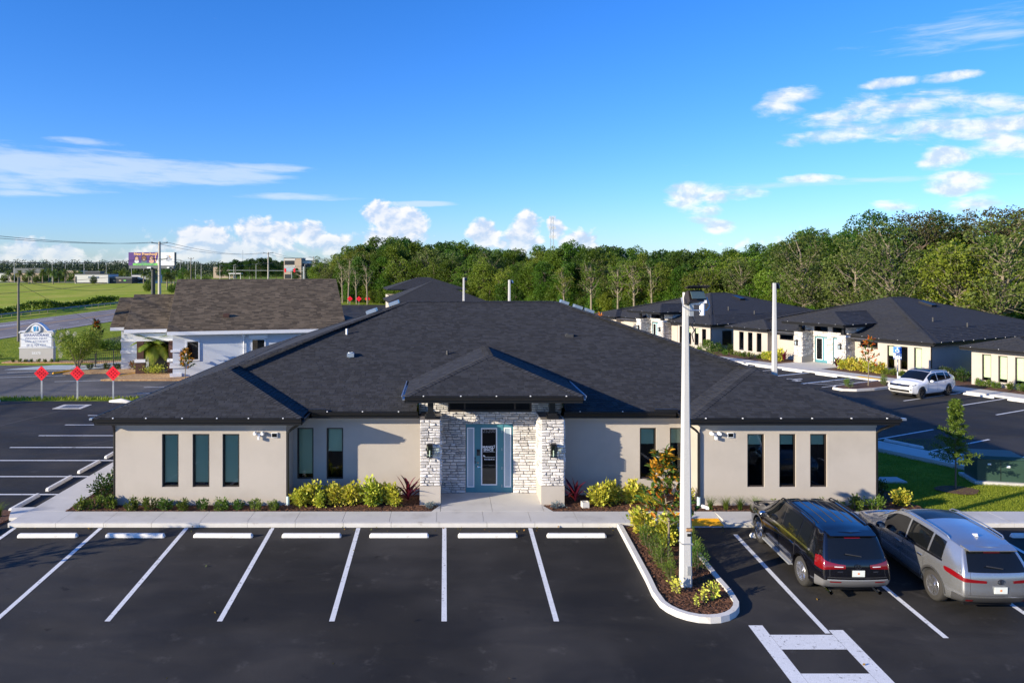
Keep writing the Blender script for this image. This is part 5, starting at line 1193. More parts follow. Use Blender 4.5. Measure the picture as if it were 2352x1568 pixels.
c1 = car('shiny black sport utility car parked nose to the kerb, seen from behind', 'car', (10.48, ctr, zg(ctr)+.0), 0, 'carblack', PB_, 'cars parked in front of the office'); c1[0].rotation_euler = (-th_*.0+math.atan(SL), 0, 0)
PS_ = dict(PB_, L=4.88, w=.965, roof=[(0,1.64),(.5,1.69),(1.5,1.735),(2.5,1.72),(2.95,1.64),(3.85,1.12),(4.3,1.08),(4.88,.97)], belt=[(0,1.16),(1.0,1.13),(3.2,1.02),(3.8,.98),(4.88,.91)], doors=(.72,1.32,2.28,3.34), ws=(3.78,2.92), archm='plastic', lower='plastic',
  tail=(2.7,.62,lambda f: 4.30+.36*f*f, lambda f: 4.48+.34*min(1,f/.55)-.06*max(0,f-.6)), tail2=None, refl=(1.4,.2,2.05,2.5), rails=(.7,2.9), ribs=None, board=0, sunroof=(2.0,2.75,7.0), bumpv=2.85, bhighlight=None, platev=3.75, embv=4.45, emb='ovals', badges=None, exh=(), railm='carsilver', mirm='carblack', spk=(-.16,.16), spw=.026, hm='chrome', rgv=(5.0,6.0), trim='carblack')
ctr = 18.62+4.88/2
c2 = car('silver sport utility car parked beside the black one, cut by the right picture edge', 'car', (13.5, ctr, zg(ctr)), 0, 'carsilver', PS_, 'cars parked in front of the office'); c2[0].rotation_euler = (math.atan(SL), 0, 0)
obj('antenna_fin', MB().add([(-.03,-.1,0),(.03,-.1,0),(.012,.1,0),(-.012,.1,0),(0,-.1,.08)], [(0,1,4),(1,2,4),(2,3,4),(3,0,4)]), 'lens', c2[0], tuple(c2[1](c2[4](.85), 7.99, 1)))
PWh = dict(PB_, L=4.72, w=.95, Rw=.365, ax=(.93,3.82), roof=[(0,1.42),(.4,1.52),(1.2,1.62),(2.2,1.635),(2.7,1.57),(3.55,1.08),(4.2,1.02),(4.72,.94)], belt=[(0,1.16),(1.0,1.08),(3.0,.98),(3.6,.96),(4.72,.89)], doors=(.55,1.2,2.12,3.1), ws=(3.5,2.62), archm='carwhite', lower='carwhite', seams=(1.3,2.2,3.2), handles=(1.45,2.4),
  tail=(2.4,.3,4.35,4.75), tail2=None, refl=(2,.5,2.5,2.65), rails=(.6,2.6), ribs=None, board=0, sunroof=(1.1,2.55,6.7), bumpv=2.2, bhighlight=None, badges=None, exh=(), railm='white', rimm='bronze', spk=(0,), spw=.05, mirm='carwhite', hm='carwhite', trim='carblack', mirror=3.02)
px_, py_ = 31.2, 49.9
c3 = car('white sport utility car backed into a stall before the right offices', 'car', (px_, py_, 0), R(117.6), 'carwhite', PWh)
t3, Sf, patch, band, uy, NC, nu = c3
def fband(name, u0, v0, v1, m, e=.012): return band(name, nu-1-u0, nu-1.02, v0, v1, m, e)
fband('grille', 3.0, 3.75, 4.72, 'black'); fband('grille_bar', 2.4, 4.2, 4.27, 'chrome', .02); fband('lower_intake', 3.0, 2.3, 2.9, 'black'); fband('intake_bar', 3.0, 2.15, 2.25, 'chrome', .016)
for s in (-1,1):
    patch('headlamp', uy(4.40), nu-1-3.1, 4.4, 4.85, 'carglass', s, .012, 12, 4); patch('headlamp_lens', uy(4.52), nu-1-3.4, 4.52, 4.68, 'lens', s, .018, 8, 2); patch('side_intake', nu-1-4.6, nu-1-3.6, 2.7, 3.25, 'black', s, .012, 6, 4)
q = Sf(nu-1.1, 4.23, 1); st = MB()
for k in range(3):
    a = R(90+120*k); st.add([(0,.01,0),(math.cos(a-.5)*.03,0,math.sin(a-.5)*.03),(math.cos(a)*.12,0,math.sin(a)*.12),(math.cos(a+.5)*.03,0,math.sin(a+.5)*.03)], [(0,1,2),(0,2,3)])
ng = MB(); 
for i in range(20):
    a, c = 2*math.pi*i/20, 2*math.pi*(i+1)/20; st.add([(math.cos(k)*r_,0,math.sin(k)*r_) for k in (a,c) for r_ in (.115,.135)], [(0,1,3,2)])
obj('emblem', st, 'chrome', t3, (0,q.y+.03,q.z))

# ------------------------------------------------------------------ poles, lamps and wires
def lamp_pole(label, x, y, h, w0, w1, rz, z=None, head=True, box=True):
    z = zg(y) if z is None else z
    t = thing('light_pole', label, 'lamp post', (x,y,z), 0, 'square concrete light poles')
    def sq(w, zz): c = w*.16; return [(-w/2+c,-w/2,zz),(w/2-c,-w/2,zz),(w/2,-w/2+c,zz),(w/2,w/2-c,zz),(w/2-c,w/2,zz),(-w/2+c,w/2,zz),(-w/2,w/2-c,zz),(-w/2,-w/2+c,zz)]
    a, b = sq(w0,-.3), sq(w1,h); obj('shaft', MB().add(a+b, [tuple(range(7,-1,-1)),tuple(range(8,16))]+[(i,(i+1)%8,(i+1)%8+8,i+8) for i in range(8)]), 'pole', t)
    if head:
        hd = MB(); hs_ = .76 if box else .6; mt = Matrix.Rotation(rz,3,'Z') @ Matrix.Rotation(R(-22),3,'X'); c = Vector((.2,-.08,h-.13)) if box else Vector((.15,.25,h-.15))
        hd.obox(c,.72*hs_,.34*hs_,.42*hs_,mt,.8); ho = obj('flood_head', hd, 'bronze', t)
        fr_ = MB(); o_ = c+mt@Vector((0,-.172,0)); obj('head_lens', MB().obox(o_ if box else c+mt@Vector((0,-.105,0)),.56*hs_,.012,.26*hs_,mt), 'lampglass', ho); box and obj('head_visor', MB().obox(c+mt@Vector((0,-.24,.2)),.72,.16,.02,mt), 'bronze', ho)
        box and obj('yoke', MB().tube([c+mt@Vector((-.4,0,0)),c+mt@Vector((-.41,.0,-.25)),c+mt@Vector((-.25,0,-.36)),c+mt@Vector((.3,0,-.36)),c+mt@Vector((.42,0,-.25)),c+mt@Vector((.4,0,0))],.02,5), 'steel', t)
    if box:
        obj('junction_box', MB().box(.06,.17,-.14,-.02,h-.62,h-.14), 'steel', t); obj('camera', MB().lathe([(0,h-.62),(.07,h-.6),(.075,h-.3),(.0,h-.28)],(.40,-.12,0),10).box(.1,.4,-.15,-.09,h-.32,h-.26).box(.3,.5,-.18,-.06,h-.28,h-.2), 'white', t)
        obj('cable', MB().tube([(.14,-.1,h-.62),(.2,-.13,h-.75),(.12,-.12,h-.85),(.19,-.13,h-1.0),(.13,-.12,h-1.1),(.17,-.13,h-1.3)],.016,5), 'black', t)
        pw = lambda zz: (w0+(w1-w0)*(zz/h))/2
        obj('number_tag', MB().box(-.02,.12,-pw(1.62)-.012,-pw(1.62)+.01,1.56,1.66), 'brick', t)
        obj('lettering', text_mesh('25271',.07,.001,.002), 'peach', t, (.05,-pw(1.62)-.015,1.61))
        obj('number_tag', MB().box(.0,.11,-pw(1.47)-.012,-pw(1.47)+.01,1.44,1.51), 'black', t); obj('hand_hole', MB().box(.0,.11,-pw(.5)-.012,-pw(.5)+.01,.42,.66), 'steel', t); obj('strap', MB().box(-pw(1.25)-.006,pw(1.25)+.006,-pw(1.25)-.006,pw(1.25)+.006,1.22,1.255), 'steel', t)
    return t
lamp_pole('tall square concrete light pole on the kerbed front island, floodlight on top', 6.38, 20.2, 7.62+.234, .30, .135, R(20))
lamp_pole('square concrete light pole standing behind the right slope of the big roof', 17.3, 40., 7.5, .31, .15, R(150), 0, True, False)
lamp_pole('far light pole just left of the middle, behind the roof ridge', 1.75, 71, 7.45, .31, .16, R(-60), 0, True, False)
lamp_pole('far light pole right of the middle, with arms, behind the roof ridge', 4.65, 55, 7.45, .31, .16, R(70), 0, True, False)
def upole(label, x, y, h, r, m='poleold', arms=((-.9,.9,-.25),), z=0, grp='utility poles along the highway'):
    t = thing('utility_pole', label, 'utility pole', (x,y,z), 0, grp)
    obj('shaft', MB().tube([(0,0,-.5),(0,0,h)], [r,r*.62], 8), m, t)
    for a, b, dz in arms:
        obj('bracket', MB().tube([(a,0,h+dz+.1),(0,0,h+dz-.08),(b,0,h+dz+.1)], .05, 5), 'wire', t)
        for k in (a,b): obj('insulator', MB().lathe([(.05,h+dz+.05),(.11,h+dz+.12),(.05,h+dz+.3)],(k,0,0),8), 'plastic', t)
    return t
AR = ((-1.3,1.3,-.3),(-1.3,1.3,-3.))
PX = -48.7
for y, lb in ((130,'thick grey concrete utility pole in front of the billboard'),(210,'concrete utility pole behind the brown roof ridge'),(282,'farther concrete utility pole at the left end of the wood')): upole(lb, PX, y, 12.9, .33 if y == 130 else .27, arms=AR)
upole('concrete utility pole outside the left picture edge', PX, 52, 12.9, .3, arms=AR)
upole('short wooden pole behind the law sign', PX, 87, 7.3, .17, 'wood', (), grp='wooden poles')
upole('dark wooden pole between the billboard and the brown roof ridge', -75., 225, 11.6, .2, 'wood', ((-.8,.8,-.3),), grp='wooden poles'); upole('slim far wooden pole right of the billboard', -77, 280, 9.4, .2, 'wood', ((-.8,.8,-.3),), grp='wooden poles')
def wire(label, a, b, sag, r=.034, n=24):
    pp = []
    for i in range(n+1):
        f = i/n; p = Vector(a).lerp(Vector(b), f); p.z -= sag*4*f*(1-f); pp.append(tuple(p))
    tag(obj('power_line', MB().tube(pp, r, 4), 'wire'), label, 'power line', 'power lines along the highway')
PY = [20,52,130,210,282,360]
for dz, nm_ in ((-.1,'upper'),(-2.8,'lower')):
    for x, sd in ((-1.3,'roadside'),(1.3,'near side')):
        for a, b in zip(PY, PY[1:]): wire(f'{nm_} {sd} power line between the concrete poles', (PX+x,a,12.9+dz), (PX+x,b,12.9+dz), (b-a)*.012+.2)
for dz in (5.6,4.7): wire('low cable strung over the field toward the billboard' if dz > 5 else 'lowest thin cable along the road', (PX,130,dz+2.4), (PX,20,dz+2.4), 1.6, .03)
wire('thick dark cable running across the field to the short wooden pole', (PX,87,6.9), (-95,240,5.6), 2.4, .03); wire('guy cable from the short wooden pole down to the verge', (PX,87,6.6), (-51,112,.1), .1, .02)
# ------------------------------------------------------------------ guard rail
gr = thing('guard_rail', 'long steel guard rail along the far side of the highway', 'guard rail', (-75.,40,0), R(.0))
prof = [(0,.45),(.05,.5),(0,.58),(.05,.66),(0,.74)]; gv = MB(); n_ = len(prof); ysg = list(range(-20,181,20))
for y in ysg: gv.v += [(x,y,z) for x,z in prof]
gv.f = [(i*n_+j,(i+1)*n_+j,(i+1)*n_+j+1,i*n_+j+1) for i in range(len(ysg)-1) for j in range(n_-1)]; obj('rail', gv, 'rail', gr)
pm = MB().box(-.1,-.01,-.06,.06,-.2,.7).mesh('post')
for y in range(-10,180,3): obj('post', pm, 'wood', gr, (0,y,0))

# ------------------------------------------------------------------ billboard
bx, by = -92.5, 241.
bb = thing('billboard', 'purple and white roadside billboard for a preschool on a dark post', 'billboard', (bx,by,0))
S0 = 241/1750
def bz(py): return CAMZ-(py-618)*S0
obj('column', MB().tube([(.0,.6,-.5),(.0,.6,bz(612))], .62, 12), 'fardark', bb); zt_, zb_ = bz(579.5), bz(609.5)
obj('cabinet', MB().box(-7.6,7.1,.02,1.3,zb_,zt_), 'fardark', bb); obj('catwalk', MB().box(-7.3,6.8,-.5,1.2,zb_-1.0,zb_-.05), 'farroof', bb); obj('floodlight', MB().box(-1.4,-.2,-.9,-.5,zb_-.9,zb_-.5).box(4.9,5.6,-.9,-.5,zb_-.9,zb_-.5), 'doorwhite', bb)
obj('sheet', MB().box(-7.6,2.6,-.02,.015,zb_,zt_), 'purple', bb); hh = zt_-zb_; zc = (zt_+zb_)/2
ws_ = MB(); pts = [(6.9,zb_),(6.9,zt_),(2.75,zt_)]+[(2.6+2.0*(1-math.cos(R(a)))*-.5+.0, zc+hh*.5*math.cos(R(a))) for a in range(10,171,16)]+[(3.1,zb_)]
ws_.add([(x,-.03,z) for x,z in pts], [tuple(range(len(pts)))]); obj('sheet', ws_, 'doorwhite', bb)
og = MB(); arcp = [(1.9-1.1*math.sin(R(a)), zc+.2-hh*.45*math.cos(R(a))) for a in range(0,181,15)]
for (a,b),(c,d) in zip(arcp, arcp[1:]): og.add([(a,-.036,b),(c,-.036,d),(c+.22,-.036,d),(a+.22,-.036,b)], [(0,1,2,3)])
obj('print', og, 'peach', bb)
def bt(body, size, x, z, m, sx=1., off_=.0): obj('lettering', text_mesh(body, size, .004, off_, sx), m, bb, (x,-.05,z))
bt('New Preschool!', 1.1, -2.2, zt_-.55, 'peach', 1.02, .03); obj('print', MB().box(-6.2,1.6,-.045,-.03,zb_,zb_+.72), 'bgreen', bb); bt('Turn Right at the Light', .62, -2.3, zb_+.36, 'ink', 1.0, .01)
bt('2b', 1.3, 5.0, zc+.55, 'ink', 1.0, .01); obj('print', MB().box(4.3,6.1,-.045,-.031,zc-.35,zc-.1), 'ink', bb); obj('print', MB().box(4.7,6.1,-.045,-.031,zc-.85,zc-.72), 'logogrey', bb); obj('print', MB().add([(5.1,-.045,zc+.9),(5.35,-.045,zc+1.15),(5.9,-.045,zc+.6),(5.6,-.045,zc+.3)],[(0,1,2,3)]), 'peach', bb)
def disc(x, z, rx_, rz_, y, m): obj('print', MB().add([(x+math.cos(2*math.pi*i/16)*rx_, y, z+math.sin(2*math.pi*i/16)*rz_) for i in range(16)], [tuple(range(16))]), m, bb)
for x, r_, hm, sm, top in ((-5.0,.62,'hairp','skinA','doorwhite'),(-2.7,.85,'hairp','skinB','logogrey'),(-.3,.68,'brick','skinA','skinA')):
    disc(x, zc-.75, r_*1.15, r_*.9, -.034, top); disc(x, zc+.25, r_*1.05, r_*1.1, -.037, hm); disc(x, zc+.05, r_*.8, r_*.95, -.040, sm); disc(x, zc-.2, r_*.3, r_*.12, -.043, 'doorwhite'); disc(x-r_*.3, zc+.2, r_*.1, r_*.08, -.043, 'hairp'); disc(x+r_*.3, zc+.2, r_*.1, r_*.08, -.043, 'hairp')
uc = thing('utility_cabinet', 'grey roadside cabinet at the foot of the concrete pole', 'utility box', (-55.5,148,0)); obj('cabinet', MB().box(-.9,.9,-.5,.5,-.1,1.9), 'farwall', uc); obj('door_seam', MB().box(-.02,.02,-.51,-.501,.1,1.8), 'fardark', uc)

# ------------------------------------------------------------------ far town across the field
FY = 430.
def fx(px, y=FY): return (px-1022)*y/1750
def fbld(name, label, px0, px1, ztop, y, m, dep=14, extra=()):
    t = thing(name, label, 'building', (fx((px0+px1)/2,y),y,0), 0, 'far town buildings'); hw_ = (px1-px0)/2*y/1750
    obj('wall', MB().box(-hw_,hw_,0,dep,-1,ztop), m, t); obj('parapet', MB().box(-hw_-.15,hw_+.15,-.15,dep,ztop+.001,ztop+.4), 'farroof', t)
    for kind, a, b, c, d, mm in extra: obj(kind, MB().box(a*hw_,b*hw_,-.12,-.01,c*ztop,d*ztop), mm, t)
    return t
fbld('store', 'pale grey flat roofed store across the field', 172, 248, 5.0, 436, 'farwall', extra=(('sign',-.2,.45,.62,.8,'logogrey'),('canopy',-.95,.95,.02,.12,'fardark'),('window',-.98,-.9,.1,.8,'fardark')))
fbld('roof_unit', 'dark equipment screen on top of the grey store', 195, 230, 6.6, 441, 'fardark', 6)
fbld('store', 'low dark glazed drive canopy right of the grey store', 249, 303, 3.4, 438, 'fardark', extra=(('fascia',-1.,1.,.86,1.,'farroof'),('display',-.6,-.4,.4,.6,'fartan'),('display',-.1,.1,.4,.6,'fartan'),('display',.3,.5,.4,.6,'bgreen')))
fbld('store', 'grey store half hidden behind the billboard post', 303, 352, 4.6, 446, 'farwall', extra=(('window',-.9,.9,.1,.5,'fardark'),))
fbld('store', 'cream store among palms at the left', 22, 92, 5.6, 500, 'fartan', extra=(('window',-.8,-.3,.1,.5,'fardark'),('window',.1,.8,.1,.5,'fardark')))
fbld('store', 'white fronted long store at the far left edge', -30, 24, 5.2, 520, 'farwall', extra=(('window',-.6,.9,.1,.4,'fardark'),))
fbld('store', 'long grey roofed store far behind the cream one', 30, 100, 8.6, 640, 'farroof'); fbld('store', 'orange roofed low building behind the grey store', 148, 180, 7., 560, 'fartan')
fbld('store', 'tan low building beyond the road junction', 490, 535, 10., 700, 'fartan', extra=(('window',-.7,.7,.3,.6,'fardark'),))
ob = fbld('office_block', 'three storey tan and white office block left of the wood', 652, 692, 15.5, 520, 'fartan', 16, extra=(('window',-.9,.2,.72,.9,'fardark'),('window',-.9,.2,.42,.6,'frost'),('window',-.9,.2,.12,.3,'fardark'),('panel',-.95,.3,.91,.99,'farwall'),('panel',-.95,.3,.62,.70,'farwall')))
fbld('office_block', 'pale office wing beside the tan block, against the wood', 692, 724, 14., 524, 'farwall', 16, extra=(('window',-.9,.8,.66,.86,'fardark'),('window',-.9,.8,.3,.5,'fardark')))
cv = thing('canopy', 'white fuel station style canopy by the far road', 'canopy', (fx(539,560),560,0)); obj('roof', MB().box(-4.5,4.5,0,6,4.6,5.4), 'farwall', cv)
for x in (-4,4): obj('post', MB().box(x-.2,x+.2,1,1.4,0,4.59), 'farwall', cv)
struct('far_road', MB().quad((-330,474,.0),(-120,474,.0),(-120,486,.0),(-330,486,.0)).quad((-420,462,0),(-110,462,0),(-110,472,0),(-420,472,0)), 'road')
# far lamp posts
fl = thing('street_lamp', 'slim pale street lamp in the far town', 'street lamp', (fx(120,460),460,0), 0, 'far street lamps')
obj('shaft', MB().tube([(0,0,0),(0,0,11.5)], [.16,.1], 6), 'pole', fl); obj('lamp_arm', MB().tube([(0,0,11.4),(1.4,0,11.7)], .07, 4), 'steel', fl)
for i, (px, y, k) in enumerate(((33,470,1),(193,520,1.1),(226,520,1.1),(302,470,1),(330,520,1),(346,520,1),(362,520,.95),(393,560,1.2),(414,560,1.2),(432,560,1.2),(462,470,1),(449,600,1.2),(505,420,.9),(537,380,.9),(573,600,1.1),(588,470,1),(670,420,.9),(700,420,.95),(722,400,.9),(150,560,1.1),(244,600,1.1))):
    copy_tree(fl, (fx(px,y),y,0), sc=k)
sp = thing('sign_pole', 'tall thin pole sign on the far skyline left of the billboard', 'sign', (fx(308,700),700,0)); obj('shaft', MB().tube([(0,0,0),(0,0,19.5)],.2,5), 'steel', sp); obj('board', MB().box(-1.2,1.2,-.2,.2,19.5,21.5), 'farroof', sp)
sp = thing('mast', 'thin radio mast on the far skyline left of the wood', 'mast', (fx(557.5,800),800,0)); obj('shaft', MB().tube([(0,0,0),(0,0,28)],.25,5), 'steel', sp); obj('aerial', MB().tube([(-1.5,0,25),(1.5,0,25)],.15,4), 'steel', sp)
# traffic signals on a span mast
ts = thing('traffic_signal', 'traffic signal mast arm with red lights over the far junction', 'traffic signal', (fx(640,400),400,0)); obj('mast', MB().tube([(13,0,0),(13,0,9.5)],.2,6).tube([(13,0,7.3),(-27,0,7.6)],.13,5), 'steel', ts)
for x in (3.5,8.3): obj('signal_head', MB().box(x-.45,x+.45,-.3,.3,6.6,8.6), 'red', ts)
# cell tower
ct = thing('cell_tower', 'distant lattice cell tower with three antenna rings above the wood', 'tower', (fx(1268,560),560,0)); hh = 46
lm = MB()
for sx in (-1,1):
    for sy in (-1,1): lm.tube([(sx*1.6,sy*1.6,0),(sx*.75,sy*.75,hh)],.13,4)
for z in range(8,hh,3):
    w = 1.6-.85*z/hh
    for sx in (-1,1): lm.tube([(-w*sx,-w,z),(w*sx,-w,z+3)],.07,3)
obj('lattice', lm, 'steel', ct)
for z in (46,38.5,32):
    rr = MB().tube([(-2.1,-1,z),(2.1,-1,z)],.1,4)
    for x in (-2.1,-1.2,0,1.2,2.1): rr.box(x-.25,x+.25,-1.3,-1.05,z-1,z+1.0)
    obj('antenna_ring', rr, 'farwall', ct)

# ------------------------------------------------------------------ things on the ground
x0 = 21.0; xf = thing('transformer', 'dark green electric transformer box on the lawn', 'transformer', (x0+.45,29.75,0), R(-12))
obj('cabinet', MB().box(-.8,.8,-.5,.6,.08,.92), 'xfmr', xf); obj('lid', MB().add([(-.85,-.55,.921),(.85,-.55,.921),(.85,.65,.921),(-.85,.65,.921),(-.8,-.45,1.03),(.8,-.45,1.03),(.8,.6,1.06),(-.8,.6,1.06)], [(4,5,6,7),(0,1,5,4),(1,2,6,5),(2,3,7,6),(3,0,4,7)]), 'xfmr', xf)
obj('base', MB().box(-.95,.95,-.65,.75,-.1,.075), 'conc', xf); obj('door_seam', MB().box(-.01,.01,-.506,-.5005,.1,.9), 'black', xf); obj('warning_label', MB().box(.2,.32,-.508,-.5005,.62,.7).box(-.45,-.33,-.508,-.5005,.7,.76), 'doorwhite', xf)
pd = thing('utility_pedestal', 'pale green plastic utility pedestal right of the transformer box', 'utility box', (22.3,28.6,0)); obj('cabinet', MB().obox((0,0,.32),.42,.34,.74,None,.9), 'pedestal', pd); obj('cap', MB().obox((0,0,.72),.44,.36,.06), 'pedestal', pd)
vb = thing('valve_cover', 'flat grey utility cover set in the lawn', 'cover', (17.4,29.8,0)); obj('lid', MB().box(-.42,.42,-.3,.3,.0,.035), 'conc', vb); obj('frame', MB().box(-.47,.47,-.35,.35,-.05,.02), 'steel', vb)
cbk = thing('concrete_block', 'small hollow concrete block lying in the right bed by the red plant', 'block', (4.78,26.0,.11), R(8)); obj('shell', MB().box(-.12,.12,-.1,-.07,0,.2).box(-.12,.12,.07,.1,0,.2).box(-.12,-.09,-.0695,.0695,0,.2).box(.09,.12,-.0695,.0695,0,.2), 'curb', cbk)
dg = thing('storm_drain', 'steel storm drain grate in pale concrete in the left parking lot', 'drain', (-22.3,45.6,0)); obj('collar', MB().box(-.85,.85,-.7,.7,-.1,.012), 'conc', dg)
bm = MB().box(-.012,.012,-.45,.45,.013,.024).mesh('grate_bar')
obj('pit_shade', MB().quad((-.55,-.48,.0135),(.55,-.48,.0135),(.55,.48,.0135),(-.55,.48,.0135)), 'fardark', dg)  # flat dark sheet stands in for the shaded hole under the bars
for i in range(15): obj('grate_bar', bm, 'steel', dg, (-.5+i*.0715,0,.004))
cu = thing('accessible_sign', 'blue and white accessible parking sign on a post by the right island', 'sign', (*rw(18.35,-4.3),0), RA+R(8))
obj('post', MB().box(-.03,.03,-.03,.03,-.1,2.5), 'steel', cu); obj('plate', MB().box(-.28,.28,-.05,-.031,2.15,2.62), 'signblue', cu); obj('plate', MB().box(-.28,.28,-.05,-.031,1.72,2.14), 'doorwhite', cu)
wc = MB(); ring(wc, 0, -.05, .10, .03, R(120), R(400)); ring(wc, .0, .16, 0, .035, 0, R(360)); wc.quad((-.02,.0,0),(.03,.0,0),(.03,.12,0),(-.02,.12,0)); wc.quad((.03,.0,0),(.12,.0,0),(.12,.035,0),(.03,.035,0)); wc.v = [(x,-.053,2.38+y) for x,y,_ in wc.v]; obj('wheelchair_symbol', wc, 'doorwhite', cu)
pls = thing('curb_piece', 'white rounded kerb nose at the left lot beside the big roof', 'kerb', (-19.6,47.,0)); obj('stone', smooth(MB().tube([(-1.2,.3,.0),(-.4,.1,.05),(.6,-.3,.0)],[.1,.2,.1],8)), 'curb', pls); 
struct('left_island_kerb', MB().prism([(-30.5,44.5),(-27.6,47.3),(-28.,47.6),(-31.,45.)], -.1, .13), 'curb')
# ------------------------------------------------------------------ plants
def cloud(n, r, seed, shell=.45, flat=1.):
    g = np.random.default_rng(seed); d = g.normal(size=(n,3)); d /= np.linalg.norm(d,axis=1)[:,None]; k = g.uniform(shell**3,1,(n,1))**(1/3)
    return d*k*np.array([r,r,r*flat])
def shrub_proto(name, label, cat, h, w, nc, nl, ln, wd, m, seed, group, up=.5, m2=None, stems=True):
    """several leafy stems of uneven height"""
    t = thing(name, label, cat, (0,0,0), 0, group); g = np.random.default_rng(seed); pts = []; sm = MB()
    for i in range(nc):
        a = g.uniform(0,6.28); r = w*.5*math.sqrt(g.uniform(0,.7)); x, y = r*math.cos(a), r*math.sin(a); hh = h*g.uniform(.6,1.)*(1-.35*r/(w*.5))
        sm.tube([(x*.3,y*.3,-.05),(x*.8,y*.8,hh*.5),(x,y,hh*.9)], [.014,.009,.004], 4)
        k = nl//nc; f = g.uniform(.22,1,(k,1)); c = np.concatenate([x*(.35+.65*f), y*(.35+.65*f), hh*f],1)+g.normal(size=(k,3))*np.array([w*.10,w*.10,h*.06]); c[:,2] = np.maximum(c[:,2],.02); pts.append(c)
    c = np.concatenate(pts); dirs = c-np.array([0,0,h*.35]); dirs /= np.linalg.norm(dirs,axis=1)[:,None]+1e-6
    if m2:
        k = int(len(c)*.55); idx = g.permutation(len(c)); obj('foliage', leaves('foliage', c[idx[:k]], ln, wd, up, dirs[idx[:k]], seed), m, t); obj('foliage', leaves('foliage', c[idx[k:]], ln, wd, up, dirs[idx[k:]], seed+1), m2, t)
    else: obj('foliage', leaves('foliage', c, ln, wd, up, dirs, seed), m, t)
    obj('stems', sm, 'bark', t); return t
def place(protos, spots, labels=None, used=set()):
    for i, (x, y, z, s) in enumerate(spots):
        p = protos[i % len(protos)]; lb = labels[i] if labels else p['label']; rz = rnd.uniform(0,6.28)
        if id(p) not in used: used.add(id(p)); p.location = (x,y,z); p.rotation_euler = (0,0,rz); p.scale = (s,s,s); p['label'] = lb
        else: copy_tree(p, (x,y,z), rz, lb, s)
def at(px, py, z=.11): d = 1750*(CAMZ-z)/(py-618); return ((px-1022)*d/1750, d, z)
gs = 'small green shrubs below the left windows'
sp_ = [shrub_proto('green_shrub', '', 'shrub', .42, .46, 6, 520, .075, .032, 'lfS', 20+i, gs) for i in range(3)]
nth = ('first','second','third','fourth','fifth','sixth','seventh','eighth','ninth')
xs = (301,344,380,423,465,508,549,588,628)
place(sp_, [(*at(x,1171),rnd.uniform(.9,1.15)) for x in xs], ['%s small green shrub from the left wall corner, in the row below the left windows' % n.capitalize() for n in nth[:8]]+['last small green shrub of the row, beside the left downspout'])
place(sp_, [(*at(183,1170),1.1),(*at(219,1168),1.15),(*at(252,1167),1.2)], ['small green shrub at the sidewalk corner of the left bed','small bright green shrub between the sidewalk corner and the wall','small bright green shrub right at the left wall corner'])
dk = [shrub_proto('dark_shrub', '', 'shrub', 1.0, .9, 9, 900, .10, .05, 'lfDk', 31+i, 'dark green shrubs at the wall corners') for i in range(2)]
place(dk, [(-12.0,26.8,.11,1.05),(-12.2,28.2,.11,.9),(15.4,27.0,.11,.8),(15.6,26.2,.11,.6)], ['dark leafy shrub at the left corner of the building','dark leafy shrub behind the one at the left building corner','dark shrub in the shade behind the right corner of the building','low dark shrub at the right corner of the building'])
ysh = [shrub_proto('yellow_shrub', '', 'shrub', 1.0, .80, 8, 760, .125, .085, 'lfY', 41+i, 'yellow variegated shrubs beside the entrance', m2='lfYp') for i in range(3)]
place(ysh, [(*at(690,1160),.82),(*at(722,1157),1.0),(*at(738,1164),.62),(*at(775,1160),.98),(*at(810,1158),1.0),(*at(852,1160),1.02),(*at(880,1155),.95),(*at(908,1160),.92)],
  ['yellow variegated shrub nearest the left downspout','tall yellow shrub second from the left downspout','low yellow shrub in front of the second one from the left','yellow shrub below the right one of the two left recessed windows','yellow shrub in the middle of the left yellow group','tallest yellow shrub, left of the red strap plant by two','yellow shrub set back beside the red strap plant','yellow shrub right in front of the left red strap plant'])
place(ysh, [(*at(1373,1160),.95),(*at(1412,1156),.95),(*at(1452,1157),.92),(*at(1484,1156),.8),(*at(1498,1162),.78),(*at(1585,1158),.6)],
  ['yellow shrub nearest the concrete block','greener yellow shrub second right of the concrete block','yellow shrub third right of the concrete block','yellow shrub just left of the young magnolia','low yellow shrub behind the young magnolia','small yellow shrub just right of the light pole'])
def strap_leaf(L, W_, droop):
    b = MB(); n = 5
    for i in range(n+1):
        f = i/n; w = W_*math.sin(math.pi*min(.98,.12+f*.88))*.5+.001; x = L*f*(1-.15*f*droop); z = L*(.75*f-.75*droop*f*f); b.v += [(x,-w,z+w*.5),(x,0,z),(x,w,z+w*.5)]
    for i in range(n):
        for j in (0,1): b.f.append((i*3+j,(i+1)*3+j,(i+1)*3+j+1,i*3+j+1))
    return b.mesh('leaf')
def rosette(name, label, cat, loc, n, L, W_, m, seed, zs=.25, droop=(.2,.9), group=None, part_='leaf', tilt=(.0,.9), stem=None):
    g = random.Random(seed); t = thing(name, label, cat, loc, 0, group); ms = [strap_leaf(L,W_,d) for d in np.linspace(*droop,3)]
    if stem: obj('stem', MB().tube([(0,0,-.05),(0,0,zs)], stem, 6), 'bark', t)
    for i in range(n):
        o = obj(part_, ms[g.randrange(3)], m, t, (0,0,zs*g.uniform(.3,1))); o.rotation_euler = (0, -g.uniform(*tilt), i*2.399+g.uniform(-.3,.3)); s = g.uniform(.7,1.1); o.scale = (s,s,s)
    return t
rosette('red_strap_plant', 'dark red strap leaved plant left of the entrance pillar', 'plant', (*at(938,1158)[:2],.11), 22, .72, .11, 'lfTi', 3, .4, group='dark red strap leaved plants')
rosette('red_strap_plant', 'dark red strap leaved plant right of the entrance, against the shaded wall', 'plant', (*at(1322,1158)[:2],.11), 22, .66, .10, 'lfTi', 4, .36, group='dark red strap leaved plants')
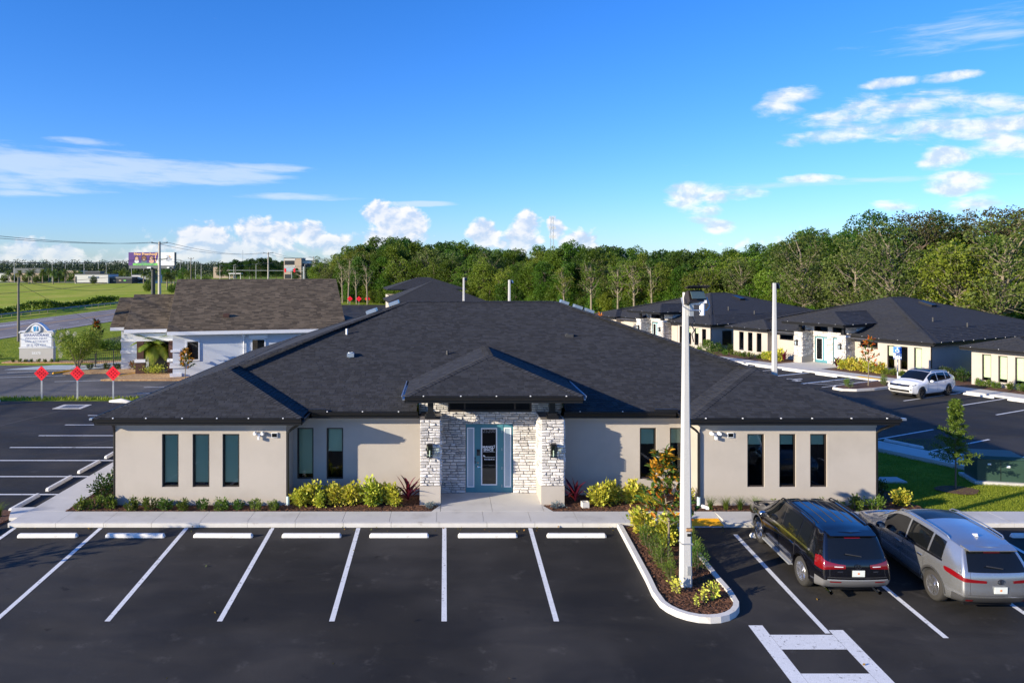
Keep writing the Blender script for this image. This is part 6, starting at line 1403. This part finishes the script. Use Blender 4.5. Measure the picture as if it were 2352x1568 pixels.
bl = [shrub_proto('blue_grey_plant', '', 'plant', .22, .5, 9, 420, .05, .03, 'lfBlue', 55, 'low blue grey plants')]
place(bl, [(*at(989,1166),1.0),(*at(1279,1166),1.0)], ['low blue grey plant at the foot of the left stone pillar','low blue grey plant at the foot of the right stone pillar'])
def grass_clump(name, label, loc, n, L, m='lfS', seed=0, group=None):
    t = thing(name, label, 'plant', loc, 0, group); g = random.Random(seed); b = MB()
    for i in range(n):
        a = g.uniform(0,6.28); l = L*g.uniform(.6,1.1); r = g.uniform(.25,.8); w = .006; ca, sa = math.cos(a), math.sin(a); x0, y0 = g.uniform(-.05,.05), g.uniform(-.05,.05); p = []
        for f in (0,.4,.75,1): d = r*l*f*f+.02*f; p.append((x0+ca*d, y0+sa*d, l*(f*.95-.35*r*f**3), w*(1-f*.8)))
        for q, s in zip(p, p[1:]): b.quad((q[0]-sa*q[3],q[1]+ca*q[3],q[2]),(q[0]+sa*q[3],q[1]-ca*q[3],q[2]),(s[0]+sa*s[3],s[1]-ca*s[3],s[2]),(s[0]-sa*s[3],s[1]+ca*s[3],s[2]))
    obj('blades', b, m, t); return t
for i, (px, lb) in enumerate(((1632,'grassy clump beside the right downspout'),(1667,'second grassy clump from the right downspout'),(1700,'third grassy clump from the right downspout'),(1735,'fourth grassy clump, left of the black car'))): grass_clump('grass_clump', lb, at(px,1170), 150, .52, seed=i, group='grassy clumps along the right wing')
grass_clump('grass_clump', 'grassy clump on the island at the left picture edge', (-14.75,25.2,.05), 160, .55, seed=9, group='grassy clumps along the right wing')
place(sp_, [(*at(1780,1169),.9),(*at(1822,1169),.9),(*at(1880,1168),1.),(*at(1963,1172),1.3),(*at(2009,1172),1.3),(*at(1930,1168),.8)], ['small shrub behind the windscreen of the black car','small shrub behind the middle of the black car roof','small shrub behind the right side of the black car roof','light green shrub between the two dark cars','light green shrub behind the bonnet of the silver car','small green shrub just right of the black car roof'])
place(ysh, [(*at(2068,1160),.75)], ['yellow green shrub beyond the right corner of the building'])
# island plants
fe = [shrub_proto('feathery_shrub', '', 'shrub', .95, .6, 9, 1000, .085, .014, 'lfS', 61+i, 'feathery green shrubs on the island', .8) for i in range(3)]
def ia(x, y): return (x, y, zg(y)+.09)
place(fe, [(*ia(6.05,22.6),.95),(*ia(6.05,21.9),1.0),(*ia(6.1,21.2),1.05),(*ia(6.1,20.5),.8),(*ia(7.1,22.7),.95),(*ia(7.08,21.9),1.05),(*ia(7.05,21.1),1.0)],
  ['feathery shrub on the left of the island, farthest back','feathery shrub on the left of the island, second from the back','feathery shrub on the left of the island beside the magnolia trunk','feathery shrub just left of the light pole foot','feathery shrub on the right of the island, farthest back','feathery shrub on the right of the island, middle one','feathery shrub just right of the light pole'])
place(ysh, [(*ia(6.15,23.6),1.0),(*ia(6.75,23.4),.95),(*ia(6.6,22.8),.9)], ['yellow shrub at the back left of the island','yellow shrub at the back of the island behind the magnolia','yellow shrub at the island beside the magnolia stem'])
yl = [shrub_proto('low_yellow_plant', '', 'plant', .5, .34, 4, 150, .07, .045, 'lfYp', 71+i, 'low yellow plants at the nose of the island') for i in range(2)]
place(yl, [(*ia(6.0,19.75),1.0),(*ia(6.55,19.3),.85),(*ia(6.85,19.45),1.05),(*ia(6.3,19.1),.6)], ['small yellow plant at the left of the island nose','small yellow plant at the middle of the island nose','small yellow plant at the right of the island nose','lowest yellow sprig at the tip of the island'])
# magnolias: every large leaf is a piece of its own on the near one
def mag_leaf():
    b = MB(); n = 4; L, W_ = .17, .068
    for i in range(n+1): f = i/n; w = W_*math.sin(math.pi*(.06+.9*f))*.5+.002; b.v += [(L*f,-w,w*.35+.02*math.sin(3*f)),(L*f,0,.02*math.sin(3*f)),(L*f,w,w*.35+.02*math.sin(3*f))]
    for i in range(n):
        for j in (0,1): b.f.append((i*3+j,(i+1)*3+j,(i+1)*3+j+1,i*3+j+1))
    return b.mesh('leaf')
ML = mag_leaf(); ML2 = mag_leaf()
def magnolia(label, loc, H, nb, seed, single=True, org=.35, lean=0., scale=1., dense=3):
    g = random.Random(seed); t = thing('magnolia_tree', label, 'tree', loc, 0, 'young magnolia trees'); tr = MB(); tr.tube([(0,0,-.1),(.02,0,H*.35),(-.02+lean,.01,H*.7),(lean,0,H*.97)], [.035,.028,.018,.007], 7); tips = []
    for i in range(nb):
        f = .30+.68*i/nb; a = i*2.4; l = H*.17*(1.15-f)*1.6*g.uniform(.7,1.25)+.06; z = H*f; c = Vector((lean*f,0,z)); e = c+Vector((math.cos(a)*l,math.sin(a)*l,l*.55)); tr.tube([c,c.lerp(e,.5)+Vector((0,0,-.02)),e],[.012,.008,.004],4)
        for k in range(4): tips.append((c.lerp(e,.4+.2*k), a, f))
    tips += [(Vector((lean,0,H*(.85+.04*k))), k*2., 1.) for k in range(5)]
    obj('trunk', tr, 'barkpale', t); jm = [MB(), MB()]
    cnt = 0
    for p, a, f in tips:
        p = Vector(p)
        for k in range(dense):
            cnt += 1; p = p+Vector((g.gauss(0,.03),g.gauss(0,.03),g.gauss(0,.035)))
            o_ = g.random() < org*(.25+1.1*f); eul = (g.uniform(-.6,.6), -g.uniform(-.2,1.2), a+g.uniform(-1.6,1.6)); s = g.uniform(.75,1.2)*scale
            if single and cnt <= 300: o = obj('leaf', ML2 if o_ else ML, 'lfOr' if o_ else 'lfMag', t, tuple(p)); o.rotation_euler = eul; o.scale = (s,s,s)
            else:
                from mathutils import Euler
                mt = Matrix.Translation(p) @ Euler(eul).to_matrix().to_4x4() @ Matrix.Diagonal((s,s,s,1)); jm[o_].add([tuple(mt @ v.co) for v in ML.vertices], [tuple(q.vertices) for q in ML.polygons])
    for q, m_ in zip(jm, ('lfMag','lfOr')):
        if q.v:
            o = obj('foliage' if not single else 'leaves', q, m_, t)
            if single: o['kind'] = 'stuff'
    return t
ML.materials.append(M['lfMag']); ML2.materials.append(M['lfOr'])
magnolia('young magnolia with orange tinged leaves on the island just left of the light pole', ia(6.42,21.9), 3.0, 30, 5, lean=-.12, scale=1.35, dense=5)
x, y = rw(18.5,-8.); magnolia('young rusty leaved magnolia on the kerbed island left of the white car', (x,y,.1), 3.3, 14, 6, False, .55, scale=1.6)
x, y = rw(-14.5,-4.4); magnolia('rusty leaved young magnolia before the farther stone porch, above the roof slope', (x,y,.1), 3.1, 14, 7, False, .75, scale=1.7)
magnolia('dark magnolia on the green verge behind the law office ramp', (-37.5,82,0), 2.6, 26, 8, False, .3, scale=2.)
magnolia('slim croton like shrub tree against the pale blue grey wall', (-19.4,56.9,.1), 2.1, 20, 9, False, .45, scale=1.5)
magnolia('young tree on the corner island outside the left picture edge', (-17.6,19.2,zg(19.2)), 3.3, 22, 10, False, .3, scale=1.3)
magnolia('young tree beside the lot outside the lower left picture edge', (-19.5,10.,zg(10.)), 3.2, 22, 11, False, .3, scale=1.3)
# young cypress on the lawn
def conifer(label, loc, H, w, n, seed, m='lfB', m2='lfA'):
    t = thing('cypress_tree', label, 'tree', loc); g = np.random.default_rng(seed); tr = MB().tube([(0,0,-.1),(.01,0,H*.5),(0,.01,H)], [.035,.024,.005], 6); C = []
    for i in range(46):
        f = .28+.72*i/46; a = i*2.4; l = w*.5*(1.12-f)/.8*g.uniform(.6,1.25); c = np.array([0,0,H*f]); e = c+np.array([math.cos(a)*l,math.sin(a)*l,l*.25]); tr.tube([tuple(c),tuple(e)],[.008,.003],3)
        q = g.uniform(.15,1.05,(n//46,1)); C.append(c+(e-c)*q+g.normal(size=(n//46,3))*.035)
    C = np.concatenate(C); k = g.permutation(len(C)); h = len(C)//2
    obj('trunk', tr, 'bark', t); obj('foliage', leaves('foliage', C[k[:h]], .085, .035, .2, None, seed), m, t); obj('foliage', leaves('foliage', C[k[h:]], .085, .035, .2, None, seed+1), m2, t); return t
conifer('young conical tree on the lawn right of the building', (19.1,28.5,0), 3.35, 1.5, 7000, 3, 'lfB', 'lfS')
mc = MB()
for i in range(14): a = 2*math.pi*i/14; mc.v.append((19.1+.75*math.cos(a)*rnd.uniform(.85,1.1),28.4+.6*math.sin(a),.012))
mc.f.append(tuple(range(14))); struct('tree_mulch_ring', mc, 'mulch')
x, y = rw(3.4,-7.2); conifer('small bushy young tree by the stalls of the middle office', (x,y,0), 2.0, 2.6, 4000, 8)
# plants of the office row
place(ysh, [(*rw(t,-1.3),.1,s) for t,s in ((4.6,1.0),(5.5,1.2),(6.2,1.2),(12.2,1.1),(12.9,1.25),(13.7,1.1),(14.4,1.2),(15.1,1.1))], ['yellow shrub behind the second light pole','yellow shrub under the slot window of the middle office','yellow shrub next to the red plant left of the middle porch','yellow shrub right of the middle porch','largest yellow shrub right of the middle porch','yellow shrub before the second slot window','yellow shrub just left of the blue sign','yellow shrub just behind the island magnolia'])
for t, lb in ((6.75,'dark red plant left of the stone porch of the middle office'),(11.7,'dark red plant right of the stone porch of the middle office')): x, y = rw(t,-1.5); rosette('red_strap_plant', lb, 'plant', (x,y,.1), 22, .8, .13, 'lfTi', int(t), .45, group='dark red strap leaved plants')
for ts_, lb_ in (((.3,1.,1.7,2.4,3.1,3.9),'small green shrub below the three left windows of the middle office'),((15.6,16.2,16.8,17.4),'small green shrub below the three right windows of the middle office'),((22.2,22.8,23.4,24.2,24.9,25.6),'small green shrub below the windows of the right edge office'),((-3.2,-4.,-4.8,-5.6),'small green shrub below the right windows of the farther office')):
    k0 = set(bpy.data.objects); place(sp_, [(*rw(t,-1.4+rnd.uniform(-.2,.2)),.1,1.35) for t in ts_], [lb_]*len(ts_))
    for o in set(bpy.data.objects)-k0:
        if o.get('label'): o['group'] = lb_
place(dk, [(*rw(t,s),.1,k) for t,s,k in ((-2.2,.2,1.1),(-1.3,-.3,1.),(-.6,.3,1.),(19.,.4,1.),(19.8,-.3,1.1),(20.6,-.1,1.1))], ['dark shrub in the gap between the two farther offices','dark shrub at the left corner of the middle office','tall dark shrub in the shaded gap before the middle office','dark shrub behind the rear of the white car','dark shrub between the white car and the right office','dark shrub at the left corner of the right edge office'])
place(fe, [(*rw(t,s),.1,k) for t,s,k in ((17.9,-9.5,.8),(18.6,-10.2,.8),(18.9,-6.8,.9),(18.3,-6.,.9))], ['low shrub at the tip of the right island','low shrub before the trunk of the island magnolia','green shrub beside the front of the white car','green shrub behind the island magnolia'])
# neighbour's garden
def palm(name, label, loc, H, n, L, m, seed, cat='palm tree', group=None, single=True, r=.1, nl=26):
    g = random.Random(seed); t = thing(name, label, cat, loc, 0, group); obj('trunk', MB().tube([(0,0,-.2),(.05,0,H*.5),(0,.03,H)], [r*1.15,r,r*.85], 8), 'barkpale', t)
    def frond(droop):
        b = MB(); P = []
        for i in range(nl+1): f = i/nl; P.append(Vector((L*f*(1-.25*droop*f), 0, L*(.55*f-(.35+.75*droop)*f*f))))
        b.tube(P, [.018*(1-.8*i/nl)+.003 for i in range(nl+1)], 3, False)
        for i in range(2, nl+1):
            f = i/nl; l = L*.34*math.sin(math.pi*(.12+.83*f))+.03; p = P[i]; d = (P[i]-P[i-1]).normalized()
            for s in (-1,1): e = p+d*l*.55+Vector((0,s*l*.75,-l*.28)); w = d*.042*L; b.quad(tuple(p-w*.6),tuple(p+w*.6),tuple(p.lerp(e,.6)+w*.6),tuple(e))
        return b
    ms = [frond(d) for d in (.25,.6,1.0)]; mm = [b.mesh('frond') for b in ms]; J = MB()
    for i in range(n):
        k = g.choice((0,0,1,1,2)) if i > n*.3 else 2; a = i*2.399+g.uniform(-.2,.2); el = {0:g.uniform(.35,.9),1:g.uniform(.0,.45),2:g.uniform(-.35,.1)}[k]
        if single: o = obj('frond', mm[k], m, t, (0,0,H)); o.rotation_euler = (0,-el,a)
        else:
            mt = Matrix.Translation((0,0,H)) @ Matrix.Rotation(a,4,'Z') @ Matrix.Rotation(-el,4,'Y'); J.add([tuple(mt @ Vector(v)) for v in ms[k].v], ms[k].f)
    if not single: obj('fronds', J, m, t)
    return t
palm('palm_tree', 'feathery green palm before the porch of the law office', (-23.1,60.6,.1), 2.1, 30, 2.0, 'lfPalm', 4)
dp = palm('palm_tree', 'tall date palm standing in the far field by the billboard', (fx(348,290),290,0), 5.6, 34, 3.0, 'lfD', 8, group='far palms across the field', single=False, r=.28, nl=14)
dp['label'] = 'far palm with a round crown standing across the field'
for px, y, s in ((352.5,300,1.),(384,305,.95),(393,310,.9),(436,285,1.12),(66,430,1.),(74,440,1.1),(122,420,1.05),(45,450,1.),(150,470,1.1),(172,480,1.),(135,450,.9),(215,470,.8),(20,470,1.),(98,445,1.1),(112,480,1.2),(330,420,1.),(400,400,1.),(230,500,1.1),(290,500,1.),(265,505,1.)): copy_tree(dp, (fx(px,y),y,0), rnd.uniform(0,6), sc=s)
# crape myrtle
cm = thing('crape_myrtle', 'multi stemmed flowering shrub tree with white blossom beside the ramp railing', 'tree', (-29.6,61.4,.05)); tr = MB(); C = []; F = []; g = np.random.default_rng(5)
for i in range(9):
    a = i*.9; e = np.array([math.cos(a)*1.15,math.sin(a)*.9,2.35+.5*math.sin(i*2.1)]); tr.tube([(0,0,-.1),tuple(e*np.array([.35,.35,.45])),tuple(e)], [.05,.035,.012], 5); C.append(e+cloud(620,.78,i,.2,.9)); C.append(e*np.array([.5,.5,.6])+cloud(150,.5,i+20,.2))
C = np.concatenate(C); obj('trunk', tr, 'barkpale', cm); obj('foliage', leaves('foliage', C, .13, .07, .2, None, 3), 'lfPalm', cm)
for p in ((-1.7,-.3,1.9),(-1.5,-.5,2.4),(-1.4,-.5,1.3),(-1.2,-.7,2.9),(-.5,-.8,3.1),(-1.6,-.2,1.5),(.2,-.8,3.0),(-1.9,-.2,2.6)): F.append(np.array(p)*np.array([.8,1,1])+cloud(90,.17,int(abs(p[0]*100)),.0,1.4))
obj('blossom', leaves('blossom', np.concatenate(F), .06, .05, 0, None, 4), 'flower', cm)
place(yl, [(-24.3,60.2,.1,1.6),(-26.4,62.6,.1,1.6)], ['yellow croton by the brown column base','small yellow plant below the ramp'])
cr = [shrub_proto('croton_shrub','', 'shrub', .9, .9, 8, 260, .16, .07, 'lfCr', 81, 'croton shrubs at the law office')]
place(cr, [(-25.3,62.,.1,1.),(-21.6,60.6,.1,1.)], ['orange and yellow croton before the brown column base','dark red croton right of the palm trunk'])
yy = [shrub_proto('yellow_hedge', 'yellow green hedge at the foot of the law office palm', 'shrub', .8, 2.2, 18, 1500, .10, .06, 'lfYp', 84, 'low hedges at the law office', m2='lfS')]
place(yy, [(-22.9,59.7,.1,1.)], ['yellow green hedge at the foot of the law office palm'])
hg = [shrub_proto('green_hedge', '', 'hedge', 1.1, 3.2, 26, 1900, .16, .09, 'lfS', 86, 'green hedges behind the ramp')]
place(hg, [(-31.8,76,.0,1.),(-34.8,78,.0,1.05),(-28.8,73.5,.0,1.),(-37.8,69.5,.0,.35),(-41.4,70,.0,.45)], ['green hedge in the middle behind the ramp railing','green hedge at left behind the ramp railing','green hedge at right beside the law office wall','low plants left of the sign foot','low plants at the left picture edge by the sign'])
place(sp_, [(-38.+i*.55,67.1,.05,.8) for i in range(8)], ['small pale plant at the foot of the monument sign']*8)
place(sp_, [(-27.6,62.2,.1,1.3),(-28.9,62.0,.1,1.2),(-26.9,62.5,.1,1.2)], ['small shrub below the middle of the ramp railing','small shrub below the left of the ramp railing','small shrub below the right of the ramp railing'])

# ------------------------------------------------------------------ trees
def tree_proto(seed, H, a, cb, ncl, nl, ls, lm, bark='bark', sparse=0., pale_limbs=0, cr=(1.0,1.7)):
    """crown of uneven leaf clumps carried by limbs; returns trunk and crown meshes"""
    g = np.random.default_rng(seed); tr = MB(); lean = g.normal(size=2)*.03*H
    tr.tube([(0,0,-.4),(lean[0]*.4,lean[1]*.4,H*.4),(lean[0],lean[1],H*.82)], [.22,.16,.05], 7)
    C = []; N = []; zc = (H+cb)/2; b = (H-cb)/2
    for i in range(ncl):
        d = g.normal(size=3); d /= np.linalg.norm(d); k = g.uniform(.35,1.)**.5; prof = 1.
        p = np.array([d[0]*a*k, d[1]*a*k, zc+d[2]*b*k]); p[:2] += lean*p[2]/H; r = g.uniform(*cr)*(.75 if d[2] > .6 else 1.)
        n = int(nl*g.uniform(.6,1.3)); q = cloud(n, r, seed*97+i, .55, .62)
        q[:,2] += -.18*(q[:,0]**2+q[:,1]**2)/r; C.append(p+q); N.append(q)
        if i < ncl*(.45+pale_limbs*.4):
            z0 = max(.25*H, min(p[2]-1.2-.5*np.linalg.norm(p[:2]), H*.75)); s = np.array([lean[0]*z0/H,lean[1]*z0/H,z0]); mid = s+(p-s)*.55+np.array([0,0,-.35])+g.normal(size=3)*.15
            tr.tube([tuple(s),tuple(mid),tuple(p)], [.08,.055,.018], 5)
            if pale_limbs:
                for _ in range(2): e = p+g.normal(size=3)*np.array([.9,.9,.5])+np.array([0,0,-.1]); tr.tube([tuple(mid+(p-mid)*g.uniform(.2,.9)),tuple(e)], [.03,.010], 4)
    C = np.concatenate(C); N = np.concatenate(N)
    if sparse: k = g.uniform(size=len(C)) > sparse; C, N = C[k], N[k]
    N /= np.linalg.norm(N,axis=1)[:,None]+1e-6; cm_ = leaves('crown', C, ls, ls*.62, -.1, N*.6, seed); cm_.materials.append(M[lm]); tm = tr.mesh('trunk'); tm.materials.append(M[bark]); return tm, cm_
PR = {'A': tree_proto(1,14,4.0,2.5,79,176,0.35,'lfA'), 'B': tree_proto(2,15,3.7,3.0,72,176,0.35,'lfA'), 'C': tree_proto(3,13,4.2,1.8,81,176,0.35,'lfC'), 'D': tree_proto(4,13.5,3.6,2.0,70,160,0.33,'lfB'),
      'E': tree_proto(5,12.5,4.0,1.5,72,160,0.33,'lfB','barkpale',.25,1), 'F': tree_proto(6,14,3.9,2.2,66,144,0.32,'lfD','barkpale',.35,1), 'G': tree_proto(7,17,4.2,9.0,44,160,0.33,'lfC','bark',.2), 'H': tree_proto(8,17.5,4.6,9.5,48,144,0.32,'lfR','bark',.35,1),
      'S': tree_proto(9,11,1.9,3.0,28,110,0.27,'lfB','barkpale',.4,1,(.6,1.0)), 'L': tree_proto(10,7.5,2.8,.3,48,160,0.32,'lfA'), 'K': tree_proto(11,6,2.6,.2,44,160,0.30,'lfB'), 'N': tree_proto(12,12,2.0,4.,14,70,0.27,'lfD','barkpale',.6,1,(.6,1.0))}
def tree(k, x, y, s, label, group, sz=1., name='broadleaf_tree'):
    t = thing(name, label, 'tree', (x,y,0), rnd.uniform(0,6.28), group); t.scale = (s,s,s*sz)
    for nm_, me in zip(('trunk','crown'), PR[k]): o = bpy.data.objects.new(nm_, me); COL.objects.link(o); o.parent = t
    return t
EDGE = [(-40,214),(-30,200),(-22,190),(-8,178),(10,167),(24,152),(40,131),(54,113),(66,100),(78,92),(92,84),(110,76)]
def edge(f):
    L = [0]
    for p, q in zip(EDGE, EDGE[1:]): L.append(L[-1]+math.hypot(q[0]-p[0],q[1]-p[1]))
    d = f*L[-1]
    for i in range(len(EDGE)-1):
        if d <= L[i+1]+1e-6:
            k = (d-L[i])/(L[i+1]-L[i]); p, q = Vector(EDGE[i]), Vector(EDGE[i+1]); t = (q-p).normalized(); return p.lerp(q,k), Vector((-t.y,t.x)) if False else Vector((-t.y, t.x)), L[-1]
def zone(px):
    for lim, z in ((890,'at its left end'),(1060,'behind the far hipped roof'),(1240,'behind the big roof ridge'),(1400,'above the ridge right end'),(1560,'left of the floodlight pole'),(1680,'right of the floodlight pole'),(1800,'left of the second pole'),(1950,'right of the second pole'),(2090,'over the middle office ridge'),(2220,'over the middle office slope')):
        if px < lim: return z
    return 'at the far right'
LOOK = {'A':'mid green rounded tree','B':'tall mid green tree','C':'dark green tree','D':'light green tree','E':'pale limbed light green tree','F':'open greyish green tree'}
ROWN = ('front row','second row','third row','back row','back row')
# skyline of the wood in the photograph: height of the top against position
SKY_PX = [725,760,800,860,930,1000,1080,1150,1240,1330,1400,1480,1580,1680,1760,1850,1930,2000,2080,2200,2352,2500]
SKY_PY = [585,572,560,548,546,556,560,562,566,548,562,566,562,556,545,530,520,520,520,522,515,510]
_, _, ELEN = edge(0)
hts = {'A':14,'B':15,'C':13,'D':13.5,'E':12.5,'F':14}
for row, (off_, step, kinds, lim) in enumerate(((1.5,4.6,'DEFADBEF',.78),(6.5,5.2,'ABCDFAEB',.90),(12.5,5.8,'ABCACB',.97),(19,6.5,'ABCB',1.0),(27,8,'ABC',1.0))):
    n = int(ELEN/step)
    for i in range(n):
        f = (i+.5+rnd.uniform(-.3,.3))/n; p, nn, _ = edge(min(max(f,0),1)); nn = nn if nn.y > 0 else -nn; q = p+nn*(off_+rnd.uniform(-1.5,1.5)); px = 1022+1750*q.x/q.y
        if px < 728 or px > 2480: continue
        k = rnd.choice(kinds if px < 1800 or row else 'DEBABEFD'); top = CAMZ-(float(np.interp(px,SKY_PX,SKY_PY))-618)*q.y/1750; s = top*lim*rnd.uniform(.86,1.02)/hts[k]
        lb = '%s, %s of the wood %s' % (LOOK[k], ROWN[row], zone(px)); t = tree(k, q.x, q.y, max(.62,min(1.45,s)), lb, lb)
# bushy edge along the foot of the wood
n = int(ELEN/3.4)
for i in range(n):
    f = (i+rnd.uniform(.2,.8))/n; p, nn, _ = edge(f); nn = nn if nn.y > 0 else -nn; q = p+nn*rnd.uniform(-2.0,.8); px = 1022+1750*q.x/q.y
    if px < 745 or px > 2460: continue
    k = rnd.choice('LLK'); lb = '%s bushy low tree at the foot of the wood %s' % ('dark' if k == 'L' else 'light green', zone(px)); tree(k, q.x, q.y, rnd.uniform(.5,.85), lb, lb, name='bushy_tree')
# pale bare trunked trees standing out before the wood
for px, d, s, k, lb in ((787,186,.95,'N','bare pale trunk near the left end of the wood'),(800,183,1.05,'N','forked bare pale tree just right of the far red markers'),(819,181,.8,'N','thin bare trunk left of the far hipped roof'),(844,178,.9,'N','slim pale trunk close to the far hipped roof'),
    (1296,146,.85,'S','pale trunked tree above the right end of the roof ridge'),(1358,141,1.0,'S','tall pale trunked tree standing out left of the farther office'),(1419,137,.9,'S','pale thin tree left of the farther office roof'),(1428,139,.8,'N','bare thin tree beside the pale one at the farther office'),(1457,134,1.0,'S','pale trunked tree above the left wing of the farther office'),(1498,132,.85,'N','bare pale tree above the farther office porch')):
    tree(k, (px-1022)*d/1750, d, s, lb, 'pale bare trunked trees', name='pale_tree')
for px, d, s, k, lb in ((2000,112,1.0,'G','tall round crowned tree rising above the middle of the right wood'),(2100,110,.98,'H','tall rusty crowned tree rising over the right wood'),(2152,112,.99,'G','tall open tree beside the rusty one at right'),(2265,106,.98,'H','tall brownish tree near the right picture edge'),(2345,105,1.0,'H','tallest brownish tree at the right picture edge'),(1880,117,.86,'G','tree poking above the wood left of the tall ones')):
    tree(k, (px-1022)*d/1750, d, s, lb, 'tall trees rising above the wood')
for px, d, s, lb in ((2060,88,.98,'pale branched sparse tree behind the middle office roof'),(2200,84,.95,'grey branched half bare tree above the right roof slope'),(2290,80,1.0,'light green sparse tree with pale limbs at far right'),(1850,104,.95,'pale branched tree behind the ridge of the middle office'),(1960,97,.92,'sparse pale tree above the hidden left slope of the middle office')):
    tree(rnd.choice('EF'), (px-1022)*d/1750, d, s, lb, 'pale branched sparse trees at the wood edge')
# young trees behind the ridge and elsewhere
for px, d, s, lb in ((1133,62,.62,'young light green tree behind the roof ridge between the two far poles'),(1180,66,.62,'young tree behind the ridge at the right far pole'),(1200,64,.55,'bushy young tree right of the far pole with arms')): tree('K', (px-1022)*d/1750, d, s, lb, 'young trees behind the roof ridge', name='young_tree')
for x, y, s in ((-48.5,36.,.52),(-47,29.5,.45)): tree('A', x, y, s, 'round tree beside the side lot, outside the left picture edge', 'trees outside the left picture edge')
for px, y, s, lb in ((411,265,.55,'round dark bush on the field right of the billboard post'),(394,262,.4,'small round bush by the billboard post'),(474,300,.75,'broad dark bushy tree behind the brown roof ridge'),(452,320,.6,'bushy tree left of the broad dark one behind the brown roof'),(340,280,.55,'conical bush beside the billboard post'),(215,428,.6,'small tree before the grey store wall')): tree('L', fx(px,y), y, s, lb, 'bushes in the field')
for px, y, s in ((540,600,1.25),(560,610,1.2),(525,620,1.1),(580,600,1.3),(600,560,1.3),(615,570,1.35),(635,600,1.2),(508,650,1.1),(650,640,1.2),(705,500,.75),(680,495,.7),(718,470,.85)): tree('C', fx(px,y), y, s, 'dark round tree of the far group beyond the road junction', 'far trees beyond the road junction')
for px, y, s in ((95,480,.7),(105,500,.8),(142,500,.8),(160,500,.7),(180,520,.8),(82,460,.5),(60,470,.6),(128,470,.6),(10,480,.6),(35,485,.6),(310,520,.9),(285,525,.9),(380,520,1.),(420,540,1.),(360,540,1.)): tree('L', fx(px,y), y, s*1.2, 'small round tree among the far stores', 'small trees among the far stores')
# far tree line along the horizon, one mass
def mass(name, pts, hs, dep, n, ls, m, seed):
    g = np.random.default_rng(seed); C = []
    for i in range(n):
        f = g.uniform(0,len(pts)-1.001); k = int(f); p = np.array(pts[k])*(1-(f-k))+np.array(pts[k+1])*(f-k); h = np.interp(f, range(len(hs)), hs)
        x, y = p[0], p[1]+g.uniform(0,dep); top = h*(.78+.22*math.sin(x*.31+math.sin(y*.2)*2)*math.cos(x*.113))*g.uniform(.93,1.0); C.append((x,y,top*g.uniform(.0,1.)**.6))
    o = obj(name, leaves(name, np.array(C), ls, ls*.7, -.1, None, seed), m); o['kind'] = 'stuff'; return o
mass('distant_woodland', [(-620,720),(-500,760),(-380,790),(-280,800),(-150,800),(-60,700)], [16,19,19,18,17,17], 60, 52000, 1.5, 'lfFar', 5)
mass('horizon_woodland', [(-1600,1900),(-900,2000),(-400,2000),(200,1900)], [24,26,25,24], 100, 9000, 7., 'lfFar', 6)
mass('roadside_scrub', [(-79,60),(-79.5,100),(-80,150),(-81,185)], [1.5,1.9,2.0,1.7], 6, 9000, .5, 'lfB', 7)
# grass: blades on the lawn and along the strip
def blades(name, quads, n, h, seed):
    g = np.random.default_rng(seed); P = []
    for (x0,x1,y0,y1), w in quads: k = int(n*w); P.append(np.stack([g.uniform(x0,x1,k), g.uniform(y0,y1,k), np.full(k,-.03)],1))
    P = np.concatenate(P); o = obj(name, leaves(name, P, h, h*.22, 2.2, None, seed), 'blade'); o['kind'] = 'stuff'
blades('lawn_grass', (((16.3,32,25.6,29.2),.5),((15.2,24,29.2,37),.4),((24,30,29.2,31),.1)), 150000, .055, 3)
blades('strip_grass', (((-60,-13.9,47.7,48.8),1.),), 5000, .22, 4)
blades('verge_grass', (((-51.5,-27.5,69,100),1.),), 40000, .11, 6)
# wind blown litter against the kerb and in the bays
lf_ = []
for _ in range(130):
    x = rnd.uniform(-13.5,16); y = rnd.choice((rnd.uniform(23.95,24.28),rnd.uniform(23.95,24.28),rnd.uniform(13,24))); lf_.append((x,y,zg(y)+.012))
o = obj('leaf_litter', leaves('leaf_litter', np.array(lf_), .07, .045, -.0, None, 9), 'lfCr'); o['kind'] = 'stuff'
